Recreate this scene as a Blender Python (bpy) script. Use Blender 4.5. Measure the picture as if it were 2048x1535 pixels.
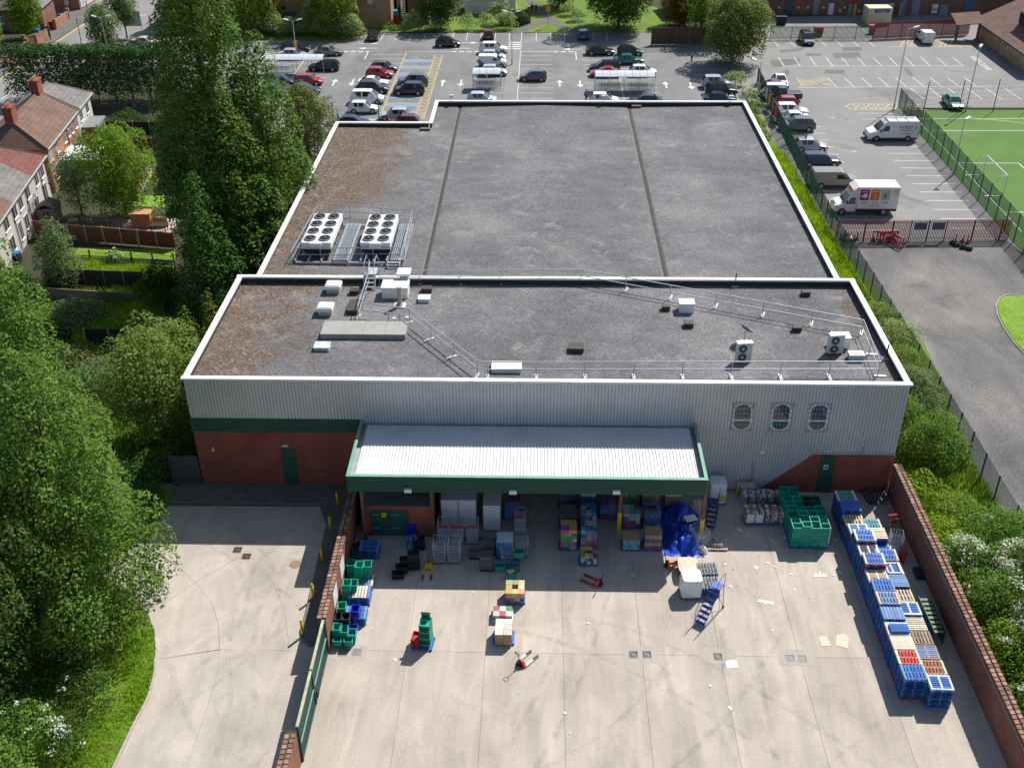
# Supermarket depot seen from a drone: warehouse, service yard, car parks, gardens
import bpy, math, random
import numpy as np
from mathutils import Vector, Matrix, noise
random.seed(7); rng = np.random.default_rng(7)
S = bpy.context.scene; C = bpy.context.scene.collection
for o in list(bpy.data.objects): bpy.data.objects.remove(o)
R = math.radians
# ---------------------------------------------------------------- camera
CAMH = 44.0; FPX = 2124.9; PITCH, YAW, ROLL = .5588, .029, -.0067
_F = Vector((0, math.cos(PITCH), -math.sin(PITCH))); _R = Vector((1, 0, 0)); _U = Vector((0, math.sin(PITCH), math.cos(PITCH)))
_Z = Matrix.Rotation(YAW, 3, 'Z'); _F, _R, _U = _Z @ _F, _Z @ _R, _Z @ _U
_R, _U = math.cos(ROLL)*_R + math.sin(ROLL)*_U, -math.sin(ROLL)*_R + math.cos(ROLL)*_U
cd = bpy.data.cameras.new('camera'); cam = bpy.data.objects.new('camera', cd); C.objects.link(cam)
cam.matrix_world = Matrix(((_R.x, _U.x, -_F.x, 0), (_R.y, _U.y, -_F.y, 0), (_R.z, _U.z, -_F.z, CAMH), (0, 0, 0, 1)))
cd.sensor_width = 36; cd.lens = FPX/2048*36; cd.clip_end = 3000; cd.clip_start = 1
S.camera = cam
# ---------------------------------------------------------------- light
SUN = Vector((.55, .72, 1)).normalized()           # direction towards the sun
wd = bpy.data.worlds.new('World'); S.world = wd; wd.use_nodes = True
nt = wd.node_tree; bg = nt.nodes['Background']; sky = nt.nodes.new('ShaderNodeTexSky')
sky.sky_type = 'NISHITA'; sky.sun_disc = False; sky.sun_elevation = math.asin(SUN.z); sky.sun_rotation = math.atan2(SUN.x, SUN.y)
nt.links.new(sky.outputs[0], bg.inputs[0]); bg.inputs[1].default_value = .09
sl = bpy.data.lights.new('sun', 'SUN'); sl.energy = 4.7; sl.angle = R(.53); sl.color = (1, .975, .93)
so = bpy.data.objects.new('sun', sl); C.objects.link(so); so.rotation_euler = SUN.to_track_quat('Z', 'Y').to_euler()
S.view_settings.view_transform = 'Standard'; S.view_settings.look = 'None'; S.view_settings.exposure = 0.42; S.view_settings.gamma = 1
# ---------------------------------------------------------------- survey helpers (2048 x 1535 picture -> place)
def _ray(x, y): return _F + _R*((x-1024)/FPX) - _U*((y-767.5)/FPX)
def G(x, y, z=0):                                   # point of the level plane z
    d = _ray(x, y); t = (z-CAMH)/d.z; return Vector((d.x*t, d.y*t, z))
def W(x, y, Y):                                     # point of the upright plane y = Y
    d = _ray(x, y); t = Y/d.y; return Vector((d.x*t, Y, CAMH+d.z*t))
def G2(x, y, z=0): p = G(x, y, z); return (p.x, p.y)
# ---------------------------------------------------------------- materials
MATS = {}
def _new(name):
    m = bpy.data.materials.new(name); m.use_nodes = True; m.node_tree.nodes.clear(); MATS[name] = m
    n = m.node_tree.nodes; l = m.node_tree.links
    out = n.new('ShaderNodeOutputMaterial'); b = n.new('ShaderNodeBsdfPrincipled'); l.new(b.outputs[0], out.inputs[0])
    return m, n, l, b, out
def _noise(n, l, vec, scale, detail=4, rough=.6, dist=0):
    t = n.new('ShaderNodeTexNoise'); t.inputs['Scale'].default_value = scale; t.inputs['Detail'].default_value = detail
    t.inputs['Roughness'].default_value = rough; t.inputs['Distortion'].default_value = dist
    l.new(vec, t.inputs['Vector']); return t.outputs['Fac']
def _ramp(n, l, fac, stops):
    r = n.new('ShaderNodeValToRGB'); e = r.color_ramp.elements
    while len(e) < len(stops): e.new(.5)
    for k, (p, c) in enumerate(stops):
        e[k].position = p; e[k].color = (*c, 1) if isinstance(c, tuple) else (c, c, c, 1)
    l.new(fac, r.inputs[0]); return r.outputs[0]
def _mix(n, l, fac, a, b, mode='MIX'):
    x = n.new('ShaderNodeMix'); x.data_type = 'RGBA'; x.blend_type = mode
    for v, i in ((fac, 0), (a, 6), (b, 7)):
        if isinstance(v, (int, float)): x.inputs[i].default_value = v
        elif isinstance(v, tuple): x.inputs[i].default_value = (*v, 1)
        else: l.new(v, x.inputs[i])
    return x.outputs[2]
def _bump(n, l, b, h, strength, dist=.02):
    u = n.new('ShaderNodeBump'); u.inputs['Strength'].default_value = strength; u.inputs['Distance'].default_value = dist
    l.new(h, u.inputs['Height']); l.new(u.outputs[0], b.inputs['Normal'])
def _obj(n): return n.new('ShaderNodeTexCoord').outputs['Object']
def _rnd(n): return n.new('ShaderNodeObjectInfo').outputs['Random']
def mul(c, k): return tuple(x*k for x in c)
def mat(name, col=None, rough=.6, metal=0, var=.12, scale=3, bump=0, bscale=40, rnd=0, dirt=0, dirtcol=(.08, .07, .055)):
    if name in MATS: return MATS[name]
    m, n, l, b, o = _new(name); vec = _obj(n)
    c = _ramp(n, l, _noise(n, l, vec, scale), [(.3, mul(col, 1-var)), (.7, mul(col, 1+var))])
    if rnd:
        c = _mix(n, l, 1., c, _ramp(n, l, _rnd(n), [(0, 1-rnd), (1, 1+rnd)]), 'MULTIPLY')
    if dirt:
        c = _mix(n, l, _ramp(n, l, _noise(n, l, vec, scale*.7, 6, .7), [(.5, 0.), (.75, float(dirt))]), c, dirtcol)
    l.new(c, b.inputs['Base Color']); b.inputs['Roughness'].default_value = rough; b.inputs['Metallic'].default_value = metal
    if bump: _bump(n, l, b, _noise(n, l, vec, bscale, 3), bump)
    return m
def ground_mat(name, stops, grain=.3, gscale=9, big=.12, patch=None, rough=.92, bump=.5, rnd=0, streak=None):
    # stops: colour ramp over a broad noise; grain: fine speckle; patch = (colour, scale, lo, hi)
    if name in MATS: return MATS[name]
    m, n, l, b, o = _new(name); vec = _obj(n)
    c = _ramp(n, l, _noise(n, l, vec, big, 8, .62, .3), stops)
    if patch:
        pc, ps, lo, hi = patch
        c = _mix(n, l, _ramp(n, l, _noise(n, l, vec, ps, 7, .68, .4), [(lo, 0.), (hi, 1.)]), c, pc)
    if streak:                                       # long soft wear marks: (scale x, scale y, dark, light)
        mp = n.new('ShaderNodeMapping'); mp.inputs['Scale'].default_value = (streak[0], streak[1], 1); l.new(vec, mp.inputs[0])
        c = _mix(n, l, 1., c, _ramp(n, l, _noise(n, l, mp.outputs[0], 1, 6, .6, .9), [(.32, streak[2]), (.68, streak[3])]), 'MULTIPLY')
    g = _noise(n, l, vec, gscale, 3, .8)
    c = _mix(n, l, 1., c, _ramp(n, l, g, [(.25, 1-grain), (.75, 1+grain)]), 'MULTIPLY')
    if rnd: c = _mix(n, l, 1., c, _ramp(n, l, _rnd(n), [(0, 1-rnd), (1, 1+rnd)]), 'MULTIPLY')
    l.new(c, b.inputs['Base Color']); b.inputs['Roughness'].default_value = rough; b.inputs['Specular IOR Level'].default_value = .25
    _bump(n, l, b, g, bump, .03); return m
def brick_mat(name, c1, c2, mortar, scale=1., axis='XZ', bw=.225, bh=.075):
    if name in MATS: return MATS[name]
    m, n, l, b, o = _new(name); vec = _obj(n)
    s = n.new('ShaderNodeSeparateXYZ'); l.new(vec, s.inputs[0]); k = n.new('ShaderNodeCombineXYZ')
    a = n.new('ShaderNodeMath'); a.operation = 'ADD'; l.new(s.outputs[0], a.inputs[0]); l.new(s.outputs[1], a.inputs[1])
    l.new(a.outputs[0], k.inputs[0]); l.new(s.outputs[2], k.inputs[1])
    t = n.new('ShaderNodeTexBrick'); l.new(k.outputs[0], t.inputs['Vector']); t.inputs['Scale'].default_value = 1
    t.inputs['Brick Width'].default_value = bw; t.inputs['Row Height'].default_value = bh; t.inputs['Mortar Size'].default_value = .012
    t.inputs['Color1'].default_value = (*c1, 1); t.inputs['Color2'].default_value = (*c2, 1); t.inputs['Mortar'].default_value = (*mortar, 1)
    c = _mix(n, l, 1., t.outputs['Color'], _ramp(n, l, _noise(n, l, vec, .6, 6, .7), [(.3, .72), (.7, 1.22)]), 'MULTIPLY')
    l.new(c, b.inputs['Base Color']); b.inputs['Roughness'].default_value = .9; b.inputs['Specular IOR Level'].default_value = .2
    _bump(n, l, b, t.outputs['Fac'], -.4, .01); return m
def leaf_mat(name, dark, light, flower=None, ff=.0, trans=.36):
    if name in MATS: return MATS[name]
    m, n, l, b, o = _new(name); vec = _obj(n)
    isl = n.new('ShaderNodeNewGeometry').outputs['Random Per Island']
    f = _mix(n, l, .45, _mix(n, l, .5, _noise(n, l, vec, .9, 3), _noise(n, l, vec, .32, 2)), isl)
    c = _ramp(n, l, f, [(.25, dark), (.6, light)])
    if flower: c = _mix(n, l, _ramp(n, l, isl, [(1-ff, 0.), (1-ff+.01, 1.)]), c, flower)
    l.new(c, b.inputs['Base Color']); b.inputs['Roughness'].default_value = .6; b.inputs['Specular IOR Level'].default_value = .08
    tr = n.new('ShaderNodeBsdfTranslucent'); l.new(_mix(n, l, 1., c, (1.5, 1.6, .7), 'MULTIPLY'), tr.inputs[0])
    mx = n.new('ShaderNodeMixShader'); mx.inputs[0].default_value = trans
    l.new(b.outputs[0], mx.inputs[1]); l.new(tr.outputs[0], mx.inputs[2]); l.new(mx.outputs[0], o.inputs[0]); return m
def paint(name, col, rough=.3, coat=.6):
    if name in MATS: return MATS[name]
    m, n, l, b, o = _new(name); vec = _obj(n)
    c = _ramp(n, l, _noise(n, l, vec, 2.5, 5), [(.3, mul(col, .93)), (.7, mul(col, 1.05))])
    l.new(c, b.inputs['Base Color']); b.inputs['Roughness'].default_value = rough
    b.inputs['Coat Weight'].default_value = coat; b.inputs['Coat Roughness'].default_value = .08; return m
def glass_mat(name, col=(.02, .03, .035), rough=.06):
    if name in MATS: return MATS[name]
    m, n, l, b, o = _new(name); b.inputs['Base Color'].default_value = (*col, 1); b.inputs['Roughness'].default_value = rough
    b.inputs['Specular IOR Level'].default_value = .8; return m
# ---------------------------------------------------------------- mesh helpers
class MB:
    def __init__(s): s.v = []; s.f = []; s.m = []
    def add(s, vs, fs, mi=0):
        k = len(s.v); s.v += [tuple(p) for p in vs]; s.f += [tuple(i+k for i in f) for f in fs]; s.m += [mi]*len(fs); return s
    def box(s, x0, y0, z0, x1, y1, z1, mi=0):
        return s.add([(x0,y0,z0),(x1,y0,z0),(x1,y1,z0),(x0,y1,z0),(x0,y0,z1),(x1,y0,z1),(x1,y1,z1),(x0,y1,z1)],
            [(3,2,1,0),(4,5,6,7),(0,1,5,4),(1,2,6,5),(2,3,7,6),(3,0,4,7)], mi)
    def cbox(s, c, d, rot=None, mi=0):              # centre, size, optional rotation matrix
        r = rot or Matrix.Identity(3); c = Vector(c); vs = []
        for x, y, z in ((-1,-1,-1),(1,-1,-1),(1,1,-1),(-1,1,-1),(-1,-1,1),(1,-1,1),(1,1,1),(-1,1,1)):
            vs.append(c + r @ Vector((x*d[0]/2, y*d[1]/2, z*d[2]/2)))
        return s.add(vs, [(3,2,1,0),(4,5,6,7),(0,1,5,4),(1,2,6,5),(2,3,7,6),(3,0,4,7)], mi)
    def prism(s, poly, z0, z1, mi=0, taper=0):
        a = sum(poly[i][0]*poly[(i+1) % len(poly)][1]-poly[(i+1) % len(poly)][0]*poly[i][1] for i in range(len(poly)))
        if a < 0: poly = poly[::-1]
        n = len(poly); vs = [(p[0], p[1], z0) for p in poly]+[(p[0], p[1], z1) for p in poly]
        return s.add(vs, [tuple(range(n-1, -1, -1)), tuple(range(n, 2*n))]+[(i, (i+1) % n, n+(i+1) % n, n+i) for i in range(n)], mi)
    def sheet(s, poly, z, mi=0):
        a = sum(poly[i][0]*poly[(i+1) % len(poly)][1]-poly[(i+1) % len(poly)][0]*poly[i][1] for i in range(len(poly)))
        if a < 0: poly = poly[::-1]
        return s.add([(p[0], p[1], z) for p in poly], [tuple(range(len(poly)))], mi)
    def xprism(s, poly, y0, y1, mi=0):              # polygon in (x, z) extruded along y
        n = len(poly); a = sum(poly[i][0]*poly[(i+1) % n][1]-poly[(i+1) % n][0]*poly[i][1] for i in range(n))
        if a < 0: poly = poly[::-1]
        vs = [(p[0], y0, p[1]) for p in poly]+[(p[0], y1, p[1]) for p in poly]
        return s.add(vs, [tuple(range(n)), tuple(range(2*n-1, n-1, -1))]+[(i, n+i, n+(i+1) % n, (i+1) % n) for i in range(n)], mi)
    def quad(s, a, b, c, d, mi=0): return s.add([a, b, c, d], [(0, 1, 2, 3)], mi)
    def tube(s, pts, r, n=6, mi=0, cap=True):       # r: number or list
        pts = [Vector(p) for p in pts]; rs = r if isinstance(r, (list, tuple)) else [r]*len(pts); k = len(s.v); fs = []
        for i, p in enumerate(pts):
            d = (pts[min(i+1, len(pts)-1)]-pts[max(i-1, 0)]).normalized()
            u = d.orthogonal().normalized() if abs(d.z) > .9 else d.cross(Vector((0, 0, 1))).normalized(); w = d.cross(u)
            for j in range(n):
                a = 2*math.pi*j/n; s.v.append(tuple(p+(u*math.cos(a)+w*math.sin(a))*rs[i]))
        for i in range(len(pts)-1):
            for j in range(n): fs.append((k+i*n+j, k+i*n+(j+1) % n, k+(i+1)*n+(j+1) % n, k+(i+1)*n+j))
        if cap: fs += [tuple(k+j for j in range(n-1, -1, -1)), tuple(k+(len(pts)-1)*n+j for j in range(n))]
        s.f += fs; s.m += [mi]*len(fs); return s
    def cyl(s, x, y, z0, z1, r, n=12, mi=0, r1=None):
        r1 = r if r1 is None else r1; vs = [(x+q*math.cos(2*math.pi*j/n), y+q*math.sin(2*math.pi*j/n), z) for q, z in ((r, z0), (r1, z1)) for j in range(n)]
        return s.add(vs, [tuple(range(n-1, -1, -1)), tuple(range(n, 2*n))]+[(j, (j+1) % n, n+(j+1) % n, n+j) for j in range(n)], mi)
    def ring(s, c, r0, r1, axis='z', n=20, t=.05, mi=0):
        pass
    def mesh(s, name, mats, smooth=False):
        me = bpy.data.meshes.new(name); me.from_pydata(s.v, [], s.f)
        for m in (mats if isinstance(mats, (list, tuple)) else [mats]): me.materials.append(m)
        if any(s.m): me.polygons.foreach_set('material_index', s.m)
        if smooth: me.polygons.foreach_set('use_smooth', [True]*len(s.f))
        me.update(); return me
    def build(s, name, mats, parent=None, loc=(0, 0, 0), rz=0, smooth=False):
        return put(name, s.mesh(name, mats, smooth), parent, loc, rz)
def put(name, me, parent=None, loc=(0, 0, 0), rz=0):
    o = bpy.data.objects.new(name, me); C.objects.link(o); o.parent = parent; o.location = loc
    if rz: o.rotation_euler = (0, 0, rz)
    return o
def tag(o, label=None, cat=None, group=None, kind=None):
    if label: o['label'] = label
    if cat: o['category'] = cat
    if group: o['group'] = group
    if kind: o['kind'] = kind
    return o
def thing(name, label, cat, loc=(0, 0, 0), rz=0, group=None):
    o = bpy.data.objects.new(name, None); C.objects.link(o); o.location = loc; o.rotation_euler = (0, 0, rz); o.empty_display_size = .2
    return tag(o, label, cat, group)
def dup(root, loc, rz, label=None, group=None, parent=None):
    def cp(o, par):
        c = o.copy(); C.objects.link(c); c.parent = par
        for ch in o.children: cp(ch, c)
        return c
    r = cp(root, parent); r.location = loc; r.rotation_euler = (0, 0, rz); return tag(r, label, None, group)
def struct(name, mb, m): return tag(mb.build(name, m), kind='structure')
def corrugated(x0, x1, z0, z1, y, pitch=.215, d=.06, sgn=-1, top=.45):
    # upright trapezoidal sheet facing -y
    mb = MB(); n = int(round((x1-x0)/pitch)); p = (x1-x0)/n; xs = []
    for i in range(n):
        a = x0+i*p; xs += [(a, 0), (a+p*.2, 0), (a+p*.3, d), (a+p*.9, d)]
    xs.append((x1, 0))
    zb = z0 if callable(z0) else (lambda x: z0)
    for i in range(len(xs)-1):
        (a, da), (b, db) = xs[i], xs[i+1]
        mb.quad((a, y+sgn*da, zb(a)), (b, y+sgn*db, zb(b)), (b, y+sgn*db, z1), (a, y+sgn*da, z1))
    return mb
# ================================================================ SETTING
M_soil = ground_mat('soil_and_weeds', [(.3, (.03, .04, .014)), (.55, (.055, .052, .028)), (.75, (.035, .06, .014))], .5, 6, .25)
M_asph = ground_mat('car_park_asphalt', [(.3, (.165, .163, .158)), (.7, (.235, .23, .222))], .22, 11, .1, ((.135, .135, .132), .06, .55, .7), streak=(.35, .12, .88, 1.1))
M_asph2 = ground_mat('pale_asphalt', [(.3, (.20, .193, .182)), (.7, (.275, .266, .25))], .2, 10, .1, ((.17, .167, .16), .1, .56, .66))
M_gravel = ground_mat('gravelly_tarmac', [(.3, (.098, .094, .093)), (.5, (.152, .144, .137)), (.72, (.225, .205, .178))], .65, 7, .09, ((.09, .088, .088), .16, .55, .75), streak=(.3, .1, .8, 1.25))
M_conc = ground_mat('yard_concrete', [(.25, (.36, .308, .254)), (.5, (.43, .373, .31)), (.75, (.49, .428, .36))], .13, 8, .22, ((.27, .235, .20), .35, .6, .86), rnd=.05, streak=(.9, .16, .84, 1.12))
M_conc2 = ground_mat('drive_concrete', [(.25, (.38, .33, .278)), (.75, (.50, .44, .38))], .13, 9, .3, ((.30, .25, .205), .3, .6, .84), rnd=.05, streak=(.5, .25, .82, 1.1))
M_pave = ground_mat('pavement_tarmac', [(.3, (.10, .098, .09)), (.7, (.17, .162, .148))], .25, 10, .4)
M_kerb = mat('kerb_concrete', (.34, .31, .27), .9, var=.2, scale=2, bump=.3)
M_grass = ground_mat('short_grass', [(.3, (.085, .155, .018)), (.7, (.15, .225, .03))], .4, 7, .3, ((.16, .17, .05), .4, .6, .8))
M_lush = ground_mat('lush_grass', [(.3, (.12, .22, .02)), (.7, (.22, .34, .04))], .45, 6, .5)
M_turf = ground_mat('artificial_turf', [(.3, (.075, .15, .03)), (.7, (.105, .20, .042))], .25, 12, .12)
M_white = mat('road_paint_white', (.62, .61, .57), .7, var=.1, scale=2, dirt=.75, dirtcol=(.3, .29, .27))
M_yellow = mat('road_paint_yellow', (.58, .44, .13), .7, var=.12, scale=2, dirt=.6, dirtcol=(.25, .22, .16))
M_bluep = mat('road_paint_blue', (.14, .24, .45), .7, var=.15, scale=2, dirt=.5, dirtcol=(.16, .18, .2))
M_greenp = mat('road_paint_green', (.25, .48, .33), .7, var=.15, scale=2, dirt=.5, dirtcol=(.2, .25, .2))
struct('ground', MB().sheet([(-700, -300), (700, -300), (700, 1200), (-700, 1200)], -.10), M_soil)
def px(poly, z=0): return [G2(a, b, z) for a, b in poly]
struct('car_park', MB().sheet(px([(640, 312), (505, 305), (440, 240), (300, 135), (190, 108), (215, 66), (480, 82), (698, 82), (712, 66), (1330, 66), (1425, 80), (1500, 130), (1545, 205), (1500, 225)])+[(24, 112), (-20, 106)], 0), M_asph)
struct('far_road', MB().sheet(px([(1440, 90), (1535, 90), (1535, 40), (1500, -15), (1440, -15), (1485, 50)]), -.02), M_asph2)
struct('side_car_park', MB().sheet(px([(1500, 205), (1440, 95), (1530, 76), (1960, 70), (2060, 150), (2300, 215), (1800, 216), (1842, 272), (2046, 507), (2012, 480), (1672, 482)]), .004), M_asph2)
struct('service_apron', MB().sheet(px([(1535, 76), (1500, 35), (2000, 25), (1960, 74)]), -.006), M_asph2)
struct('gravel_lane', MB().sheet([G2(1672, 482)]+px([(2016, 481), (2048, 515)])+[(60, 95), (95, 95), (95, 30), (33, 30), G2(1985, 1005), G2(1850, 690)], -.004), M_gravel)
struct('verge', MB().sheet([(21, 143), G2(1500, 200), G2(1700, 470), G2(1850, 690), G2(1985, 1005), (34, 30), (21, 30)], -.02), M_grass)
struct('sports_pitch', MB().sheet([G2(1842, 271), (50.4, 139), (95, 139.9), (95, 96), G2(2046, 506)], .02), M_turf)
struct('grass_island', MB().prism(px([(2000, 598), (1994, 612), (1998, 630), (2010, 655), (2030, 685), (2060, 715), (2200, 760), (2200, 590), (2040, 592), (2015, 592)]), -.05, .07), M_lush)
ik = MB()
ip = [Vector((*G2(a, b), 0)) for a, b in [(2040, 590), (2012, 590), (1997, 598), (1991, 612), (1995, 631), (2007, 656), (2028, 687), (2058, 718)]]
for a, b in zip(ip, ip[1:]): ik.tube([a+Vector((0, 0, .02)), b+Vector((0, 0, .02))], .09, 5)
struct('island_kerb', ik, M_kerb)
struct('park_grass', MB().sheet(px([(640, 84), (700, 83), (712, 64), (1010, 64), (1250, 66), (1330, 70), (1360, 30), (1200, -20), (1050, -20), (1000, 20), (760, 50)]), -.03), M_grass)
struct('hedge_bed', MB().sheet(px([(440, 84), (700, 84), (716, 66), (720, 45), (440, 60)]), -.02), M_grass)
struct('footpath', MB().sheet(px([(1022, 65), (1045, 52), (1075, 42), (1090, 40), (1062, 16), (1045, -8), (1060, -8), (1082, 16), (1105, 34), (1130, 50), (1160, 64), (1140, 64), (1098, 46), (1068, 54), (1045, 66)]), -.012), M_pave)
struct('crossing_path', MB().prism(px([(1017, 100), (1040, 100), (1030, 215), (1003, 215)]), -.05, .06), M_asph2)
struct('unit_forecourt', MB().sheet(px([(480, 62), (720, 66), (880, 60), (880, 30), (480, 40)]), -.04), M_asph)
# road and pavements, upper left
struct('road', MB().sheet([(-79, 105), (-69.5, 105), (-69.5, 168), (-60, 186), (-40, 188), (-40, 212), (-120, 212), (-120, 203), (-82, 201), (-80, 196), (-79, 188)], -.01), M_asph2)
struct('pavement', MB().prism([(-79.1, 105), (-79.1, 188), (-80.2, 196), (-82.2, 200.6), (-95, 202), (-95, 196), (-85, 192), (-83.2, 186), (-83.2, 105)], -.08, .10), M_pave)
struct('entrance_verge', MB().sheet([(-69, 105), (-69, 166), (-60, 184), (-52, 181), (-57, 160), (-62, 150), (-62, 105)], -.02), M_soil)
yl = MB()
for off in (.25, .55):
    pts = [(-79.1+off, 105), (-79.1+off, 188), (-80.2+off, 196), (-82.2+off, 200.8)]
    for a, b in zip(pts, pts[1:]): yl.quad((a[0], a[1], -.004), (a[0]+.14, a[1], -.004), (b[0]+.14, b[1], -.004), (b[0], b[1], -.004))
struct('yellow_lines', yl, M_yellow)
cl = MB()
for k in range(12): cl.box(-74.4, 108+k*7, -.02, -74.25, 111+k*7, -.003)
for a, b in ((-79, 192), (-73, 192), (-67, 192)): cl.box(a, b, -.02, a+3, b+.3, -.003)
struct('centre_line', cl, M_white)
# service yard: slabs on a dark bed
X0, DX = G(1127, 1325).x, (G(1441, 1330).x-G(966, 1322).x)/3
YJ = G(1127, 1306).y
struct('yard_bed', MB().sheet([(-11.6, 18), (23.5, 18), (23.5, 57.3), (-11.6, 57.3)], -.02), mat('joint_fill', (.21, .18, .15), .95, var=.3))
yard = bpy.data.objects.new('service_yard', None); C.objects.link(yard); yard['kind'] = 'structure'
xs = sorted([X0+k*DX for k in range(-8, 9) if -11 < X0+k*DX < 23]); xs = [-11.78]+xs+[23.4]
ys = [18, YJ-12.2, YJ, 57.2]
for i in range(len(xs)-1):
    for j in range(len(ys)-1):
        g = .009; MB().prism([(xs[i]+g, ys[j]+g), (xs[i+1]-g, ys[j]+g), (xs[i+1]-g, ys[j+1]-g), (xs[i]+g, ys[j+1]-g)], -.12, 0).build('slab', M_conc, yard)
# driveway left of the yard
struct('drive_bed', MB().sheet([(-34, 18), (-11.4, 18), (-11.4, 57.2), (-34, 57.2)], -.025), MATS['joint_fill'])
drive = bpy.data.objects.new('driveway', None); C.objects.link(drive); drive['kind'] = 'structure'
KL = [(296, 1225), (310, 1262), (313, 1300), (308, 1350), (296, 1395), (272, 1440), (248, 1490), (222, 1545), (205, 1600)]
A1 = [(310, 1108), (359, 1134), (390, 1164), (424, 1205), (437, 1250), (439, 1298), (435, 1346), (415, 1412), (372, 1535), (350, 1600)]
A2 = [(509, 1117), (540, 1154), (565, 1208), (574, 1255), (579, 1300), (560, 1372), (532, 1470), (498, 1600)]
def slabs(polys, par, m):
    for p in polys:
        w_ = px(p); cx = sum(a for a, b in w_)/len(w_); cy = sum(b for a, b in w_)/len(w_)
        q = []
        for a, b in w_:
            d = math.hypot(a-cx, b-cy) or 1; q.append((a-(a-cx)/d*.009, b-(b-cy)/d*.009))
        MB().prism(q, -.14, 0).build('slab', m, par)
slabs([KL[3:]+A1[:5:-1]+[(439, 1299), (310, 1318)],
       [(180, 1255)]+[(310, 1318), (438, 1298), (437, 1250), (424, 1205), (390, 1164), (320, 1212), (230, 1250)],
       A1[2:6]+[(579, 1301), (574, 1255), (565, 1208), (540, 1154), (509, 1117), (478, 1113)],
       A1[5:]+A2[:3:-1],
       A2+[(586, 1600), (652, 1310), (697, 1080), (694, 1010), (610, 1012)],
       [(390, 1164), (478, 1113), (608, 1012), (345, 1012), (280, 1080), (359, 1134)],
       [(390, 1164), (359, 1134), (310, 1108), (280, 1080), (150, 1080), (150, 1200), (230, 1250), (320, 1212)],
       [(280, 1080), (345, 1012), (150, 1012), (150, 1080)],
       [(478, 1113), (509, 1117), (610, 1012), (608, 1012)]], drive, M_conc2)
vp = px(KL); struct('drive_verge', MB().prism([(x+.02, y) for x, y in vp]+[(-36, vp[-1][1]), (-36, 56.5), (-24.5, 56.5), (-24.5, 53.6), (-26.5, 48)], -.1, .06),
    ground_mat('verge_ground', [(.3, (.10, .17, .015)), (.7, (.18, .26, .035))], .5, 6, .5, ((.16, .10, .05), .45, .58, .7)))
kb = MB()
kv = [Vector((x, y, .03)) for x, y in vp]
kv = [Vector((-26.4, 48, .03))]+kv
for a, b in zip(kv, kv[1:]): kb.tube([a, b], .1, 5)
struct('drive_kerb', kb, M_kerb)
# raised tarmac pavement against the warehouse and along the yard wall
kf = G(640, 1010).y
pav = [(-24.2, 57.1), (-24.4, kf), (G(640, 1010).x, kf), G2(655, 1050), G2(640, 1110), G2(612, 1230), G2(602, 1262), G2(605, 1280), G2(618, 1290), (-11.95, G(640, 1290).y), (-11.95, 57.1)]
struct('raised_pavement', MB().prism(pav, -.1, .12), M_pave)
kb = MB()
for a, b in zip(pav[1:], pav[2:-1]): kb.tube([(a[0], a[1], .07), (b[0], b[1], .07)], .075, 5)
struct('pavement_kerb', kb, mat('kerb_dark', (.16, .145, .125), .9, var=.25, scale=2))

# tyre marks worn into the concrete
m_, n_, l_, b_2, o_ = _new('tyre_wear'); b_2.inputs['Base Color'].default_value = (.14, .125, .11, 1); b_2.inputs['Roughness'].default_value = .95
tr_ = n_.new('ShaderNodeBsdfTransparent'); mx_ = n_.new('ShaderNodeMixShader'); l_.new(_ramp(n_, l_, _noise(n_, l_, _obj(n_), 1.1, 6, .7), [(.42, 0.), (.76, .19)]), mx_.inputs[0]); l_.new(tr_.outputs[0], mx_.inputs[1]); l_.new(b_2.outputs[0], mx_.inputs[2]); l_.new(mx_.outputs[0], o_.inputs[0])
def track(pts, w):
    P = [Vector((*p, .0045)) for p in pts]; mb = MB()
    for k in range(len(P)-1):
        d0 = (P[min(k+1, len(P)-1)]-P[max(k-1, 0)]).normalized(); d1 = (P[min(k+2, len(P)-1)]-P[k]).normalized(); a = Vector((-d0.y, d0.x, 0))*w/2; b = Vector((-d1.y, d1.x, 0))*w/2
        mb.quad(P[k]-a, P[k+1]-b, P[k+1]+b, P[k]+a)
    return tag(mb.build('tyre_marks', MATS['tyre_wear']), kind='structure')
for r0, cx_, cy_, a0, a1 in ((9, -21, 40, -1.2, .9), (10.9, -21, 40, -1.0, .8), (6.5, -23.5, 45, -.8, 1.2), (8.3, -23.5, 45, -.9, 1.1)):
    track([(cx_+r0*math.cos(a), cy_+r0*math.sin(a)) for a in np.linspace(a0, a1, 20)], .32) if cx_+r0 < -11.9 else None
for x0, y0, x1, y1, c in ((-10, 30, 14, 44, 4), (-9, 32, 10, 47, 3.5), (-10, 27, 18, 38, 3), (22, 30, 2, 45, -4), (20, 28, -2, 44, -4), (-6, 28, 3, 50, 1.5), (-4, 28, 5, 50, 1.5), (12, 27, 13.5, 50, -1), (10, 27, 11.5, 50, -1)):
    track([(x0+(x1-x0)*t+c*math.sin(t*3.14)*.6, y0+(y1-y0)*t-c*math.sin(t*3.14)) for t in np.linspace(0, 1, 24)], .3)
for pts in ([(590, 1060), (520, 1120), (470, 1200), (455, 1300), (460, 1400), (430, 1520)], [(640, 1060), (570, 1130), (520, 1210), (505, 1300), (510, 1400), (480, 1520)], [(420, 1340), (520, 1290), (575, 1250)], [(330, 1290), (360, 1400), (400, 1500)]):
    track(px(pts), .35)
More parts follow.
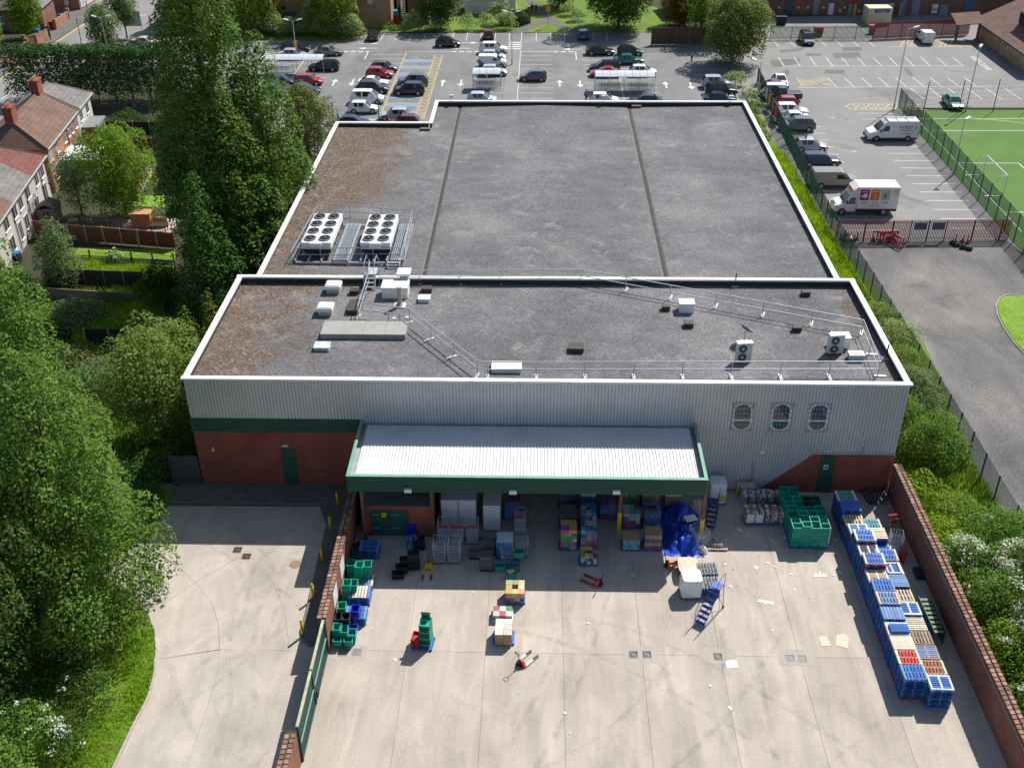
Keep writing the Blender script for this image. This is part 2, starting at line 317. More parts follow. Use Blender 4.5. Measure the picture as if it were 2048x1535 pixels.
# ================================================================ WAREHOUSE
XL, XR, YF, YB, ZT, ZD = -22.67, 23.38, 57.13, 71.95, 8.5, 7.95
RL, RR, RY, RY2 = -21.2, 22.25, 115.4, 108.0
M_brick = brick_mat('red_brick', (.34, .078, .048), (.27, .06, .038), (.25, .12, .09))
M_clad = mat('grey_cladding', (.53, .54, .54), .36, .15, .05, .5, dirt=.3, dirtcol=(.33, .33, .32))
M_green = mat('dark_green_steel', (.012, .085, .055), .55, 0, .12, 1.5, dirt=.25, dirtcol=(.02, .06, .045))
M_green2 = mat('weathered_green_edge', (.15, .34, .24), .6, 0, .1, 1.5)
M_coping = mat('white_coping', (.78, .77, .74), .45, 0, .05, .8, dirt=.3, dirtcol=(.5, .48, .44))
M_steel = mat('galvanised_steel', (.50, .52, .54), .42, .55, .12, 6)
M_dark = mat('black_rubber', (.015, .015, .017), .7)
def roof_mat():
    m, n, l, b, o = _new('roof_chippings'); vec = _obj(n)
    c = _ramp(n, l, _noise(n, l, vec, .12, 8, .65, .4), [(.3, (.108, .104, .107)), (.5, (.148, .142, .144)), (.72, (.215, .206, .204))])
    s = n.new('ShaderNodeSeparateXYZ'); l.new(vec, s.inputs[0])
    def rng_(src, a, b_, lo, hi):
        q = n.new('ShaderNodeMapRange'); q.inputs[1].default_value = a; q.inputs[2].default_value = b_; q.inputs[3].default_value = lo; q.inputs[4].default_value = hi
        l.new(src, q.inputs[0]); return q.outputs[0]
    def mth(op, a, b_):
        q = n.new('ShaderNodeMath'); q.operation = op
        for i, v in enumerate((a, b_)):
            if isinstance(v, float): q.inputs[i].default_value = v
            else: l.new(v, q.inputs[i])
        return q.outputs[0]
    # moss: strong on the west side, thin along the east parapets and the back of the front block
    w = rng_(s.outputs[0], -21.5, -9., .44, 0.); e = rng_(s.outputs[0], 20.6, 22.4, 0., .28)
    k = mth('MULTIPLY', rng_(s.outputs[1], 69.5, 71.6, 0., .3), rng_(s.outputs[1], 72., 72.2, 1., 0.))
    far = mth('MULTIPLY', rng_(s.outputs[1], 82., 92., 0., .22), rng_(s.outputs[0], -15., -9., 1., 0.))
    f = mth('ADD', mth('ADD', w, e), mth('ADD', mth('MULTIPLY', k, rng_(s.outputs[0], -24., 0., 1.2, .2)), far))
    nz = _noise(n, l, vec, .34, 9, .68, .5)
    f = mth('ADD', f, nz); mask = _ramp(n, l, f, [(.74, 0.), (.92, .85)])
    moss = _ramp(n, l, _noise(n, l, vec, 4.5, 5, .75), [(.34, (.07, .045, .032)), (.52, (.125, .083, .055)), (.68, (.31, .26, .21))])
    c = _mix(n, l, mask, c, moss)
    c = _mix(n, l, _ramp(n, l, _noise(n, l, vec, .5, 9, .7, .8), [(.54, 0.), (.76, .55)]), c, (.34, .32, .30))
    mp = n.new('ShaderNodeMapping'); mp.inputs['Scale'].default_value = (.3, .9, 1); l.new(vec, mp.inputs[0])
    c = _mix(n, l, 1., c, _ramp(n, l, _noise(n, l, mp.outputs[0], 1, 7, .7, .6), [(.32, .88), (.68, 1.12)]), 'MULTIPLY')
    g = _noise(n, l, vec, 5.5, 4, .9)
    c = _mix(n, l, 1., c, _ramp(n, l, g, [(.32, .5), (.68, 1.55)]), 'MULTIPLY')
    l.new(c, b.inputs['Base Color']); b.inputs['Roughness'].default_value = .95; b.inputs['Specular IOR Level'].default_value = .15
    _bump(n, l, b, g, .7, .05); return m
M_roof = roof_mat()
wh = thing('warehouse', 'large flat-roofed warehouse with ribbed grey cladding and red brick base', 'building', (0, YF, 0))
def wp(mb, name, m, lab=None):
    o = mb.build(name, m, wh, (0, -YF, 0))
    if lab: o['label'] = lab
    return o
wp(MB().box(XL, YF+.06, -.1, XR, YB, ZD-.035), 'wall', M_brick)
wp(MB().box(RL, YB+.01, -.1, RR, RY2, ZD-.25).box(-11.4, RY2, -.1, RR, RY, ZD-.25), 'wall', M_brick)
wp(MB().box(XL+.12, YF+.14, ZD-.03, XR-.12, YB-.14, ZD), 'roof_deck', M_roof)
# rear roof: three shallow pitched bays meeting in two valleys
J1, J2 = -8.85, 9.65
rd = MB()
def bay(xs, y1):
    for (a, za), (b, zb) in zip(xs, xs[1:]): rd.quad((a, YB+.02, za), (b, YB+.02, zb), (b, y1, zb), (a, y1, za))
bay([(RL+.05, ZD+.12), (-11.4, ZD)], RY2-.2); bay([(-11.4, ZD), (J1-.25, ZD-.03)], RY-.2)
bay([(J1+.25, ZD-.03), (.4, ZD+.16), (J2-.25, ZD-.03)], RY-.2); bay([(J2+.25, ZD-.03), (RR-.05, ZD+.12)], RY-.2)
wp(rd, 'rear_roof_deck', M_roof)
M_felt = mat('dark_felt', (.04, .036, .034), .9, 0, .3, 2)
for j in (J1, J2):
    g = MB(); g.quad((j-.25, YB+.02, ZD-.03), (j-.1, YB+.02, ZD-.12), (j-.1, RY-.2, ZD-.12), (j-.25, RY-.2, ZD-.03), 0)
    g.quad((j-.1, YB+.02, ZD-.12), (j+.1, YB+.02, ZD-.12), (j+.1, RY-.2, ZD-.12), (j-.1, RY-.2, ZD-.12), 1)
    g.quad((j+.1, YB+.02, ZD-.12), (j+.25, YB+.02, ZD-.03), (j+.25, RY-.2, ZD-.03), (j+.1, RY-.2, ZD-.12), 0)
    wp(g, 'valley_gutter', [mat('pale_felt', (.13, .12, .112), .9, 0, .3, 1.2, dirt=.5), M_felt])
# parapets: dark upstands inside, white coping on top
def parapet(x0, y0, x1, y1, zt=ZT):
    w = .1; dx, dy = x1-x0, y1-y0; L = math.hypot(dx, dy); nx, ny = -dy/L*w, dx/L*w
    wp(MB().prism([(x0+nx, y0+ny), (x1+nx, y1+ny), (x1-nx, y1-ny), (x0-nx, y0-ny)], ZD-.2, zt-.12), 'parapet', M_felt)
    w = .19; nx, ny = -dy/L*w, dx/L*w; ex, ey = dx/L*.0, dy/L*.0; n = max(1, int(L/3)); gp = .012
    for k in range(n):                               # coping in lengths with open joints
        a, b = k/n+gp/L, (k+1)/n-gp/L
        p, q = (x0+dx*a, y0+dy*a), (x0+dx*b, y0+dy*b)
        wp(MB().prism([(p[0]+nx, p[1]+ny), (q[0]+nx, q[1]+ny), (q[0]-nx, q[1]-ny), (p[0]-nx, p[1]-ny)], zt-.13, zt), 'coping', M_coping)
parapet(XL-.15, YF+.12, XR+.15, YF+.12); parapet(XL+.1, YF+.36, XL+.1, YB-.36); parapet(XR-.1, YF+.36, XR-.1, YB-.36); parapet(XL-.15, YB-.12, XR+.15, YB-.12)
parapet(RL, YB+.12, RL, RY2-.24, ZT-.02); parapet(RL-.22, RY2, -11.65, RY2, ZT-.02); parapet(-11.4, RY2-.24, -11.4, RY-.24, ZT-.02)
parapet(-11.63, RY, RR+.23, RY, ZT-.02); parapet(RR, YB+.12, RR, RY-.24, ZT-.02)
# front elevation
def zb(x): return 5.45 if x < -11.55 else (.12 if x < 15 else (.2+(x-15)*.905 if x < 18.15 else 3.06))
wp(corrugated(XL, XR, zb, ZT-.12, YF), 'cladding', M_clad)
gb = MB().box(XL-.03, YF-.14, 4.46, -11.55, YF-.002, 5.46)
for k in range(7): gb.box(XL-.05, YF-.165, 4.50+k*.135, -11.55, YF-.141, 4.585+k*.135)
wp(gb, 'green_band', M_green)
wp(MB().box(XL, YF-.03, -.1, -11.52, YF-.003, 4.455), 'brick_plinth', M_brick)
wp(MB().xprism([(15, -.1), (15, .28), (18.1, 3.06), (XR, 3.06), (XR, -.1)], YF-.12, YF-.041), 'brick_plinth', M_brick)
def flatbox(p0, p1, name, m, y, d=.05, lab=None):      # box on the front wall, from two (x, z) corners
    return wp(MB().box(p0[0], y-d, p0[1], p1[0], y, p1[1]), name, m, lab)
flatbox((-17.05, .12), (-16.1, 3.05), 'door', M_green, YF-.032, .06); flatbox((-17.05, 2.2), (-16.1, 2.24), 'door_rail', M_dark, YF-.093, .012)
M_lamp = mat('lamp_plastic', (.7, .68, .58), .4, var=.05)
flatbox((-16.9, 3.3), (-16.5, 3.42), 'bulkhead_lamp', M_lamp, YF-.032, .12)
wp(MB().cyl(-21.55, YF-.12, 2.9, 3.1, .1, 10), 'alarm_box', M_lamp)
flatbox((18.6, .05), (19.55, 3.04), 'door', M_green, YF-.121, .05)
flatbox((18.85, 1.95), (19.15, 2.3), 'door_sign', mat('white_plastic', (.75, .75, .73), .4, var=.05), YF-.172, .012)
b_ = MB(); b_.tube([(19., YF-.19, 2.125), (19., YF-.186, 2.125)], .115, 14); wp(b_, 'sign_disc', mat('sign_blue', (.02, .08, .42), .4))
flatbox((18.9, 3.32), (19.25, 3.42), 'bulkhead_lamp', M_lamp, YF-.04, .1)
flatbox((14.6, 3.1), (14.85, 3.32), 'junction_box', MATS['white_plastic'], YF-.04, .08)
wp(MB().tube([(17.9, YF-.12, 3.16), (23.3, YF-.12, 3.16)], .035, 6).tube([(21.2, YF-.12, 3.16), (21.2, YF-.12, 3.5)], .03, 6).cyl(21.2, YF-.16, 3.5, 3.64, .09, 8), 'cable_conduit', M_steel)
wp(MB().tube([(14.3, YF-.1, .2), (14.25, YF-.1, 2.4)], .05, 8), 'downpipe', M_steel)
# three oval windows behind security grilles
M_glass = glass_mat('window_glass', (.025, .075, .095), .05); M_frame = mat('white_window_frame', (.82, .82, .82), .5, var=.08)
for wx in (13.12, 15.58, 17.96):
    zc, rw, rh = 6.0, .52, .44
    def oval(k, n=24, e=0.):
        pts = []
        for i in range(n):
            a = 2*math.pi*i/n; x, z = math.cos(a)*(rw+e), math.sin(a)*(rw+e); pts.append((wx+x, zc+z+(rh if z > 0 else -rh)))
        return pts
    o1, o0 = oval(0, e=.12), oval(0)
    win = wp(MB().xprism(o0, YF-.075, YF-.045), 'window', M_glass)
    fr = MB(); n = len(o0)
    for i in range(n):
        j = (i+1) % n; a, b, c, d = o0[i], o0[j], o1[j], o1[i]
        for y in (YF-.11,): fr.quad((a[0], y, a[1]), (d[0], y, d[1]), (c[0], y, c[1]), (b[0], y, b[1]))
        fr.quad((d[0], YF-.11, d[1]), (d[0], YF-.04, d[1]), (c[0], YF-.04, c[1]), (c[0], YF-.11, c[1]))
    fr.box(wx-rw, YF-.108, zc-.32, wx+rw, YF-.07, zc-.2)
    fr.build('window_frame', M_frame, win)
    gr = MB()
    for k in range(7): x = wx-.66+k*.22; gr.box(x-.012, YF-.2, zc-1.02, x+.012, YF-.176, zc+1.02)
    for z in (-1.04, -.52, 0, .35, .69, 1.04): gr.box(wx-.72, YF-.175, zc+z-.015, wx+.72, YF-.15, zc+z+.015)
    for x in (-.7, .7):
        for z in (-.95, .95): gr.box(wx+x-.02, YF-.15, zc+z-.02, wx+x+.02, YF-.03, zc+z+.02)
    gr.build('security_grille', mat('grille_grey', (.3, .31, .31), .5, .3), win)
# loading canopy
cx0, cx1, cy, ct = -11.5, 10.18, 51.08, 5.4
M_canroof = mat('white_ribbed_sheet', (.64, .635, .615), .5, 0, .06, .6, dirt=.55, dirtcol=(.46, .43, .37))
sh = MB(); n = int((cx1-cx0-.8)/.21); p = (cx1-cx0-.8)/n; prof = []
for i in range(n): a = cx0+.4+i*p; prof += [(a, 0), (a+p*.62, 0), (a+p*.7, .05), (a+p*.92, .05)]
prof.append((cx1-.4, 0))
for (a, da), (b, db) in zip(prof, prof[1:]):
    sh.quad((a, cy+.45, 5.02+da), (b, cy+.45, 5.02+db), (b, 56.9, 5.16+db), (a, 56.9, 5.16+da))
can = wp(sh, 'canopy_roof', M_canroof)
def cpart(mb, name, m): return mb.build(name, m, can)
cpart(MB().box(cx0+.1, cy+.1, 4.8, cx1-.1, 57, 4.98), 'soffit', mat('soffit_grey', (.2, .2, .2), .7))
gt = MB().box(cx0+.06, cy+.08, 4.985, cx1-.06, cy+.44, 5.0).box(cx0+.06, cy+.45, 4.985, cx0+.4, 57, 5.01).box(cx1-.4, cy+.45, 4.985, cx1-.06, 57, 5.01)
cpart(gt, 'box_gutter', mat('gutter_grey', (.36, .37, .37), .5, .2, .15, 2))
fs = MB().box(cx0, cy, 4.25, cx1, cy+.06, ct)
for k in range(8): fs.box(cx0-.01, cy-.025, 4.29+k*.135, cx1+.01, cy-.001, 4.375+k*.135)
cpart(fs, 'front_fascia', M_green)
for x in (cx0, cx1-.06):
    cpart(MB().box(x, cy+.065, 4.25, x+.06, 57, ct), 'side_fascia', M_green)
    xa, xb = (x-.04, x+.16) if x < 0 else (x-.1, x+.1)
    cpart(MB().box(xa, cy+.22, ct+.002, xb, 57.05, ct+.03), 'fascia_cap', M_green2)
cpart(MB().box(cx0-.04, cy-.04, ct+.002, cx1+.04, cy+.2, ct+.03), 'fascia_cap', M_green2)
for q in ((816, 980), (1026, 983), (1233, 983)):
    t = W(q[0], q[1], cy-.1); cpart(MB().box(t.x-.22, cy-.2, t.z-.13, t.x+.22, cy-.03, t.z+.11), 'floodlight', MATS['white_plastic'])
M_post = mat('rusty_brown_steel', (.17, .085, .05), .7, var=.2); M_safety = mat('safety_yellow', (.62, .43, .02), .5, var=.1, dirt=.3)
for qx, qy, yel in ((1237, 1066, 1), (1400, 1080, 1), (868, 1072, 0)):
    b = G(qx, qy); cpart(MB().box(b.x-.11, b.y-.11, -.05, b.x+.11, b.y+.11, 4.8), 'post', M_post)
    if yel: cpart(MB().box(b.x-.13, b.y-.13, -.05, b.x+.13, b.y+.13, 1.75), 'post_guard', M_safety)
cpart(MB().box(-10.9, cy+.4, 0, -10.7, cy+.6, 4.8), 'post', M_post)
# slatted panels added under the canopy; near-black stands in for the open dock's shade
for a, b in ((-5.9, -2.9), (-1.4, 1.8), (3.0, 6.2)):
    s_ = MB()
    for k in range(18): s_.box(a, YF-.1, .1+k*.2, b, YF-.05, .27+k*.2)
    wp(s_, 'dock_shade_panel', mat('dock_shade_black', (.03, .032, .036), .6))
# brick store under the canopy
st = thing('brick_store', 'small brick store with green double doors under the canopy', 'store', (-8.6, 52, 0))
def sp(mb, name, m): return mb.build(name, m, st, (8.6, -52, 0))
sp(MB().box(-10.9, 52, -.05, -6.5, 56.9, 2.5), 'wall', M_brick)
rf = MB()
for i in range(22):
    a = -11+i*.209; rf.quad((a, 51.85, 2.52), (a+.12, 51.85, 2.52), (a+.12, 57, 3.4), (a, 57, 3.4)); rf.quad((a+.12, 51.85, 2.52), (a+.209, 51.85, 2.56), (a+.209, 57, 3.44), (a+.12, 57, 3.4))
sp(rf, 'roof', mat('dull_grey_sheet', (.12, .13, .145), .6, var=.15))
for a in (-10.45, -9.25):
    d = sp(MB().box(a, 51.93, .12, a+1.17, 51.99, 2.08), 'door', M_green)
    for z in (.7, 1.75): MB().box(a+.1, 51.9, z, a+.55, 51.929, z+.04).build('hinge', M_steel, d)
sp(MB().box(-9.75, 51.9, 1.6, -9.45, 51.93, 1.95), 'warning_sign', M_safety)
sp(MB().box(-10.5, 51.6, .0, -8.0, 51.92, .1), 'threshold', M_kerb)
# ================================================================ YARD WALLS, GATES, FENCES
M_wallb = brick_mat('yard_wall_brick', (.30, .105, .065), (.23, .08, .05), (.22, .15, .11))
M_tile = mat('clay_coping', (.27, .15, .10), .9, 0, .3, 6, rnd=.45, dirt=.75, dirtcol=(.09, .07, .04))
tile_me = MB().box(-.11, -.115, 0, .11, .115, .07).mesh('coping_tile', M_tile)
def brick_wall(x0, x1, y0, y1, h, label):
    t = thing('brick_wall', label, 'wall', ((x0+x1)/2, (y0+y1)/2, 0)); cx, cy_ = (x0+x1)/2, (y0+y1)/2
    MB().box(x0, y0, -.1, x1, y1, h).build('wall', M_wallb, t, (-cx, -cy_, 0))
    MB().box(x0-.05, y0, h, x1+.05, y1, h+.03).build('tile_bed', mat('dark_mortar', (.055, .045, .035), .95, var=.3), t, (-cx, -cy_, 0))
    y = y0+.14; k = 0
    while y < y1-.1:
        for q, xo in ((0, x0+.07), (1, x1-.07)):
            if abs(y-y0) < 30 or q == 0:
                o = put('coping_tile', tile_me, t, (xo-cx+random.uniform(-.012, .012), y-cy_+(.05 if q else 0), h+.03), random.uniform(-.06, .06))
        y += .30; k += 1
    return t
lw = brick_wall(-11.92, -11.5, G(663, 1302).y, 56.6, 2.42, 'brick yard wall with white posters between driveway and yard')
rw = brick_wall(23.36, 23.82, 26, YF-.2, 2.42, 'long brown brick wall behind the pallet stacks')
nw = brick_wall(-12.05, -11.62, 25, G(592, 1487).y-1.2, 2.42, 'stub of brick wall at the near end of the green gate')
pipe = MB().tube([(23.33-rw.location.x, 26-rw.location.y, 2.2), (23.33-rw.location.x, YF-.4-rw.location.y, 2.2)], .03, 6).build('cable_conduit', M_steel, rw)
for y in (47.3, 44.9):                               # blank white posters on the left wall
    p = tag(MB().box(-.012, -.55, 0, 0, .55, 1.1).build('poster', MATS['white_plastic'], None, (-11.485, y, 1.0)), 'faded white poster on the brick yard wall, ' + ('farther of the two' if y > 46 else 'nearer of the two'), 'poster', 'posters on the yard wall')
# green palisade gate in two leaves
M_gate = mat('gate_green', (.016, .05, .05), .55, .1, .2, 3); M_gtop = mat('worn_gate_rail', (.38, .40, .26), .7, 0, .3, 2.5, dirt=.5, dirtcol=(.5, .38, .05))
gpale = MB().box(-.03, -.046, .06, .0, .046, 2.42).mesh('pale', M_gate)
ya, yb_ = G(592, 1487).y-1.0, G(663, 1302).y-.1; ym = (ya+yb_)/2
for q, (a, b) in enumerate(((ym+.05, yb_), (ya, ym-.05))):
    t = thing('yard_gate', ('far' if q == 0 else 'near')+' leaf of the tall green palisade yard gate', 'gate', (-11.58, (a+b)/2, 0), 0, 'leaves of the green yard gate')
    L = (b-a)/2
    MB().box(-.09, -L, 2.42, .05, L, 2.52).build('top_rail', M_gtop, t); MB().box(.002, -L, 1.2, .06, L, 1.24).build('mid_rail', M_green2, t); MB().box(.002, -L, .1, .06, L, .15).build('bottom_rail', M_gate, t)
    for s in (-1, 1): MB().box(-.05, s*L-.05, 0, .06, s*L+.05, 2.415).build('stile', M_gate, t)
    n = int(2*L/.105)
    for k in range(1, n): put('pale', gpale, t, (0, -L+2*L*k/n, 0))
    if q == 0: MB().box(.07, -L+.05, .35, .14, -L+.4, .75).build('lock_box', M_dark, t)
# yellow bollards
M_boll = mat('bollard_yellow', (.62, .50, .02), .5, var=.12, dirt=.25)
boll = MB().cyl(0, 0, 0, 1.05, .085, 12).cyl(0, 0, 1.05, 1.12, .085, 12, r1=.04).mesh('bollard', M_boll, True)
bsp = [(676, 1010, 'at the corner of the raised pavement, farthest of the row'), (662, 1060, 'second of the row outside the yard wall'), (645, 1122, 'third of the row outside the yard wall'), (627, 1195, 'fourth of the row outside the yard wall'), (606, 1268, 'nearest of the row, by the kerb end')]
for x, y, d in bsp: tag(put('bollard', boll, None, G(x, y, .12)), 'yellow bollard '+d, 'bollard', 'bollards along the yard wall')
for x, y, d in [(1427, 962, 'beside the canopy corner'), (1454, 975, 'behind the wrapped white pallet'), (1474, 990, 'left of the grey cabinet'), (1497, 992, 'in front of the grey cabinet')]:
    tag(put('bollard', boll, None, G(x, y)), 'yellow bollard '+d, 'bollard', 'bollards by the cladding')
c_ = G(1500, 985); cb = MB().box(-.45, -.3, 0, .45, .3, .9).box(-.48, -.33, .9, .48, .33, .95)
tag(cb.build('meter_cabinet', mat('cabinet_grey', (.36, .38, .39), .5), None, (c_.x-.3, YF-.6, 0)), 'squat grey metal cabinet against the cladding behind bollards', 'cabinet')
p_ = G(1555, 985); tag(MB().box(-.9, -.08, .0, .9, .08, .18).build('kerb_rail', M_boll, None, (p_.x-.2, YF-.5, 0)), 'low yellow guard rail on the ground behind the paper bales', 'rail')
# open-mesh and palisade fences
def mesh_fence(pts, h, label, m, pitch=.06, wire=.012, step=2.5, name='mesh_fence', hor=.4):
    t = thing(name, label, 'fence', (pts[0].x, pts[0].y, 0)); cache = {}
    for a, b in zip(pts, pts[1:]):
        d = b-a; L = d.length; n = max(1, round(L/step)); s = L/n; rz = math.atan2(d.y, d.x)
        mb = MB()
        for k in range(int(s/pitch)): mb.box(k*pitch-wire/2, -.006, .05, k*pitch+wire/2, .006, h-.02)
        z = .1
        while z < h: mb.box(0, -.012, z-.008, s, -.0065, z+.008); z += hor
        me = mb.mesh('mesh_panel', m); po = MB().box(-.04, -.045, -.1, .04, .045, h+.08).mesh('post', m)
        for k in range(n):
            p = a+d*(k/n)-pts[0]; put('mesh_panel', me, t, p, rz)['kind'] = 'stuff'; put('post', po, t, p, rz)
    put('post', po, t, pts[-1]-pts[0], rz); return t
def palisade(a, b, h, label, m, pitch=.155, pw=.085, name='palisade_fence', skip=None, cat='fence'):
    d = b-a; L = d.length; rz = math.atan2(d.y, d.x); t = thing(name, label, cat, a, rz)
    v = h-.12; pl = MB().add([(-pw/2, 0, .05), (pw/2, 0, .05), (pw/2, 0, v), (0, 0, h), (-pw/2, 0, v), (-pw/2, .02, .05), (pw/2, .02, .05), (pw/2, .02, v), (0, .02, h), (-pw/2, .02, v)],
        [(0, 1, 2, 3, 4), (9, 8, 7, 6, 5), (0, 4, 9, 5), (1, 6, 7, 2), (4, 3, 8, 9), (3, 2, 7, 8)]).mesh('pale', m)
    for z in (.3, h-.35): MB().box(0, .021, z, L, .065, z+.05).build('rail', m, t)
    n = int(L/pitch)
    for k in range(n+1):
        if k % 18 == 0: MB().box(-.05, .066, -.1, .05, .16, h-.1).build('post', m, t, (L*k/n, 0, 0))
        put('pale', pl, t, (L*k/n, 0, 0))
    return t
M_fgreen = mat('fence_green', (.016, .10, .07), .5, .1, .1, 2); M_fburg = mat('fence_burgundy', (.23, .02, .035), .5, .1, .12, 2)
M_fblack = mat('fence_black', (.02, .022, .022), .5)
FL = [G(1514, 165), G(1545, 235), G(1612, 370), G(1672, 482), G(1740, 590), G(1850, 770), G(1935, 915), G(1985, 1005), G(2060, 1130)]
mesh_fence(FL, 2.2, 'long green mesh fence between the warehouse verge and the parked cars', M_fgreen, .075, .02, hor=.3)
PF = [G(2046, 507), G(1842, 271)]
mesh_fence([G(2075, 545)]+PF, 3.0, 'green mesh fence with tall posts along the sports pitch', M_fgreen, .075, .018, 2.55, hor=.4)
mesh_fence([G(1846, 229), Vector((64, 139.2, 0)), Vector((92, 140, 0))], 4.2, 'thin black ball-stop fence across the end of the sports pitch', M_fblack, .35, .012, 4.4, hor=.6)
mesh_fence([G(1842, 271), G(1796, 216), G(1846, 229)], 2.6, 'green mesh fence round the pitch corner beside the gate', M_fgreen, .085, .015, 2.5, hor=.45)
g0, g1 = G(1672, 484), G(2014, 481)
u = (g1-g0)/(g1-g0).length
ga, gb_ = g0+u*((g1-g0).length*.42), g0+u*((g1-g0).length*.63)
palisade(g0, ga, 2.3, 'burgundy palisade fence left of the grey gates, behind the red barriers', M_fburg, .15)
palisade(gb_, g1, 2.3, 'burgundy palisade fence between the grey gates and the pitch', M_fburg, .15)
gm = (ga+gb_)/2
M_fgrey = mat('gate_grey', (.10, .11, .13), .5, .2)
for q, (a, b) in enumerate(((ga, gm), (gm, gb_))):
    t = palisade(a+u*.06, b-u*.06, 2.3, ('left' if q == 0 else 'right')+' leaf of the grey gates in the burgundy fence', M_fgrey, .15, name='lane_gate', cat='gate')
    MB().box(.3, -.03, 1.25, 1.5, -.004, 1.95).build('notice_board', mat('board_purple', (.10, .07, .16), .6), t)
palisade(G(1540, 80), G(1744, 79), 2.2, 'grey-green palisade fence in front of the workshop units', M_fgreen, .19)
palisade(G(1746, 79), G(1936, 70), 2.6, 'burgundy palisade fence behind the white van', M_fburg, .13, .1)
palisade(G(1610, 300), G(1570, 288), 2.0, 'short green palisade gate closing the verge beside the warehouse', M_fgreen, .17)
# ================================================================ ROOF PLANT
M_wmet = mat('white_enamel', (.76, .76, .74), .4, 0, .05, 1.5, dirt=.2, dirtcol=(.5, .48, .44)); M_wgrey = mat('pale_grey_metal', (.48, .49, .49), .5, .1, .1, 2)
M_brown = mat('brown_hatch', (.055, .035, .026), .7, 0, .2, 3); M_slab = mat('flat_grey_sheet', (.30, .295, .265), .7, 0, .06, 1)
def fan(mb, x, y, z, r, ma, mb_):
    n = 16
    for j in range(n):
        a, b = 2*math.pi*j/n, 2*math.pi*(j+1)/n
        p = lambda q, t, zz: (x+q*math.cos(t), y+q*math.sin(t), zz)
        mb.quad(p(r, a, z), p(r, b, z), p(r, b, z+.13), p(r, a, z+.13), mb_); mb.quad(p(r*.92, b, z+.01), p(r*.92, a, z+.01), p(r*.92, a, z+.13), p(r*.92, b, z+.13), mb_)
        mb.quad(p(r, a, z+.13), p(r, b, z+.13), p(r*.92, b, z+.13), p(r*.92, a, z+.13), mb_)
        mb.add([(x, y, z+.02), p(r*.92, a, z+.02), p(r*.92, b, z+.02)], [(0, 1, 2)], ma)
    for j in range(5):
        a = j*1.2566; mb.quad((x, y, z+.05), (x+r*.85*math.cos(a), y+r*.85*math.sin(a), z+.03), (x+r*.85*math.cos(a+.6), y+r*.85*math.sin(a+.6), z+.09), (x, y, z+.06), 2)
    mb.cyl(x, y, z+.03, z+.11, r*.25, 8, 2)
pz = 8.4
plat = thing('plant_platform', 'grey steel grating platform under the rooftop condensers', 'platform', (G(700, 480, pz).x, 77, ZD))
px0, px1, py0, py1 = G(590, 520, pz).x, G(800, 518, pz).x, G(700, 520, pz).y, G(740, 447, pz).y
for x in np.linspace(px0, px1, 9):
    MB().box(x-.06-plat.location.x, py0-77, .3, x+.06-plat.location.x, py1-77, .44).build('beam', M_steel, plat)
for y in (py0, py1): MB().box(px0-plat.location.x, y-77-.06, .15, px1-plat.location.x, y-77+.06, .298).build('bearer', M_steel, plat)
gt_ = MB().box(-.5, 0, 0, .5, .18, .03).mesh('grating_plank', mat('grating', (.26, .29, .32), .5, .4, .15, 4))
for xx in (-16.0, -11.5):
    for k in range(8): MB().box(xx-plat.location.x+k*.15-.1, py0-77, .445, xx-plat.location.x+k*.15, py1-77, .47).build('grating_plank', MATS['grating'], plat)
for x in (px0+.15, px1-.15):
    for y in np.linspace(py0+.1, py1-.1, 4): MB().box(x-.06-plat.location.x, y-77-.06, 0, x+.06-plat.location.x, y-77+.06, .148).build('foot', M_dark, plat)
zt_ = 9.42
for q, (fl, fr, bl) in enumerate((((602.5, 485), (661, 486), (630, 427)), ((720, 485), (780, 486), (740, 429)))):
    a, b, c = (G(*p, zt_) for p in (fl, fr, bl)); w_ = b.x-a.x; L = c.y-a.y; cx = (a.x+b.x)/2; cy_ = (a.y+c.y)/2
    t = thing('condenser', ('left' if q == 0 else 'right')+' of two white eight-fan condensers on the rear roof', 'condenser', (cx, cy_, pz+.02), 0, 'rooftop condensers')
    MB().box(-w_/2, -L/2, .45, w_/2, L/2, 1.0).build('casing', M_wmet, t)
    MB().box(-w_/2+.05, -L/2+.05, .15, w_/2-.05, L/2-.05, .449).build('coil', M_dark, t)
    MB().box(-.45, -L/2-.2, .55, .45, -L/2-.001, 1.02).build('control_box', M_wmet, t)
    for sx in (-1, 1):
        for sy in (-1, -.33, .33, 1):
            MB().add([(sx*(w_/2)-sx*.0, sy*(L/2-.12)-.05, 0), (sx*(w_/2-.15), sy*(L/2-.12)-.05, 0), (sx*(w_/2-.5), sy*(L/2-.12)-.05, .44), (sx*(w_/2), sy*(L/2-.12)-.05, .44),
                      (sx*(w_/2), sy*(L/2-.12)+.05, 0), (sx*(w_/2-.15), sy*(L/2-.12)+.05, 0), (sx*(w_/2-.5), sy*(L/2-.12)+.05, .44), (sx*(w_/2), sy*(L/2-.12)+.05, .44)],
                     [(0, 1, 2, 3), (7, 6, 5, 4), (0, 3, 7, 4), (1, 5, 6, 2), (0, 4, 5, 1), (3, 2, 6, 7)]).build('leg', M_wgrey, t)
    for sx in (-.25, .25):
        for k in range(4):
            m_ = MB(); fan(m_, 0, 0, 0, .47, 0, 1); m_.build('fan', [M_dark, mat('fan_cowl', (.28, .28, .31), .5), mat('fan_blade', (.035, .035, .04), .5)], t, (sx*w_*1.0, -L/2+L*(k+.5)/4, 1.0))
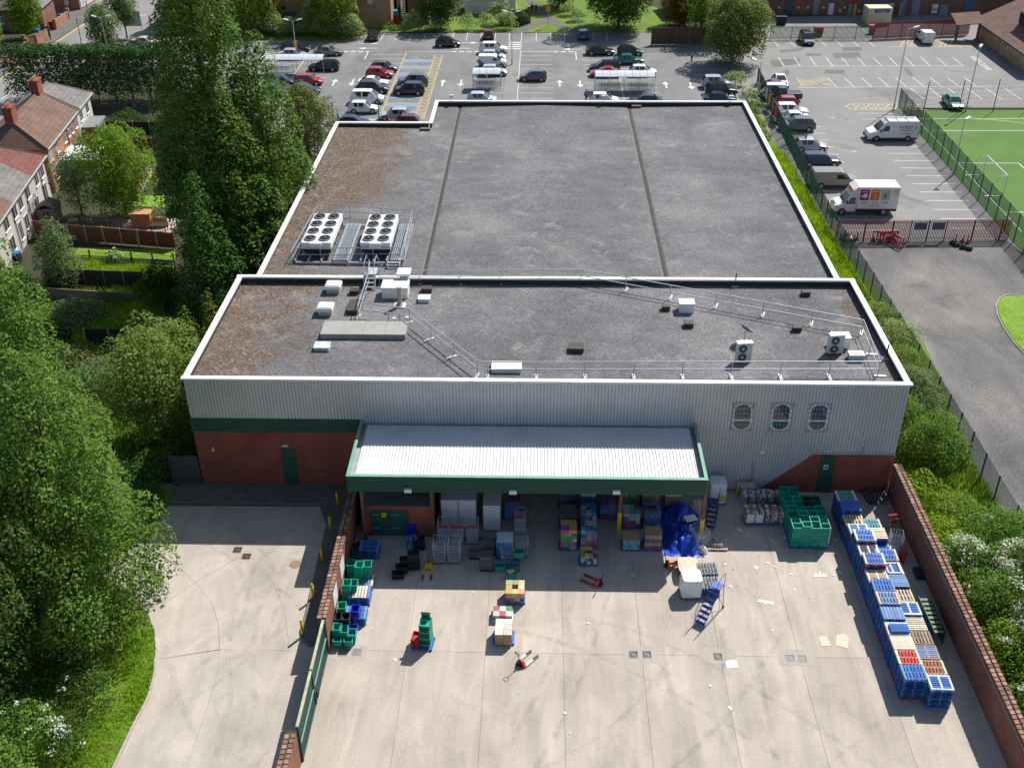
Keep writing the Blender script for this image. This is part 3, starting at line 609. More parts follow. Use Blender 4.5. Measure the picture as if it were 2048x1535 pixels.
def rail(pts, label, feet=True, h=1.1, step=2.0, name='roof_guardrail', z0=ZD):
    t = thing(name, label, 'guardrail', (pts[0][0], pts[0][1], z0)); o = Vector((pts[0][0], pts[0][1], 0))
    P = [Vector((p[0], p[1], 0))-o for p in pts]
    for z in (h, h*.5): MB().tube([p+Vector((0, 0, z)) for p in P], .04, 6).build('rail', M_steel, t)
    po = MB().cyl(0, 0, 0, h, .036, 6).mesh('post', M_steel); ft = MB().box(-.1, -.55, 0, .1, .25, .06).mesh('counterweight', M_wgrey)
    for i, (a, b) in enumerate(zip(P, P[1:])):
        d = b-a; n = max(1, round(d.length/step)); rz = math.atan2(d.y, d.x)
        for k in range(n+(1 if i == len(P)-2 else 0)):
            put('post', po, t, a+d*(k/n))
            if feet: put('counterweight', ft, t, a+d*(k/n), rz)
    return t
def R2(x, y): p = G(x, y, ZD); return (p.x, p.y)
rail([(G(718, 632, ZD).x, G(718, 632, ZD).y), R2(820, 645), R2(955, 750), R2(975, 753), R2(1755, 752), R2(1722, 668), R2(1165, 565), R2(760, 567)], 'long galvanised guardrail looping round the front roof', step=3.2)
rail([R2(718, 640), R2(738, 575), (G(742, 545, ZD).x, YB+1.4)], 'short galvanised handrail beside the roof step-over', step=1.6, feet=False)
rail([R2(590, 522), R2(800, 520)], 'low guardrail in front of the condensers', step=2.2)
rail([R2(810, 520), R2(826, 445), R2(640, 430), R2(618, 470), R2(585, 530)], 'thin guardrail round the back of the condensers', step=2.6, feet=False)
# step-over bridge across the parapet and a small ladder by the platform
b0 = G(747, 555, ZD); sb = thing('roof_step_over', 'galvanised step-over bridge crossing the parapet near the condensers', 'steps', (b0.x, YB-.3, ZD))
for k in range(3): MB().box(-.35, -1.0+k*.28, .2+k*.22, .35, -.74+k*.28, .24+k*.22).build('tread', M_steel, sb)
MB().box(-.35, -.15, .86, .35, 1.0, .9).build('deck', M_wgrey, sb)
for k in range(3): MB().box(-.35, 1.05+k*.28, .66-k*.22, .35, 1.3+k*.28, .7-k*.22).build('tread', M_steel, sb)
for s in (-.38, .38):
    MB().tube([(s, -1.1, 0), (s, -1.1, 1.1), (s, -.2, 1.9), (s, 1.0, 1.9), (s, 1.9, 1.1), (s, 1.9, 0)], .028, 6).build('handrail', M_steel, sb)
    MB().tube([(s, -1.0, .1), (s, -.15, .84), (s, 1.0, .84), (s, 1.85, .1)], .04, 6).build('stringer', M_steel, sb)
s0 = G(787, 540, ZD); ld = thing('platform_steps', 'short steel steps up to the condenser platform', 'steps', (s0.x, s0.y, ZD))
for k in range(3): MB().box(-.45, k*.2, .12+k*.14, .45, k*.2+.2, .16+k*.14).build('tread', M_steel, ld)
for s in (-.48, .45): MB().box(s, 0, 0, s+.03, .66, .46).build('stringer', M_steel, ld)
# vents, hatches and boxes
def vent(x, y, label):
    p = G(x, y, ZD); t = thing('roof_vent', label, 'vent', p, 0, 'white roof vents')
    MB().box(-.48, -.42, 0, .48, .42, .28).build('curb', M_wgrey, t); MB().box(-.42, -.38, .281, .42, .38, .36).build('louvre', M_wgrey, t)
    v = [(sx*a, sy*b, z) for a, b, z in ((.58, .52, .36), (.58, .52, .6), (.45, .4, .7)) for sx, sy in ((-1, -1), (1, -1), (1, 1), (-1, 1))]
    MB().add(v, [(3, 2, 1, 0), (8, 9, 10, 11)]+[(k*4+i, k*4+(i+1) % 4, k*4+4+(i+1) % 4, k*4+4+i) for k in (0, 1) for i in range(4)]).build('cap', M_wmet, t)
vent(668, 582, 'white capped roof vent nearer the back parapet'); vent(652, 626, 'white capped roof vent left of the big brown hatch')
def lidbox(name, x, y, w, d, h, m, label, cat, lip=.04, group=None, z=ZD, curb=None):
    p = G(x, y, z); t = thing(name, label, cat, (p.x, p.y+d/2, z), 0, group)
    MB().box(-w/2, -d/2, -.02, w/2, d/2, h*.7).build('curb', curb or m, t); MB().box(-w/2-lip, -d/2-lip, h*.7, w/2+lip, d/2+lip, h).build('lid', m, t); return t
for x, y, w, d, lab in ((708, 590, .62, .5, 'beside the white vents'), (704, 629, .75, 1.7, 'the largest, next to the short handrail'), (853, 586, .75, .55, 'right of the white plant box'), (1153, 706, .95, .75, 'alone in the middle of the front roof'),
        (1332, 622, .55, .45, 'left of the white cube'), (1378, 656, .6, .55, 'below the white cube'), (1594, 664, .6, .35, 'below the sloping guardrail'), (1612, 593, .6, .45, 'near the right back corner')):
    lidbox('roof_outlet_box', x, y, w, d, .35, M_brown, 'dark brown roof outlet box '+lab, 'roof box', .02, 'brown roof outlet boxes')
lidbox('roof_hatch', 848, 605, .8, .7, .3, M_wmet, 'small white roof hatch right of the flue', 'hatch'); lidbox('roof_hatch', 643, 702, 1.0, .8, .28, mat('mossy_white', (.52, .53, .48), .7, var=.25, scale=3), 'mossy pale hatch left of the front roof', 'hatch')
lidbox('roof_hatch', 1013, 746, 1.9, 1.0, .3, M_wmet, 'long white hatch at the front parapet', 'hatch'); lidbox('plant_box', 1373, 626, 1.05, .8, .75, M_wmet, 'white cube-shaped plant box on the right front roof', 'plant box')
lidbox('plant_box', 1681, 697, 1.15, .8, .85, M_wmet, 'white plant box behind the far right air conditioner', 'plant box'); lidbox('plant_box', 790, 597, 1.9, 1.3, .9, M_wmet, 'big white plant box behind the flue', 'plant box')
tk = lidbox('water_tray', 1713, 722, .95, .6, .45, M_wgrey, 'open pale tray beside the far right air conditioner', 'tray'); MB().box(-.4, -.22, .451, .4, .22, .47).build('tray_floor', mat('tray_beige', (.5, .46, .4), .7), tk)
p = G(726, 678, ZD); sl_ = thing('roof_plinth', 'long low grey sheeted plinth on the left front roof', 'plinth', (p.x, p.y+.95, ZD))
for k in range(4): MB().box(-2.95+k*1.475+.008, -.95, .0, -2.95+(k+1)*1.475-.008, .95, .38+(k % 2)*.003).build('sheet', M_slab, sl_)
fl_ = thing('flue', 'pale steel flue on a white base plate', 'flue', G(800, 612, ZD))
MB().box(-.4, -.35, 0, .4, .35, .12).build('base_plate', M_wmet, fl_); MB().cyl(0, 0, .12, .22, .28, 12).cyl(0, 0, .22, 1.5, .17, 12).build('pipe', mat('flue_buff', (.42, .40, .33), .5, .2), fl_); MB().cyl(0, 0, 1.5, 1.58, .2, 12).build('rim', M_wgrey, fl_)
hd = thing('air_duct', 'grey cowl duct standing over the back parapet', 'duct', (G(813, 560, ZD).x, YB-.7, ZD))
MB().box(-.28, -.2, 0, .28, .2, 1.15).build('shaft', M_wgrey, hd); MB().box(-.5, -.55, 1.15, .5, .55, 1.3).build('cowl', M_wmet, hd)
for k, (x, y) in enumerate(((778, 644), (789, 646), (800, 645), (815, 644))):
    p = G(x, y, ZD); t = thing('vent_pipe', 'small vent pipe with white cap by the grey plinth, '+('first', 'second', 'third', 'last')[k]+' from the left', 'pipe', p, 0, 'vent pipes by the plinth')
    MB().cyl(0, 0, 0, .12, .1, 8).build('collar', mat('collar_red', (.3, .12, .08), .7), t); MB().cyl(0, 0, .12, .3+.5*(k in (0, 2)), .045, 8).build('pipe', M_steel, t)
    if k in (1, 3): MB().cyl(0, 0, .3, .42, .12, 8).build('cap', M_wmet, t)
for x, y, lab in ((1485, 722, 'grey twin-fan air conditioner beside the satellite dish'), (1668, 706, 'grey twin-fan air conditioner at the right end of the roof')):
    p = G(x, y, ZD); t = thing('air_conditioner', lab, 'air conditioner', p, .12)
    MB().box(-.5, -.18, .08, .5, .2, 1.42).build('casing', mat('aircon_grey', (.52, .53, .52), .45), t); MB().box(-.52, -.2, 1.42, .52, .22, 1.46).build('top', M_wmet, t)
    for z in (.42, 1.05):
        m_ = MB().tube([(-.12, -.2, z), (-.12, -.181, z)], .29, 16).tube([(-.12, -.215, z), (-.12, -.201, z)], .1, 10, 1); m_.build('fan_grille', [mat('fan_dark', (.05, .055, .06), .5), M_wgrey], t)['kind'] = 'stuff'
    for s in (-.4, .4): MB().box(s-.04, -.25, 0, s+.04, .25, .08).build('foot', M_dark, t)
p = G(1490, 690, ZD); t = thing('satellite_dish', 'dark grey satellite dish tilted upward on the roof', 'satellite dish', (p.x, p.y+.4, ZD))
d_ = MB(); n = 16; ax = Vector((.55, .35, .7)).normalized(); u_ = ax.orthogonal().normalized(); v_ = ax.cross(u_); c0 = Vector((0, 0, .95))
rings = [[c0+ax*(q*q*.14)+(u_*math.cos(2*math.pi*j/n)+v_*math.sin(2*math.pi*j/n))*q*.55 for j in range(n)] for q in (.05, .5, 1)]
for a, b in zip(rings, rings[1:]):
    for j in range(n): d_.quad(a[j], a[(j+1) % n], b[(j+1) % n], b[j])
d_.build('dish', mat('dish_dark', (.09, .10, .11), .5), t, smooth=True); MB().tube([(0, 0, 0), (0, 0, .95)], .035, 6).build('mast', M_steel, t); MB().tube([c0, c0+ax*.6], .015, 5).build('feed_arm', M_wgrey, t); MB().box(-.3, -.25, 0, .3, .25, .05).build('base', M_wgrey, t)
for x, y, lab in ((1470, 572, 'thin black vent pipe beside the back parapet'), (1772, 716, 'bent black pipe at the right parapet')):
    p = G(x, y, ZD); t = thing('black_pipe', lab, 'pipe', p); MB().tube([(0, 0, 0), (0, 0, .9), (.05, .1, 1.0)], .05, 7).build('pipe', M_dark, t); MB().cyl(0, 0, 0, .04, .3, 10).build('flashing', M_wgrey, t)
for x, y, lab in ((850, 262, 'at the step in the back parapet'), (1273, 216, 'beside the right valley at the back'), (1447, 210, 'near the far right corner')):
    lidbox('rear_outlet_box', x, y, 1.0, .5, .22, mat('rusty_box', (.14, .085, .06), .8), 'rusty brown rainwater box '+lab, 'roof box', .02, 'boxes on the rear roof')
for x, y, lab in ((903, 200, 'at the far left corner of the rear parapet'), (1207, 201, 'in the middle of the rear parapet'), (1462, 199, 'at the far right of the rear parapet')):
    p = W(x, y, RY); t = thing('floodlight', 'small white floodlight '+lab, 'floodlight', (p.x, RY, ZT-.02)); MB().tube([(0, 0, 0), (0, 0, .35)], .03, 6).build('bracket', M_steel, t); MB().box(-.25, -.12, .35, .25, .12, .62).build('head', MATS['white_plastic'], t)
p = G(1500, 700, ZD)
# ================================================================ YARD GOODS
def wood(name, col, rnd=.2, dirt=.35): return mat(name, col, .8, 0, .2, 2.5, rnd=rnd, dirt=dirt, dirtcol=mul(col, .45))
P_BLUE = wood('pallet_blue', (.035, .13, .42)); P_LBLUE = wood('pallet_worn_blue', (.14, .24, .42)); P_WOOD = wood('pallet_pine', (.56, .41, .24)); P_GREY = wood('pallet_grey_wood', (.27, .19, .135))
P_RED = wood('pallet_red', (.45, .035, .03)); P_CREAM = wood('pallet_cream', (.60, .52, .40)); P_TEAL = wood('pallet_teal', (.06, .26, .28)); P_BRN = wood('pallet_brown', (.27, .11, .065)); P_WHITE = wood('pallet_whitewashed', (.58, .62, .64))
def pallet_mesh(m, along='y', L=1.2, D=1.0):
    mb = MB()
    for x in (-L/2+.07, 0, L/2-.07):
        for y in (-D/2+.06, 0, D/2-.06): mb.box(x-.07, y-.05, .02, x+.07, y+.05, .095)
    for x in (-L/2+.07, 0, L/2-.07): mb.box(x-.06, -D/2, 0, x+.06, D/2, .019)
    for y in (-D/2+.05, 0, D/2-.05): mb.box(-L/2, y-.05, .096, L/2, y+.05, .115)
    for k in range(7):
        if along == 'y': x = -L/2+.06+k*(L-.12)/6; mb.box(x-.058, -D/2, .116, x+.058, D/2, .14)
        else: y = -D/2+.055+k*(D-.11)/6; mb.box(-L/2, y-.052, .116, L/2, y+.052, .14)
    return mb.mesh('pallet', m)
PH = .142; PM = {}
ORD = ['top', 'second', 'third', 'fourth', 'fifth', 'sixth', 'seventh', 'eighth', 'ninth', 'tenth', 'eleventh', 'twelfth', 'thirteenth', 'fourteenth', 'fifteenth']
def pallet(loc, m, label, group=None, rz=0, along='y'):
    k = (m.name, along)
    if k not in PM: PM[k] = pallet_mesh(m, along)
    return tag(put('pallet', PM[k], None, loc, rz), label, 'pallet', group)
BM = {}
def top_pallet(loc, m, m2, label, along='y', rz=0, gaps=.3, L=1.2, D=1.0):  # a pallet whose boards can be told apart: m boards, m2 edge boards
    t = thing('pallet', label, 'pallet', loc, rz)
    for x in (-L/2+.07, 0, L/2-.07):
        k = ('bearer', m2.name, D)
        if k not in BM: BM[k] = MB().box(-.07, -D/2, .0, .07, D/2, .095).mesh('bearer', m2)
        put('bearer', BM[k], t, (x, 0, 0))
    k = ('cross', m2.name, L)
    if k not in BM: BM[k] = MB().box(-L/2, -.05, .096, L/2, .05, .116).mesh('cross_board', m2)
    if along == 'y':
        for y in (-D/2+.05, 0, D/2-.05): put('cross_board', BM[k], t, (0, y, 0))
    n = 7; W_ = (L if along == 'y' else D); bw = W_/n*(1-gaps)
    for q in range(n):
        mm = m2 if q in (0, n-1) else m; k = ('deck', mm.name, along, round(bw, 3))
        if k not in BM: BM[k] = (MB().box(-bw/2, -D/2, .117, bw/2, D/2, .142) if along == 'y' else MB().box(-L/2, -bw/2, .097, L/2, bw/2, .142)).mesh('deck_board', mm)
        o = -W_/2+bw/2+q*(W_-bw)/(n-1); put('deck_board', BM[k], t, (o, 0, 0) if along == 'y' else (0, o, 0))
    if m2 is not m and along == 'x':
        for x in (-L/2+.06, 0, L/2-.06): MB().box(x-.05, -D/2, .1425, x+.05, D/2, .15).build('edge_board', m2, t)
    return t
def stack(x, y, n, top, label, rz=0, odd=None):
    for k in range(n-1):
        m = P_BLUE if random.random() < .8 else random.choice([P_RED, P_LBLUE, P_TEAL, P_BLUE, P_GREY])
        if odd and k in odd: m = odd[k]
        pallet((x+random.uniform(-.025, .025), y+random.uniform(-.02, .02), k*PH), m, ORD[n-1-k]+' pallet under the '+label, 'stack topped by the '+label, rz+random.uniform(-.02, .02))
    return top_pallet((x, y, (n-1)*PH), *top[:2], label, top[2], rz+random.uniform(-.03, .03), top[3] if len(top) > 3 else .3)
A = [(11, (P_BLUE, P_LBLUE, 'y'), 'worn blue pallet on the nearest stack of the left row'), (11, (P_RED, P_CREAM, 'y'), 'red slatted pallet with pale edges'), (11, (P_CREAM, P_CREAM, 'x', .02), 'closed cream pallet behind the red slatted one'),
     (11, (P_WHITE, P_WHITE, 'x', .1), 'whitewashed pallet carrying a small blue half pallet'), (12, (P_LBLUE, P_LBLUE, 'y', .12), 'pale blue boarded pallet behind the half pallet'), (13, (P_LBLUE, P_CREAM, 'y', .35), 'cream pallet with pale blue slats in the left row'),
     (13, (P_BLUE, P_LBLUE, 'y'), 'blue pallet between two cream pallets in the left row'), (11, (P_WOOD, P_CREAM, 'x', .35), 'low pine pallet sunk between taller blue stacks'), (14, (P_BLUE, P_WHITE, 'y'), 'blue pallet over a red one, left row'),
     (12, (P_GREY, P_WHITE, 'x', .7), 'open pale frame pallet with wide dark gaps'), (14, (P_BLUE, P_WHITE, 'y'), 'bright blue pallet on the tallest stack of the left row'), (11, (P_LBLUE, P_WHITE, 'x'), 'whitish blue pallet behind the tallest stack'),
     (10, (P_WOOD, P_WOOD, 'y', .5), 'bare pine pallet with wide gaps, left row'), (12, (P_BLUE, P_BLUE, 'x', .12), 'plain dark blue boarded pallet in the shade'), (12, (P_TEAL, P_CREAM, 'y'), 'blue and teal pallet on the farthest stack of the left row')]
y = 39.75
for k, (n, top, lab) in enumerate(A):
    x = 19.83+(k*.008 if k < 9 else .07-(k-9)*.02); stack(x, y, n, top, lab, odd={0: P_RED} if k in (0, 1, 4) else ({n-2: P_RED} if k == 8 else None)); y += 1.055
t_ = top_pallet((19.9, 39.75+3*1.055-.1, 11*PH), P_BLUE, P_BLUE, 'small blue half pallet lying on a whitewashed pallet', 'x', 0, .2, L=1.0, D=.6)
B = [(10, (P_BLUE, P_WHITE, 'x'), 'blue and white pallet on the nearest stack of the wall row'), (10, (P_BRN, P_CREAM, 'y', .35), 'cream pallet with brown slats in the wall row'), (10, (P_LBLUE, P_GREY, 'x', .25), 'greyish blue pallet with crosswise slats in the wall row'),
     (10, (P_GREY, P_GREY, 'y', .3), 'weathered grey wood pallet in the wall row'), (10, (P_CREAM, P_CREAM, 'x', .3), 'clean cream pine pallet in the wall row'), (11, (P_BLUE, P_WHITE, 'x'), 'blue pallet with white centre strip, beside the pine slats'),
     (10, (P_WOOD, P_WOOD, 'y', .5), 'gappy pine pallet beside the green steel steps'), (11, (P_LBLUE, P_LBLUE, 'x', .15), 'striped pale blue pallet in the wall row'), (11, (P_BLUE, P_WHITE, 'x', .2), 'blue pallet under a small pine frame'),
     (12, (P_BLUE, P_CREAM, 'y', .3), 'blue pallet with broad cream border, wall row'), (8, (P_BLUE, P_BLUE, 'y', .3), 'low dark blue pallet in the shade, wall row'), (11, (P_CREAM, P_CREAM, 'x', .25), 'cream moulded pallet near the orange trolley'), (10, (P_TEAL, P_CREAM, 'y', .3), 'cream pallet with teal slats, farthest in the wall row')]
y = 39.2
for k, (n, top, lab) in enumerate(B):
    stack(21.05+(k*-.02), y, n, top, lab); y += 1.06+(.12 if k in (5,) else 0)
fr = thing('pine_frame', 'small pine frame lying on a blue pallet', 'frame', (20.95, 39.2+8*1.06+.12, 11*PH+.012))
for s in (-1, 1): MB().box(-.35, s*.42-.05, 0, .35, s*.42+.05, .03).build('board', P_CREAM, fr); MB().box(s*.38-.05, -.47, .031, s*.38+.05, .47, .06).build('board', P_CREAM, fr)
# crates
def crate_mesh(m, w=.6, d=.4, h=.32, tap=.03, t=.02, name='crate'):
    mb = MB(); a = [(sx*(w/2-tap), sy*(d/2-tap)) for sx, sy in ((-1, -1), (1, -1), (1, 1), (-1, 1))]; b = [(sx*w/2, sy*d/2) for sx, sy in ((-1, -1), (1, -1), (1, 1), (-1, 1))]
    c = [(sx*(w/2-t), sy*(d/2-t)) for sx, sy in ((-1, -1), (1, -1), (1, 1), (-1, 1))]; e = [(sx*(w/2-tap-t), sy*(d/2-tap-t)) for sx, sy in ((-1, -1), (1, -1), (1, 1), (-1, 1))]
    v = [(*p, 0) for p in a]+[(*p, h) for p in b]+[(*p, h) for p in c]+[(*p, t) for p in e]
    f = [(3, 2, 1, 0), (12, 13, 14, 15)]
    for i in range(4): j = (i+1) % 4; f += [(i, j, 4+j, 4+i), (4+i, 4+j, 8+j, 8+i), (8+i, 8+j, 12+j, 12+i)]
    mb.add(v, f); r = .02
    for x0, y0, x1, y1 in ((-w/2-r, -d/2-r, w/2+r, -d/2), (-w/2-r, d/2, w/2+r, d/2+r), (-w/2-r, -d/2, -w/2, d/2), (w/2, -d/2, w/2+r, d/2)): mb.box(x0, y0, h-.05, x1, y1, h+.004)
    return mb.mesh(name, m)
M_cg = mat('crate_green', (.012, .33, .23), .45, 0, .12, 3, rnd=.18, dirt=.2); M_cdg = mat('crate_dark_green', (.008, .10, .06), .5, 0, .15, 3, rnd=.25); M_cb = mat('crate_blue', (.01, .03, .42), .45, rnd=.15); M_cr = mat('crate_red', (.42, .03, .03), .5, rnd=.2); M_ck = mat('crate_black', (.022, .022, .026), .5, rnd=.3); M_cgr = mat('crate_grey', (.13, .135, .14), .5, rnd=.2)
CM = {}
def crate(loc, m, label, group=None, rz=0, w=.6, d=.4, h=.32):
    k = (m.name, w, d, h)
    if k not in CM: CM[k] = crate_mesh(m, w, d, h)
    return tag(put('crate', CM[k], None, loc, rz), label, 'crate', group)
def nest(x, y, z, n, m, label, rz=0, step=.11, w=.6, d=.4, h=.34, lean=0):
    for k in range(n): crate((x+lean*k*.5+random.uniform(-.006, .006), y-lean*k*.2, z+k*step), m, label+(', '+ORD[n-1-k]+' from top' if n > 1 else ''), label, rz+random.uniform(-.015, .015), w, d, h)
# loads of nested green crates in front of the slanted brick
base_l, base_r = G(1580, 1098), G(1655, 1100); wx = (base_r.x-base_l.x)/2
for r in range(4):
    for c in range(2):
        cx, cy_ = base_l.x+wx*(c+.5)-.02*r, base_l.y+.55+r*1.12
        if r == 3 and c == 1: continue
        where = ('nearest', 'second', 'third', 'farthest')[r]+(' left' if c == 0 else ' right')
        pallet((cx, cy_, 0), P_BLUE, 'blue pallet under the '+where+' load of green crates', None, 0)
        hh = [11, 11, 10, 9][r]; mm = M_cdg if (r, c) == (2, 1) else M_cg
        for i in range(2):
            for j in range(2):
                n = hh+random.choice([-1, 0, 0]); full = (r == 0 and j == 0) or (c == 0 and i == 0 and r < 3); lo = 0 if full else n-3; nest(cx-.29+i*.58, cy_-.25+j*.5, PH+lo*.13, n-lo, mm, 'green crate in the '+('back ' if j else 'front ')+('right' if i else 'left')+' column of the '+where+' load', 0, .13, .56, .48, .36)
for k, (x, y, z, m, lab) in enumerate(((1627, 985, 0, M_cr, 'red tray on the dark green trays near the green door'), (1590, 975, 0, M_cr, 'bright red tray against the slanted brick'), (1612, 968, 0, M_cdg, 'dark green tray beside the green door'), (1632, 968, 0, M_cdg, 'dark green tray right in front of the green door'))):
    p = G(x, y); g_ = 'tray stacks near the green door'
    for q in range(4 if m is M_cdg else 6): crate((p.x, p.y+.4, q*.2), M_cdg if q < 5 else m, lab if q == (3 if m is M_cdg else 5) else ORD[(3 if m is M_cdg else 5)-q]+' tray down under the '+lab, 'trays with the '+lab, 0, 1.0 if k == 0 else .75, .5, .22)
# crates along the left wall
pallet_rows = [(726, 1118, 5), (712, 1180, 3), (716, 1212, 5), (700, 1250, 4), (690, 1288, 1)]
for k, (x, y, n) in enumerate(pallet_rows):
    p = G(x, y); yy = p.y+.5; xx = -10.35 if k != 4 else -10.75; lab = ('farthest', 'second', 'white-topped middle', 'fourth', 'nearest')[k]+' low pallet stack by the left yard wall'
    for q in range(n-1): pallet((xx, yy, q*PH), P_BLUE, ORD[n-1-q]+' pallet down in the '+lab, lab)
    ma, mb_ = (P_BLUE, P_LBLUE) if k in (0, 3, 4) else ((P_LBLUE, P_CREAM) if k == 1 else (P_CREAM, P_LBLUE)); top_pallet((xx, yy, (n-1)*PH), ma, mb_, 'top pallet of the '+lab, 'y', 0, .2)
zz = [PH*5, PH*3, PH*5, PH*4, PH]
def wl(x, y, z=0): p = G(x, y, z); return p.x, p.y
for x, y, z, n, m, lab, lean in ((697, 1158, 0, 9, M_cg, 'green crates stacked against the wall at the shade edge', 0), (716, 1170, 0, 13, M_cg, 'tall leaning green crate pile', .03), (731, 1166, 0, 12, M_cg, 'green crate pile nearest the yard floor', .04), (690, 1205, 0, 12, M_cg, 'tall green crate pile below the posters', .02), (705, 1200, 0, 10, M_cg, 'green crate pile right of the poster pile', .03),
        (708, 1120, 0, 4, M_cdg, 'shaded green crates beside the blue pallets', 0), (684, 1232, .55, 4, M_cg, 'green crates above the black crates', 0), (674, 1262, 0, 7, M_ck, 'black crates against the wall', 0), (692, 1266, 0, 9, M_ck, 'taller black crates', .01), (711, 1238, .5, 4, M_cb, 'blue crates beside the black ones', 0),
        (725, 1246, 0, 1, M_cg, 'single green crate out on the concrete', 0), (672, 1280, PH, 6, M_cg, 'near green crate pile at the wall', 0), (688, 1282, PH, 5, M_cg, 'near green crate pile in the middle', 0), (704, 1284, PH, 3, M_cg, 'near green crate pile at the edge', 0), (675, 1292, PH, 2, M_cg, 'front green crates on the near pallet', 0), (697, 1293, PH, 2, M_cg, 'front right green crates on the near pallet', 0), (706, 1272, PH, 2, M_cb, 'blue crates half hidden behind the near green piles', 0)):
    a, b = wl(x, y, z); a = max(a, -11.15); nest(a, b+.25, z, n, m, lab if n == 1 else 'crate among the '+lab, random.uniform(-.05, .05), .1, .46, .56, .34, lean)
# black collapsible crates, grey nested trays
for x, y, n, lab in ((828, 1140, 7, 'tall pile of black trays'), (812, 1138, 4, 'mid pile of black trays'), (796, 1158, 2, 'low pile of black trays'), (803, 1148, 3, 'second low pile of black trays'), (838, 1100, 5, 'dark tray pile in the shade')):
    p = G(x, y)
    for q in range(n): crate((p.x, p.y+.2, q*.17), M_ck, 'black tray in the '+lab+', '+ORD[n-1-q]+' from top', lab, .15, .7, .5, .18)
for x, y, n, lab in ((973, 1142, 5, 'nearest pile of grey trays'), (951, 1118, 2, 'left pile of grey trays'), (978, 1110, 5, 'far pile of grey trays')):
    p = G(x, y)
    for q in range(n): crate((p.x, p.y+.25, .12+q*.2), M_cgr, 'grey tray in the '+lab+', '+ORD[n-1-q]+' from top', lab, -.08, .75, .55, .2)
    dl = tag(MB().box(-.38, -.3, .05, .38, .3, .11).build('tray_dolly', M_ck, None, (p.x, p.y+.25, 0)), 'wheeled dolly under the '+lab, 'dolly')
for x, y, lab in ((1000, 1143, 'upright green crate beside the grey trays'), (1022, 1160, 'green crate of bread rolls'), (1026, 1143, 'tilted green crate behind the bread rolls'), (1037, 1128, 'small green crate with white film')):
    p = G(x, y); c_ = crate((p.x, p.y+.2, 0 if x != 1037 else .5), M_cg, lab, None, .1, .62, .45, .5 if x == 1022 else .42)
p = G(1022, 1160); br = MB()
for k in range(16): br.cbox((p.x+random.uniform(-.22, .22), p.y+.2+random.uniform(-.14, .14), .5+random.uniform(-.03, .04)), (.14, .08, .06), Matrix.Rotation(random.uniform(0, 3), 3, 'Z'))
tag(br.build('bread_packs', mat('bread_cream', (.62, .5, .33), .7, var=.2)), 'cream bread packs heaped in a green crate', 'bread', kind='stuff')
# goods on pallets
PAL = [(.55, .05, .12), (.45, .02, .30), (.02, .18, .42), (.6, .3, .04), (.03, .33, .12), (.62, .55, .45), (.45, .40, .1), (.5, .3, .4), (.08, .4, .45), (.1, .06, .2), (.35, .2, .1)]
GM = [mat('carton_%d' % i, tuple(.78*q+.22*sum(c)/3 for q in c), .65, 0, .2, 6, rnd=.25) for i, c in enumerate(PAL)]
M_card = mat('brown_cardboard', (.38, .25, .14), .85, 0, .12, 3, rnd=.15); M_film = mat('clear_film', (.55, .62, .68), .25, 0, .1, 4); M_wrap = mat('white_wrap', (.70, .72, .74), .3, 0, .06, 3, bump=.6, bscale=9)
KM = {}
def goods(x, y, label, rows, w=1.15, d=.95, pal=P_BLUE, at=None, rz=0):
    # rows: (layer height, columns x, columns y, [material indices])
    p = at or G(x, y); t = thing('goods_pallet', label, 'goods pallet', (p.x, p.y+d/2, 0), rz)
    if (pal.name, 'y') not in PM: PM[(pal.name, 'y')] = pallet_mesh(pal)
    put('pallet', PM[(pal.name, 'y')], t); z = PH
    for h, nx, ny, ms in rows:
        for i in range(nx):
            for j in range(ny):
                if nx > 1 and ny > 1 and 0 < i < nx-1 and 0 < j < ny-1 and (h, nx, ny, ms) is not rows[-1]: continue
                m = GM[random.choice(ms)] if isinstance(ms, (list, tuple)) else ms; k = (m.name, nx, ny, h, w, d)
                if k not in KM: KM[k] = MB().box(-w/nx/2*.97, -d/ny/2*.97, 0, w/nx/2*.97, d/ny/2*.97, h*.975).mesh('carton', m)
                put('carton', KM[k], t, (-w/2+w*(i+.5)/nx+random.uniform(-.008, .008), -d/2+d*(j+.5)/ny, z))
        z += h
    return t
goods(1137, 1102, 'multicoloured grocery pallet left of the aisle under the canopy edge', [(.22, 5, 3, [8, 9, 7]), (.22, 4, 3, [0, 4, 8]), (.2, 6, 3, [0]), (.2, 4, 3, [4, 7, 5]), (.22, 3, 3, [7, 5, 4]), (.24, 3, 2, [2, 3, 4]), (.26, 2, 2, [1, 3])], .98, 1.0)
goods(1177, 1131, 'low grocery pallet with green and yellow packs out in front', [(.2, 5, 4, [9, 5, 4, 6]), (.25, 4, 4, [4, 6, 9, 5]), (.2, 4, 3, [4, 6, 3, 9])], 1.0, .9)
goods(1177, 1100, 'tall grocery pallet with torn cardboard on top', [(.3, 4, 3, [2, 9, 8]), (.3, 3, 3, [2, 3, 0]), (.3, 3, 3, [8, 2]), (.28, 3, 3, [0, 7, 9]), (.25, 4, 3, [8, 2, 7])], 1.0, 1.0)
goods(1262, 1102, 'pallet of bottled drinks under a sheet of cardboard', [(.22, 6, 4, [8]), (.22, 6, 4, [8, 2]), (.25, 5, 4, [8]), (.05, 1, 1, M_card)], 1.02, .95, P_RED)
goods(1305, 1102, 'pallet of brown cartons and dark blue boxes', [(.28, 2, 2, [9]), (.28, 2, 2, M_card), (.28, 2, 2, [9, 9]), (.28, 2, 2, M_card)], 1.05, .95)
goods(1262, 1058, 'jumbled grocery pallet behind the bottled drinks', [(.3, 4, 3, [9, 0, 2]), (.3, 4, 3, [0, 8, 5]), (.28, 3, 3, [5, 8, 2]), (.22, 3, 2, [5, 8, 0])], 1.05, 1.0)
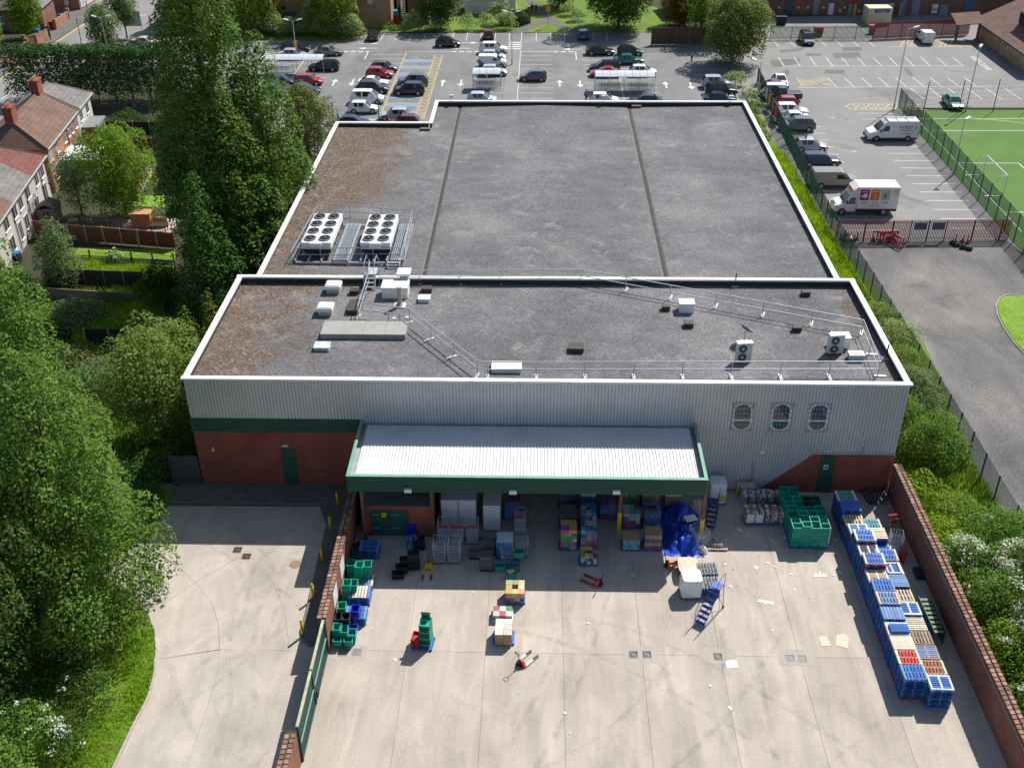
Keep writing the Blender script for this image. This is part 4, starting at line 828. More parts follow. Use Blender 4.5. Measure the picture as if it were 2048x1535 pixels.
goods(1303, 1058, 'dark blue crate load with red edges behind the cartons', [(.35, 5, 3, [9, 2]), (.35, 5, 3, [9, 2]), (.35, 5, 3, [2]), (.3, 4, 3, [2, 9])], 1.05, 1.0)
goods(1258, 1015, 'pallet of green drinks packs deep under the canopy', [(.35, 5, 3, [4]), (.35, 5, 3, [4]), (.35, 5, 3, [4, 6])], 1.05, 1.0)
goods(1300, 1015, 'pallet of orange bagged goods deep under the canopy', [(.35, 3, 2, [3, 10]), (.35, 3, 2, [10]), (.3, 3, 2, [3])], 1.05, 1.0)
goods(1135, 1060, 'dark green and grey pallet behind the multicoloured groceries', [(.4, 3, 2, M_cdg), (.4, 3, 2, M_cgr), (.4, 3, 2, M_cgr)], 1.0, 1.0)
goods(1176, 1060, 'pallet of pastel packs behind the torn cardboard', [(.35, 4, 3, [8, 2]), (.35, 4, 3, [2, 8]), (.3, 4, 3, [7, 5, 4]), (.3, 3, 3, [2, 7])], 1.0, 1.0)
goods(1135, 1018, 'pallet of dark packs with yellow labels near the back wall', [(.5, 2, 2, M_cdg), (.5, 3, 2, [9]), (.4, 3, 2, M_cgr)], 1.0, 1.0)
goods(1176, 1018, 'film-wrapped blue pallet near the back wall', [(.5, 2, 2, [2]), (.4, 2, 2, [2, 9]), (.35, 1, 1, M_film)], 1.0, 1.0)
goods(1215, 1040, 'dark shrink-wrapped load in the shade beside the canopy post', [(.4, 2, 2, [9]), (.4, 2, 2, [2, 9]), (.35, 2, 2, [9])], 1.0, 1.0)
goods(1345, 1015, 'brown cartons and film rolls near the canopy corner', [(.4, 2, 2, M_card), (.4, 3, 2, M_card), (.4, 3, 2, M_film)], 1.05, 1.0)
goods(1025, 1040, 'navy load behind the roll cage with red goods', [(.5, 2, 2, [9, 2]), (.5, 2, 2, [2, 9]), (.4, 2, 2, [9])], 1.0, 1.0)
goods(1030, 1210, 'mixed produce pallet with purple and yellow packs half in shade', [(.2, 4, 4, [4, 4, 9]), (.22, 4, 4, [1, 9, 7]), (.2, 4, 3, [1, 7, 6]), (.18, 3, 3, [5, 3, 6])], 1.1, 1.15)
goods(1007, 1293, 'pallet of brown banana cartons with white label tops', [(.26, 2, 3, M_card), (.26, 2, 3, M_card), (.26, 2, 3, M_card), (.012, 2, 3, [5])], .95, 1.25)
goods(1005, 1243, 'low produce pallet with green packs, pale blue deck and tomatoes', [(.18, 4, 4, [4, 5, 4]), (.16, 3, 2, [4, 0, 5])], 1.1, .8, P_WHITE)
goods(1435, 1097, 'white pallet with a few bundled newspapers', [(.2, 3, 2, [10, 5, 8])], .6, .6, P_CREAM)
goods(1010, 1118, 'film-wrapped pallet of blue water bottles', [(.3, 6, 4, [2]), (.3, 6, 4, [2]), (.3, 6, 4, [2]), (.3, 6, 4, [2]), (.02, 1, 1, M_film)], 1.05, 1.0)
goods(1020, 1142, 'empty-looking pallet with dark blue slats in the shade', [(.1, 6, 1, [9])], 1.0, .9, P_GREY)
for x, y, d, lab in ((845, 1299, 0, 'tall pile'),):
    p = G(x, y); pallet((p.x, p.y+.45, 0), P_BLUE, 'blue pallet under the green and red trays', None, -.12)
    for q in range(10): crate((p.x+.2, p.y+.45, PH+q*.16), M_cdg if q % 3 else M_cg, 'green lattice tray in the free-standing pile, '+ORD[9-q]+' from top', 'free-standing pile of green trays', -.12, .58, .72, .17)
    for q in range(3): crate((p.x-.36, p.y+.4, PH+q*.17), M_cr, 'red tray beside the free-standing green pile, '+ORD[2-q]+' from top', 'red trays beside the green pile', -.12, .46, .72, .18)
    crate((p.x+.2, p.y+.75, PH+10*.16), M_cdg, 'upright dark green tray on top of the free-standing pile', None, -.12, .5, .1, .34)
# wrapped white pallets
def wrapped(x, y, w, d, h, label, pal=P_BLUE, rz=0):
    p = G(x, y); t = thing('wrapped_pallet', label, 'wrapped pallet', (p.x, p.y+d/2, 0), rz); put('pallet', PM[('pallet_blue', 'y')], t)
    mb = MB(); nz, nr = 9, 28
    rings = []
    for i in range(nz+1):
        z = PH+h*i/nz; ring = []
        for j in range(nr):
            a = 2*math.pi*j/nr; c, s = math.cos(a), math.sin(a); e = .22; r_ = (abs(c)**(2/e)+abs(s)**(2/e))**(-e/2)
            k = 1+random.uniform(-.025, .025)-(.05 if i == nz else 0); ring.append((c*r_*w/2*k, s*r_*d/2*k, z+random.uniform(-.015, .015)))
        rings.append(ring)
    for a, b in zip(rings, rings[1:]):
        for j in range(nr): mb.quad(a[j], a[(j+1) % nr], b[(j+1) % nr], b[j])
    mb.add(rings[-1]+[(0, 0, PH+h+.04)], [(j, (j+1) % nr, nr) for j in range(nr)])
    mb.build('wrapped_load', M_wrap, t, smooth=True); return t
wrapped(1382, 1199, 1.2, 1.15, 1.25, 'big white film-wrapped pallet standing in the sun', rz=.05); wrapped(1434, 1010, 1.1, 1.0, 1.55, 'tall white film-wrapped pallet at the canopy corner')
for k, (x, y, n, m, lab) in enumerate(((1418, 1193, 5, M_cgr, 'black plastic lattice pallet beside the big wrapped load'), (1414, 1165, 5, M_cgr, 'grey plastic lattice pallet behind the big wrapped load'))):
    p = G(x, y)
    for q in range(n): pallet((p.x, p.y+.5, q*PH), m, lab+', '+ORD[n-1-q]+' of its pile', lab, .05)
p = G(1372, 1150); bl = thing('beige_lid', 'beige rounded pallet lid on a red pallet truck', 'lid', (p.x+.1, p.y+.2, .55))
poly = []
for a in range(24):
    t_ = 2*math.pi*a/24; c, s = math.cos(t_), math.sin(t_); e = .35; r_ = (abs(c)**(2/e)+abs(s)**(2/e))**(-e/2); poly.append((c*r_*.6, s*r_*.68))
MB().prism(poly, 0, .14).build('lid', mat('beige_plastic', (.60, .47, .36), .5, var=.06), bl); MB().prism([(a*.8, b*.8) for a, b in poly], .141, .16).build('panel', mat('beige_panel', (.58, .45, .34), .5), bl)
tag(MB().box(-.5, -.45, 0, .5, .45, .5).build('cardboard_bin', mat('dark_bin', (.05, .05, .055), .6), None, (p.x+.1, p.y+.2, .02)), 'dark bin under the beige lid', 'bin')
# baled paper
def paper_mat():
    m, n, l, b, o = _new('waste_paper'); vec = _obj(n); v = n.new('ShaderNodeTexVoronoi'); v.inputs['Scale'].default_value = 9; l.new(vec, v.inputs['Vector'])
    s = n.new('ShaderNodeSeparateColor'); l.new(v.outputs['Color'], s.inputs[0])
    r = _ramp(n, l, s.outputs[0], [(0, (.34, .22, .13)), (.3, (.62, .58, .54)), (.5, (.28, .17, .10)), (.62, (.4, .08, .06)), (.72, (.62, .6, .58)), (.86, (.14, .2, .35)), (.93, (.5, .42, .3))])
    r.node.color_ramp.interpolation = 'CONSTANT'; l.new(r, b.inputs['Base Color']); b.inputs['Roughness'].default_value = .8; _bump(n, l, b, s.outputs[1], 1., .06); return m
M_paper = paper_mat()
def bale(x, y, label, pal, w=1.15, d=.85, h=.85, face=None):
    p = G(x, y); t = thing('paper_bale', label, 'bale', (p.x, p.y+d/2, 0), random.uniform(-.06, .06)); z0 = 0
    if pal: put('pallet', PM[('pallet_blue', 'y')], t); z0 = PH
    mb = MB(); n = 7; f = lambda u, v, fx: fx(u/n, v/n)
    jit = lambda q: tuple(c+random.uniform(-.035, .035) for c in q)
    for fx in (lambda u, v: (-w/2+w*u, -d/2, z0+h*v), lambda u, v: (-w/2+w*u, d/2, z0+h*v), lambda u, v: (-w/2, -d/2+d*u, z0+h*v), lambda u, v: (w/2, -d/2+d*u, z0+h*v), lambda u, v: (-w/2+w*u, -d/2+d*v, z0+h)):
        g_ = [[jit(fx(i/n, j/n)) for j in range(n+1)] for i in range(n+1)]
        for i in range(n):
            for j in range(n): mb.quad(g_[i][j], g_[i+1][j], g_[i+1][j+1], g_[i][j+1])
    mb.build('baled_paper', M_paper, t)
    for s in (-.25, .25): MB().box(s-.02, -d/2-.05, z0, s+.02, d/2+.05, z0+h+.045).build('strap', M_dark, t)
    if face:
        for s in (-.28, .3): MB().box(s-.24, -d/2-.075, z0+.1, s+.22, -d/2-.052, z0+.75).build('carton_side', MATS['white_plastic'], t)
bale(1503, 1014, 'far left bale of crushed cartons', 0); bale(1540, 1014, 'far right bale of crushed cartons', 0); bale(1507, 1049, 'near left paper bale faced with white printed cartons', 1, face=1); bale(1547, 1049, 'near right paper bale on a blue pallet', 1)
# blue tarpaulin heap
gN = 46; tp = MB(); c0, c1 = G(1326, 1112), G(1396, 1010); hv = np.zeros((gN+1, gN+1))
ph = rng.random((14, 4))
for i in range(gN+1):
    for j in range(gN+1):
        u, v = i/gN, j/gN
        e = min(1, 4*min(u, 1-u))*min(1, 4*min(v, 1-v)); base = (.85*math.exp(-((u-.55)**2/.05+(v-.82)**2/.03))+.55*math.exp(-((u-.6)**2/.09+(v-.35)**2/.12))+.15)
        w_ = .34*(noise.ridged_multi_fractal(Vector((u*2.6, v*3.4, 3.1)), 1.0, 2.1, 4, 1.0, 2.0)-.75)*.55+.10*noise.noise(Vector((u*13, v*15, 7)))
        hv[i, j] = max(.02, min(1, e*1.3)*(base*1.1+w_))
tw, th = c1.x-c0.x, c1.y-c0.y
for i in range(gN+1):
    for j in range(gN+1):
        u, v = i/gN, j/gN; sh_ = .28*math.sin(v*3.1)*.5; ed = .12*math.sin(v*17+u*5)+.1*math.sin(u*23)
        tp.v.append((c0.x+tw*(u*.95+sh_*.3)+ed*.5, c0.y+th*v+ed*.5, hv[i, j]))
for i in range(gN):
    for j in range(gN): a = i*(gN+1)+j; tp.f.append((a, a+gN+1, a+gN+2, a+1)); tp.m.append(0)
tag(tp.build('tarpaulin', mat('tarpaulin_blue', (.006, .05, .42), .3, 0, .15, 4, bump=.5, bscale=14), smooth=False), 'crumpled bright blue tarpaulin heaped under the canopy corner', 'tarpaulin')
p = G(1378, 1056); tag(MB().cbox((0, 0, 0), (.75, .55, .05), Matrix.Rotation(.3, 3, 'Z')).build('pallet_scrap', MATS['white_plastic'], None, (p.x, p.y-.2, 1.0)), 'white plastic sheet lying on the blue tarpaulin', 'sheet')
# containers and cages under the canopy
def container(x0, x1, yb, h, d, label, doors=2):
    a, b = G(x0, yb), G(x1, yb); w_ = b.x-a.x; t = thing('cold_box', label, 'container', ((a.x+b.x)/2, a.y+d/2, 0)); M_cw = mat('cold_box_white', (.62, .64, .66), .5, var=.06, dirt=.2)
    MB().box(-w_/2, -d/2, .1, w_/2, d/2, h).build('body', M_cw, t); dw = w_/doors
    for k in range(doors): MB().box(-w_/2+k*dw+.04, -d/2-.03, .15, -w_/2+(k+1)*dw-.04, -d/2-.002, h-.06).build('door', M_cw, t)
    for k in range(doors-1): MB().box(-.03, -d/2-.06, .15, .03, -d/2-.032, h-.06).build('latch_bar', M_steel, t)
    MB().box(-w_/2+.1, -d/2+.05, 0, w_/2-.1, d/2-.05, .1).build('skid', M_dark, t)
container(884, 953, 1056, 2.3, 2.4, 'white double-door cold box under the canopy'); container(967, 1001, 1062, 2.1, 2.2, 'narrow white cold box beside the double-door one', 1)
def rollcage(x, y, label, rz=0, h=1.65, shelves=5, red=False, w=.72, d=.82, at=None):
    p = at or G(x, y); t = thing('roll_cage', label, 'roll cage', (p.x, p.y+d/2, 0), rz)
    MB().box(-w/2, -d/2, .16, w/2, d/2, .2).build('base', M_steel, t)
    for s in (-1, 1):
        mb = MB()
        for k in range(6): yy = -d/2+d*k/5; mb.tube([(s*w/2, yy, .2), (s*w/2, yy, h)], .012 if 0 < k < 5 else .02, 4)
        for z in (.6, 1.1, h): mb.tube([(s*w/2, -d/2, z), (s*w/2, d/2, z)], .014, 4)
        mb.build('side_frame', M_steel, t)['kind'] = 'stuff'
    mb = MB()
    for k in range(5): mb.tube([(-w/2+w*k/4, d/2, .2), (-w/2+w*k/4, d/2, h)], .012, 4)
    for z in (.5, 1, h): mb.tube([(-w/2, d/2, z), (w/2, d/2, z)], .014, 4)
    mb.build('back_frame', M_steel, t)['kind'] = 'stuff'
    for k in range(shelves):
        z = .25+k*(h-.4)/max(1, shelves); mb = MB()
        for q in range(7): yy = -d/2+d*q/6; mb.tube([(-w/2, yy, z), (w/2, yy, z)], .011, 4)
        mb.build('shelf', M_steel, t)['kind'] = 'stuff'
    if red: MB().box(-w/2, -d/2-.03, h-.25, w/2, -d/2-.01, h-.05).build('retaining_bar', mat('bar_red', (.35, .03, .04), .5), t)
    for sx in (-1, 1):
        for sy in (-1, 1): MB().tube([(sx*(w/2-.06)-.015, sy*(d/2-.08), .07), (sx*(w/2-.06)+.015, sy*(d/2-.08), .07)], .07, 8).build('castor', M_dark, t)
rollcage(879, 1128, 'wire roll cage with shelves, left of the front pair', .03); rollcage(909, 1128, 'wire roll cage with shelves, right of the front pair', -.06)
rollcage(888, 1090, 'roll cage with red bar before the cold box, left', 0, red=True); rollcage(915, 1090, 'roll cage with red bar before the cold box, middle', 0, red=True); rollcage(945, 1090, 'roll cage with red bar before the cold box, right', 0, red=True)
rollcage(1044, 1115, 'empty wire roll cage right of the water bottles', .03, shelves=2); rollcage(1040, 1070, 'roll cage with red goods behind the empty one', 0, red=True)
rollcage(1012, 1128, 'roll cage tilted in front of the water bottles', .35, 1.2, 3); rollcage(1398, 1098, 'toppled-looking wire cage full of scrap beside the tarpaulin', .5, 1.3, 4, w=.8, d=1.0); rollcage(1790, 1112, 'grey wire cage stack beside the wall pallets', -.2, 1.5, 5)
p = G(935, 1078); tag(MB().tube([(-2.2, 0, .1), (2.2, 0, .1)], .09, 8).build('wheel_stop', mat('dull_teal_steel', (.05, .12, .13), .5), None, (p.x, p.y, 0)), 'long teal bumper tube on the ground before the cold boxes', 'bumper')
# pallet trucks
def pallet_truck(x, y, rz, col, fork, label, z=0):
    p = G(x, y); t = thing('pallet_truck', label, 'pallet truck', p, rz); m = mat('truck_'+col, {'orange': (.62, .09, .025), 'red': (.5, .05, .03), 'yellow': (.6, .36, .02)}[col], .45, var=.12, dirt=.3); f = mat('fork_'+fork, {'white': (.6, .6, .58), 'dark': (.05, .05, .055)}[fork], .5)
    for s in (-1, 1):
        MB().add([(0, s*.26-.08, .07), (0, s*.26+.08, .07), (1.1, s*.26+.05, .07), (1.1, s*.26-.05, .07), (0, s*.26-.08, .13), (0, s*.26+.08, .13), (1.1, s*.26+.05, .1), (1.1, s*.26-.05, .1)], [(3, 2, 1, 0), (4, 5, 6, 7), (0, 1, 5, 4), (1, 2, 6, 5), (2, 3, 7, 6), (3, 0, 4, 7)]).build('fork', f if fork == 'white' else m, t)
        MB().tube([(.95, s*.26-.04, .04), (.95, s*.26+.04, .04)], .04, 8).build('load_wheel', M_dark, t)
        MB().box(.62, s*.26-.055, .131, 1.05, s*.26+.055, .14).build('fork_tip', mat('tip_dark', (.05, .05, .05), .6), t)
    MB().add([(-.12, -.34, .06), (-.12, .34, .06), (.02, .34, .06), (.02, -.34, .06), (-.14, -.14, .42), (-.14, .14, .42), (0, .14, .42), (0, -.14, .42)], [(3, 2, 1, 0), (4, 5, 6, 7), (0, 1, 5, 4), (1, 2, 6, 5), (2, 3, 7, 6), (3, 0, 4, 7)]).build('body', m, t)
    MB().cyl(-.2, 0, .1, .5, .07, 10).build('pump', M_dark, t)
    for s in (-1, 1): MB().tube([(-.2, s*.12-.03, .09), (-.2, s*.12+.03, .09)], .09, 10).build('steer_wheel', M_dark, t)
    MB().tube([(-.2, 0, .4), (-.34, 0, 1.0)], .022, 6).tube([(-.34, 0, 1.0), (-.36, -.15, 1.05), (-.4, -.15, 1.2), (-.4, .15, 1.2), (-.36, .15, 1.05), (-.34, 0, 1.0)], .02, 6).build('handle', M_dark, t)
pallet_truck(1044, 1328, R(48), 'orange', 'white', 'orange pallet truck with white forks alone on the concrete'); pallet_truck(1196, 1168, R(150), 'red', 'dark', 'red pallet truck at the edge of the canopy shade')
pallet_truck(857, 1138, R(-90), 'yellow', 'dark', 'yellow pallet truck beside the roll cages'); pallet_truck(1338, 1132, R(10), 'orange', 'dark', 'orange pallet truck under the beige lid')
# mobile warehouse steps
def steps(x, y, rz, n, col, label, plat_=True):
    p = G(x, y); t = thing('mobile_steps', label, 'mobile steps', p, rz); m = mat(*col); H_ = n*.25
    for k in range(n): MB().box(-.28, k*.2, .2+k*.25, .28, k*.2+.2, .24+k*.25).build('tread', m, t)
    L = n*.2
    MB().box(-.3, L, H_+.15, .3, L+.55, H_+.2).build('platform', m, t)
    for s in (-.31, .31):
        MB().tube([(s, -.08, .08), (s, L, H_+.18)], .022, 5).build('stringer', m, t)
        MB().tube([(s, 0, .2), (s, .0, .95), (s, L, H_+1.1), (s, L+.55, H_+1.1), (s, L+.55, H_+.1)], .018, 5).build('handrail', m, t)
        MB().tube([(s, L+.5, H_+.15), (s, L+.75, .1)], .02, 5).tube([(s, L, H_+.1), (s, L+.3, .1), (s, -.05, .12)], .016, 5).build('brace', m, t)
        MB().tube([(s-.03, L+.75, .1), (s+.03, L+.75, .1)], .1, 10).build('wheel', M_dark, t)
    MB().tube([(-.31, L+.72, .2), (.31, L+.6, H_*.7)], .014, 5).tube([(.31, L+.72, .2), (-.31, L+.6, H_*.7)], .014, 5).build('cross_brace', m, t)
steps(1398, 1252, R(-38), 7, ('steps_blue', (.02, .08, .40), .5, .0, .15, 4), 'blue wheeled warehouse steps standing in the sun'); steps(1418, 1060, R(-15), 5, ('steps_navy', (.02, .04, .12), .5), 'dark blue wheeled steps in the shade by the canopy corner')
p = G(1440, 1020); tag(MB().cbox((0, 0, 0), (.55, .4, .04), Matrix.Rotation(.5, 3, 'Z')).build('yellow_board', M_safety, None, (p.x, p.y, 1.0)), 'yellow board on the dark steps platform', 'board')
# things along the right wall
gs = thing('steel_steps', 'green painted steel steps lying along the right wall', 'steps', Vector((22.42, 43.4, 0))); gs.rotation_euler = (0, 0, .02)
for k in range(8): MB().box(-.3, k*.33, .75+.03*k, .3, k*.33+.2, .79+.03*k).build('tread', mat('mossy_green', (.12, .19, .09), .7, var=.3), gs)
for s in (-.33, .31): MB().box(s, -.1, 0, s+.03, 2.7, 1.0).build('stringer', mat('dull_green_steel', (.04, .08, .06), .6), gs)
ot = thing('orange_trolley', 'upended orange trolley leaning by the right wall', 'trolley', G(1783, 1062)); q_ = Matrix.Rotation(.5, 3, 'X') @ Matrix.Rotation(-.3, 3, 'Y')
MB().cbox((0, .2, .85), (.5, .1, 1.5), q_).build('deck', mat('trolley_orange', (.5, .09, .03), .6, var=.2), ot); MB().tube([(-.2, .0, .2), (-.35, -.3, 1.2), (.2, -.3, 1.3)], .025, 6).build('handle', M_steel, ot)
bp = thing('steel_beams', 'pile of dark steel racking beams in the far right corner', 'beams', G(1755, 1005))
for k in range(7): MB().cbox((-.9+k*.3, .9, .35+.05*k), (.1, 2.4, .1), Matrix.Rotation(-.12*k+.3, 3, 'Z') @ Matrix.Rotation(.25, 3, 'X')).build('beam', mat('navy_steel', (.018, .035, .055), .6), bp)
for x, y, w_, h, m, lab in ((1803, 1118, .12, .9, M_cr, 'red board leaning behind the wire cage by the wall'), (1838, 1150, .6, .25, M_ck, 'dark trolley base by the right wall beyond the steps')):
    p = G(x, y); tag(MB().cbox((0, 0, h/2), (w_, .8, h), Matrix.Rotation(.15, 3, 'Y')).cbox((0, .5, h*.3), (w_*.6, .2, h*.5)).build('leaning_board', m, None, (p.x, p.y, .02)), lab, 'board')
# wrapped blue cardboard sacks by the left store
def heap(x, y, r, h, m, label, cat, name):
    p = G(x, y); mb = MB(); n, k = 14, 6
    pts = [[(r*math.cos(2*math.pi*j/n)*math.cos(i/k*1.57)*random.uniform(.8, 1.1), r*math.sin(2*math.pi*j/n)*math.cos(i/k*1.57)*random.uniform(.8, 1.1), h*math.sin(i/k*1.57)*random.uniform(.85, 1.1)) for j in range(n)] for i in range(k+1)]
    for a, b in zip(pts, pts[1:]):
        for j in range(n): mb.quad(a[j], a[(j+1) % n], b[(j+1) % n], b[j])
    return tag(mb.build(name, m, None, p, smooth=True), label, cat)
heap(828, 1092, .5, .9, mat('sack_blue', (.05, .17, .30), .35, bump=.8, bscale=8), 'crumpled pale blue plastic sack beside the black trays', 'sack', 'plastic_sack'); heap(728, 1098, .7, .5, mat('sack_red', (.12, .02, .02), .5, bump=.8, bscale=8), 'dark red bags heaped in the corner by the store', 'bags', 'bag_heap')
heap(1393, 1018, .6, .8, mat('sack_cream', (.5, .46, .3), .6, bump=.8, bscale=6), 'cream sacks behind the canopy post', 'sacks', 'sack_heap'); heap(1405, 1102, .35, .4, mat('scrap_white', (.5, .47, .45), .5, bump=.9, bscale=9), 'white scrap bag beside the small pallet', 'bag', 'scrap_bag')
p = G(823, 1072); tag(MB().box(-.35, -.25, .5, .35, .25, 1.4).box(-.37, -.27, 1.4, .37, .27, 1.46).build('blue_bin', M_cb, None, (p.x, p.y+.2, -.45)), 'bright blue bin against the brick store', 'bin')
# drain covers
M_iron = mat('cast_iron', (.27, .265, .26), .6, .2, .2, 5)
def grate(x, y, label, m=M_iron, s=.5, slab=None):
    p = G(x, y); t = thing('drain_cover', label, 'drain cover', (p.x, p.y, .006), 0, 'drain covers')
    MB().box(-s/2, -s/2, -.02, s/2, s/2, -.002).build('sump', M_dark, t)
    for q in (-1, 1): MB().box(-s/2, q*s/2-.02, 0, s/2, q*s/2+.02, .012).build('frame', m, t); MB().box(q*s/2-.02, -s/2+.021, 0, q*s/2+.02, s/2-.021, .012).build('frame', m, t)
    for k in range(-3, 4):
        o = k*s/7; L_ = (s-abs(o)*2)*.62; MB().cbox((o*.7, -o*.7, .004), (L_, .03, .01), Matrix.Rotation(.785, 3, 'Z')).build('bar', m, t)
M_patch = ground_mat('patched_concrete', [(.3, (.36, .32, .27)), (.7, (.42, .375, .32))], .2, 9, .5)
for k, poly in enumerate(([(1250, 1290), (1317, 1291), (1318, 1326), (1246, 1325)], [(1398, 1293), (1470, 1296), (1475, 1328), (1404, 1325)], [(1556, 1298), (1625, 1298), (1633, 1330), (1560, 1330)], [(668, 1288), (735, 1290), (731, 1318), (662, 1317)])):
    struct('drain_surround', MB().sheet(px(poly), .004), M_patch)
for x, y, lab in ((1267, 1308, 'left iron drain cover of the middle pair'), (1294, 1308, 'right iron drain cover of the middle pair'), (1436, 1312, 'single iron drain cover in a square patch'), (1581, 1315, 'left iron drain cover near the pallet row'), (1605, 1316, 'right iron drain cover near the pallet row'), (686, 1304, 'left iron drain cover by the green gate'), (714, 1303, 'right iron drain cover by the green gate'), (475, 1099, 'rusty drain cover on the driveway, upper one'), (493, 1112, 'rusty drain cover on the driveway, lower one')):
    grate(x, y, lab, mat('rusty_iron', (.2, .11, .06), .8, .1, .3, 6) if 'rusty' in lab else M_iron)
p = G(591, 1128); mh = thing('manhole_cover', 'round rusty manhole cover on the driveway', 'manhole cover', (p.x, p.y, .004)); MB().cyl(0, 0, 0, .012, .36, 24).build('cover', mat('manhole_rust', (.27, .17, .10), .8, 0, .15, 4), mh); MB().box(-.7, -.55, -.003, .7, .55, -.001).build('surround', M_conc2, mh)
# litter
M_litter = mat('litter_paper', (.66, .63, .58), .8, var=.1, rnd=.15); M_lcard = mat('litter_card', (.52, .38, .25), .8, rnd=.2); M_lblue = mat('litter_blue', (.3, .45, .55), .6)
LP = [(1527, 1092), (1545, 1082), (1558, 1062), (1570, 1075), (1520, 1110), (1535, 1125), (1548, 1132), (1512, 1135), (1600, 1110), (1622, 1115), (1640, 1145), (1672, 1080), (1676, 1100), (1680, 1145), (1668, 1150), (1582, 1148), (1525, 1155), (1490, 1170), (1462, 1172), (1450, 1128), (1466, 1135), (1530, 1205), (1558, 1215), (1590, 1178), (1620, 1195), (1480, 1060), (1455, 1052), (1475, 1040), (1340, 1262), (1176, 1246), (1265, 1150), (1010, 1090), (985, 1150), (948, 1185), (800, 1195), (790, 1318), (1370, 1455), (1460, 1415), (1130, 1425), (1140, 1465), (1040, 1385), (745, 1255), (1545, 1260), (1420, 1370)]
def lwhere(x, y):
    if x > 1655: return 'along the foot of the pallet row'
    if x > 1595: return 'between the green crates and the drains'
    if x > 1495: return 'in front of the paper bales'
    if x > 1410 and y < 1180: return 'near the dark wheeled steps'
    if y > 1350: return 'on the near part of the yard'
    if x > 1150: return 'in the middle of the yard'
    return 'on the left part of the yard'
for k, (x, y) in enumerate(LP):
    p = G(x, y); s = random.uniform(.07, .18) if y > 1150 else random.uniform(.09, .24); a = random.uniform(0, 3); m = M_litter if k % 4 else (M_lcard if k % 8 else M_lblue)
    pts = [(s*math.cos(t_)*random.uniform(.6, 1.3), .6*s*math.sin(t_)*random.uniform(.6, 1.3)) for t_ in np.linspace(0, 6.28, 6)[:-1]]
    tag(MB().add([(q[0], q[1], .008+random.uniform(0, .03)) for q in pts]+[(.02, .01, .022)], [(i, (i+1) % 5, 5) for i in range(5)]).build('litter', m, None, p, a), 'crumpled '+('blue' if m is M_lblue else 'brown' if m is M_lcard else 'white')+' scrap of litter '+lwhere(x, y), 'litter', 'litter scraps '+lwhere(x, y)+(' blue' if m is M_lblue else ' brown' if m is M_lcard else ' white'))
for x, y, w_, d_, lab in ((1648, 1281, .28, .42, 'torn cream card lying flat left of the other'), (1684, 1280, .36, .55, 'larger cream card lying flat beside the pallets'), (1640, 1150, .45, .16, 'white and green strip of packaging on the concrete'), (1531, 1203, .5, .14, 'pale strip of packaging before the drains'), (1463, 1327, .35, .3, 'blank white card beside the single drain')):
    p = G(x, y); tag(MB().prism([(-w_, -d_*.9), (w_*.9, -d_), (w_, d_*.8), (.1*w_, d_), (-w_*.8, d_*.7)], .004, .016).build('card_sheet', mat('cream_card', (.62, .5, .38), .8) if 'cream' in lab else M_litter, None, p, random.uniform(-.3, .3)), lab, 'card')
# ================================================================ CAR PARKS: MARKINGS, VEHICLES, SHELTERS
def line(mb, x0, y0, x1, y1, w=.1, z=.006):
    d = Vector((x1-x0, y1-y0, 0)); L = d.length; n = Vector((-d.y, d.x, 0))/L*w/2
    mb.quad((x0-n.x, y0-n.y, z), (x1-n.x, y1-n.y, z), (x1+n.x, y1+n.y, z), (x0+n.x, y0+n.y, z))
def marks(name, m, segs, w=.1, z=.006):
    mb = MB()
    for s in segs: line(mb, *s, w=w, z=z)
    return tag(mb.build(name, m), kind='structure')
seg = []
for xa, xb, ya, n in ((-41, -36.2, 125, 19), (-36.2, -31.2, 125, 19), (-26.2, -21.1, 135, 14), (-9.8, -4.9, 132, 16), (-3.2, 1.8, 132, 16), (6.4, 11.4, 132, 16), (11.4, 16.4, 137, 12), (22.6, 27.5, 134, 12)):
    for k in range(n): seg.append((xa, ya+k*2.4, xb, ya+k*2.4))
seg += [(-36.2, 125, -36.2, 168.2), (11.4, 132, 11.4, 165), (-4.9, 130, -4.9, 175), (-3.2, 130, -3.2, 180)]
seg += [(-28.3+k*2.31, 174.7, -28.3+k*2.31, 179.7) for k in range(11)]+[(-.8+k*2.31, 174.7, -.8+k*2.31, 179.7) for k in range(6)]
seg += [(-20.8, 168, -13.6, 168), (-3.2, 168.2, 2.0, 168.2)]
marks('bay_lines', M_white, seg)
sw = []
for xs_, yy in (((-31, -27), 168), ((-14, -9.6), 168), ((1.9, 5.4), 168), ((-48, -43), 168)):
    x = xs_[0]
    while x < xs_[1]: sw.append((x, yy, min(x+.8, xs_[1]), yy)); x += 1.2
marks('give_way_dashes', M_white, sw, .45)
marks('zebra_stripes', M_white, [(-5.2, 168.6+k*1.25, -3.1, 168.6+k*1.25) for k in range(5)], .6)
marks('lane_stops', M_white, [(-27, 168, -27, 163.5), (-9.6, 168, -9.6, 163.5), (5.4, 168, 5.4, 163.5)], .15)
marks('disabled_bay_lines', M_yellow, [(-21, 135, -21, 168), (-16.4, 135, -16.4, 166), (-15.2, 135, -15.2, 166)]+[(-21, 137+k*3.6+q, -16.4, 137+k*3.6+q) for k in range(8) for q in (0, 1.15)]
      +[(-16.4, 135+k*1.5, -15.2, 136.5+k*1.5) for k in range(20)]+[(-15.2, 135+k*1.5, -16.4, 136.5+k*1.5) for k in range(20)], .12)
bb = MB()
for k in range(8): bb.box(-20.9, 137.05+k*3.6, .001, -16.5, 138.1+k*3.6, .004)
struct('blue_hatching', bb, M_bluep)
struct('parent_bay_paint', MB().box(-26, 134.2, .001, -21.4, 134.9, .005).box(-26, 131.8, .001, -21.4, 132.4, .005), M_greenp)
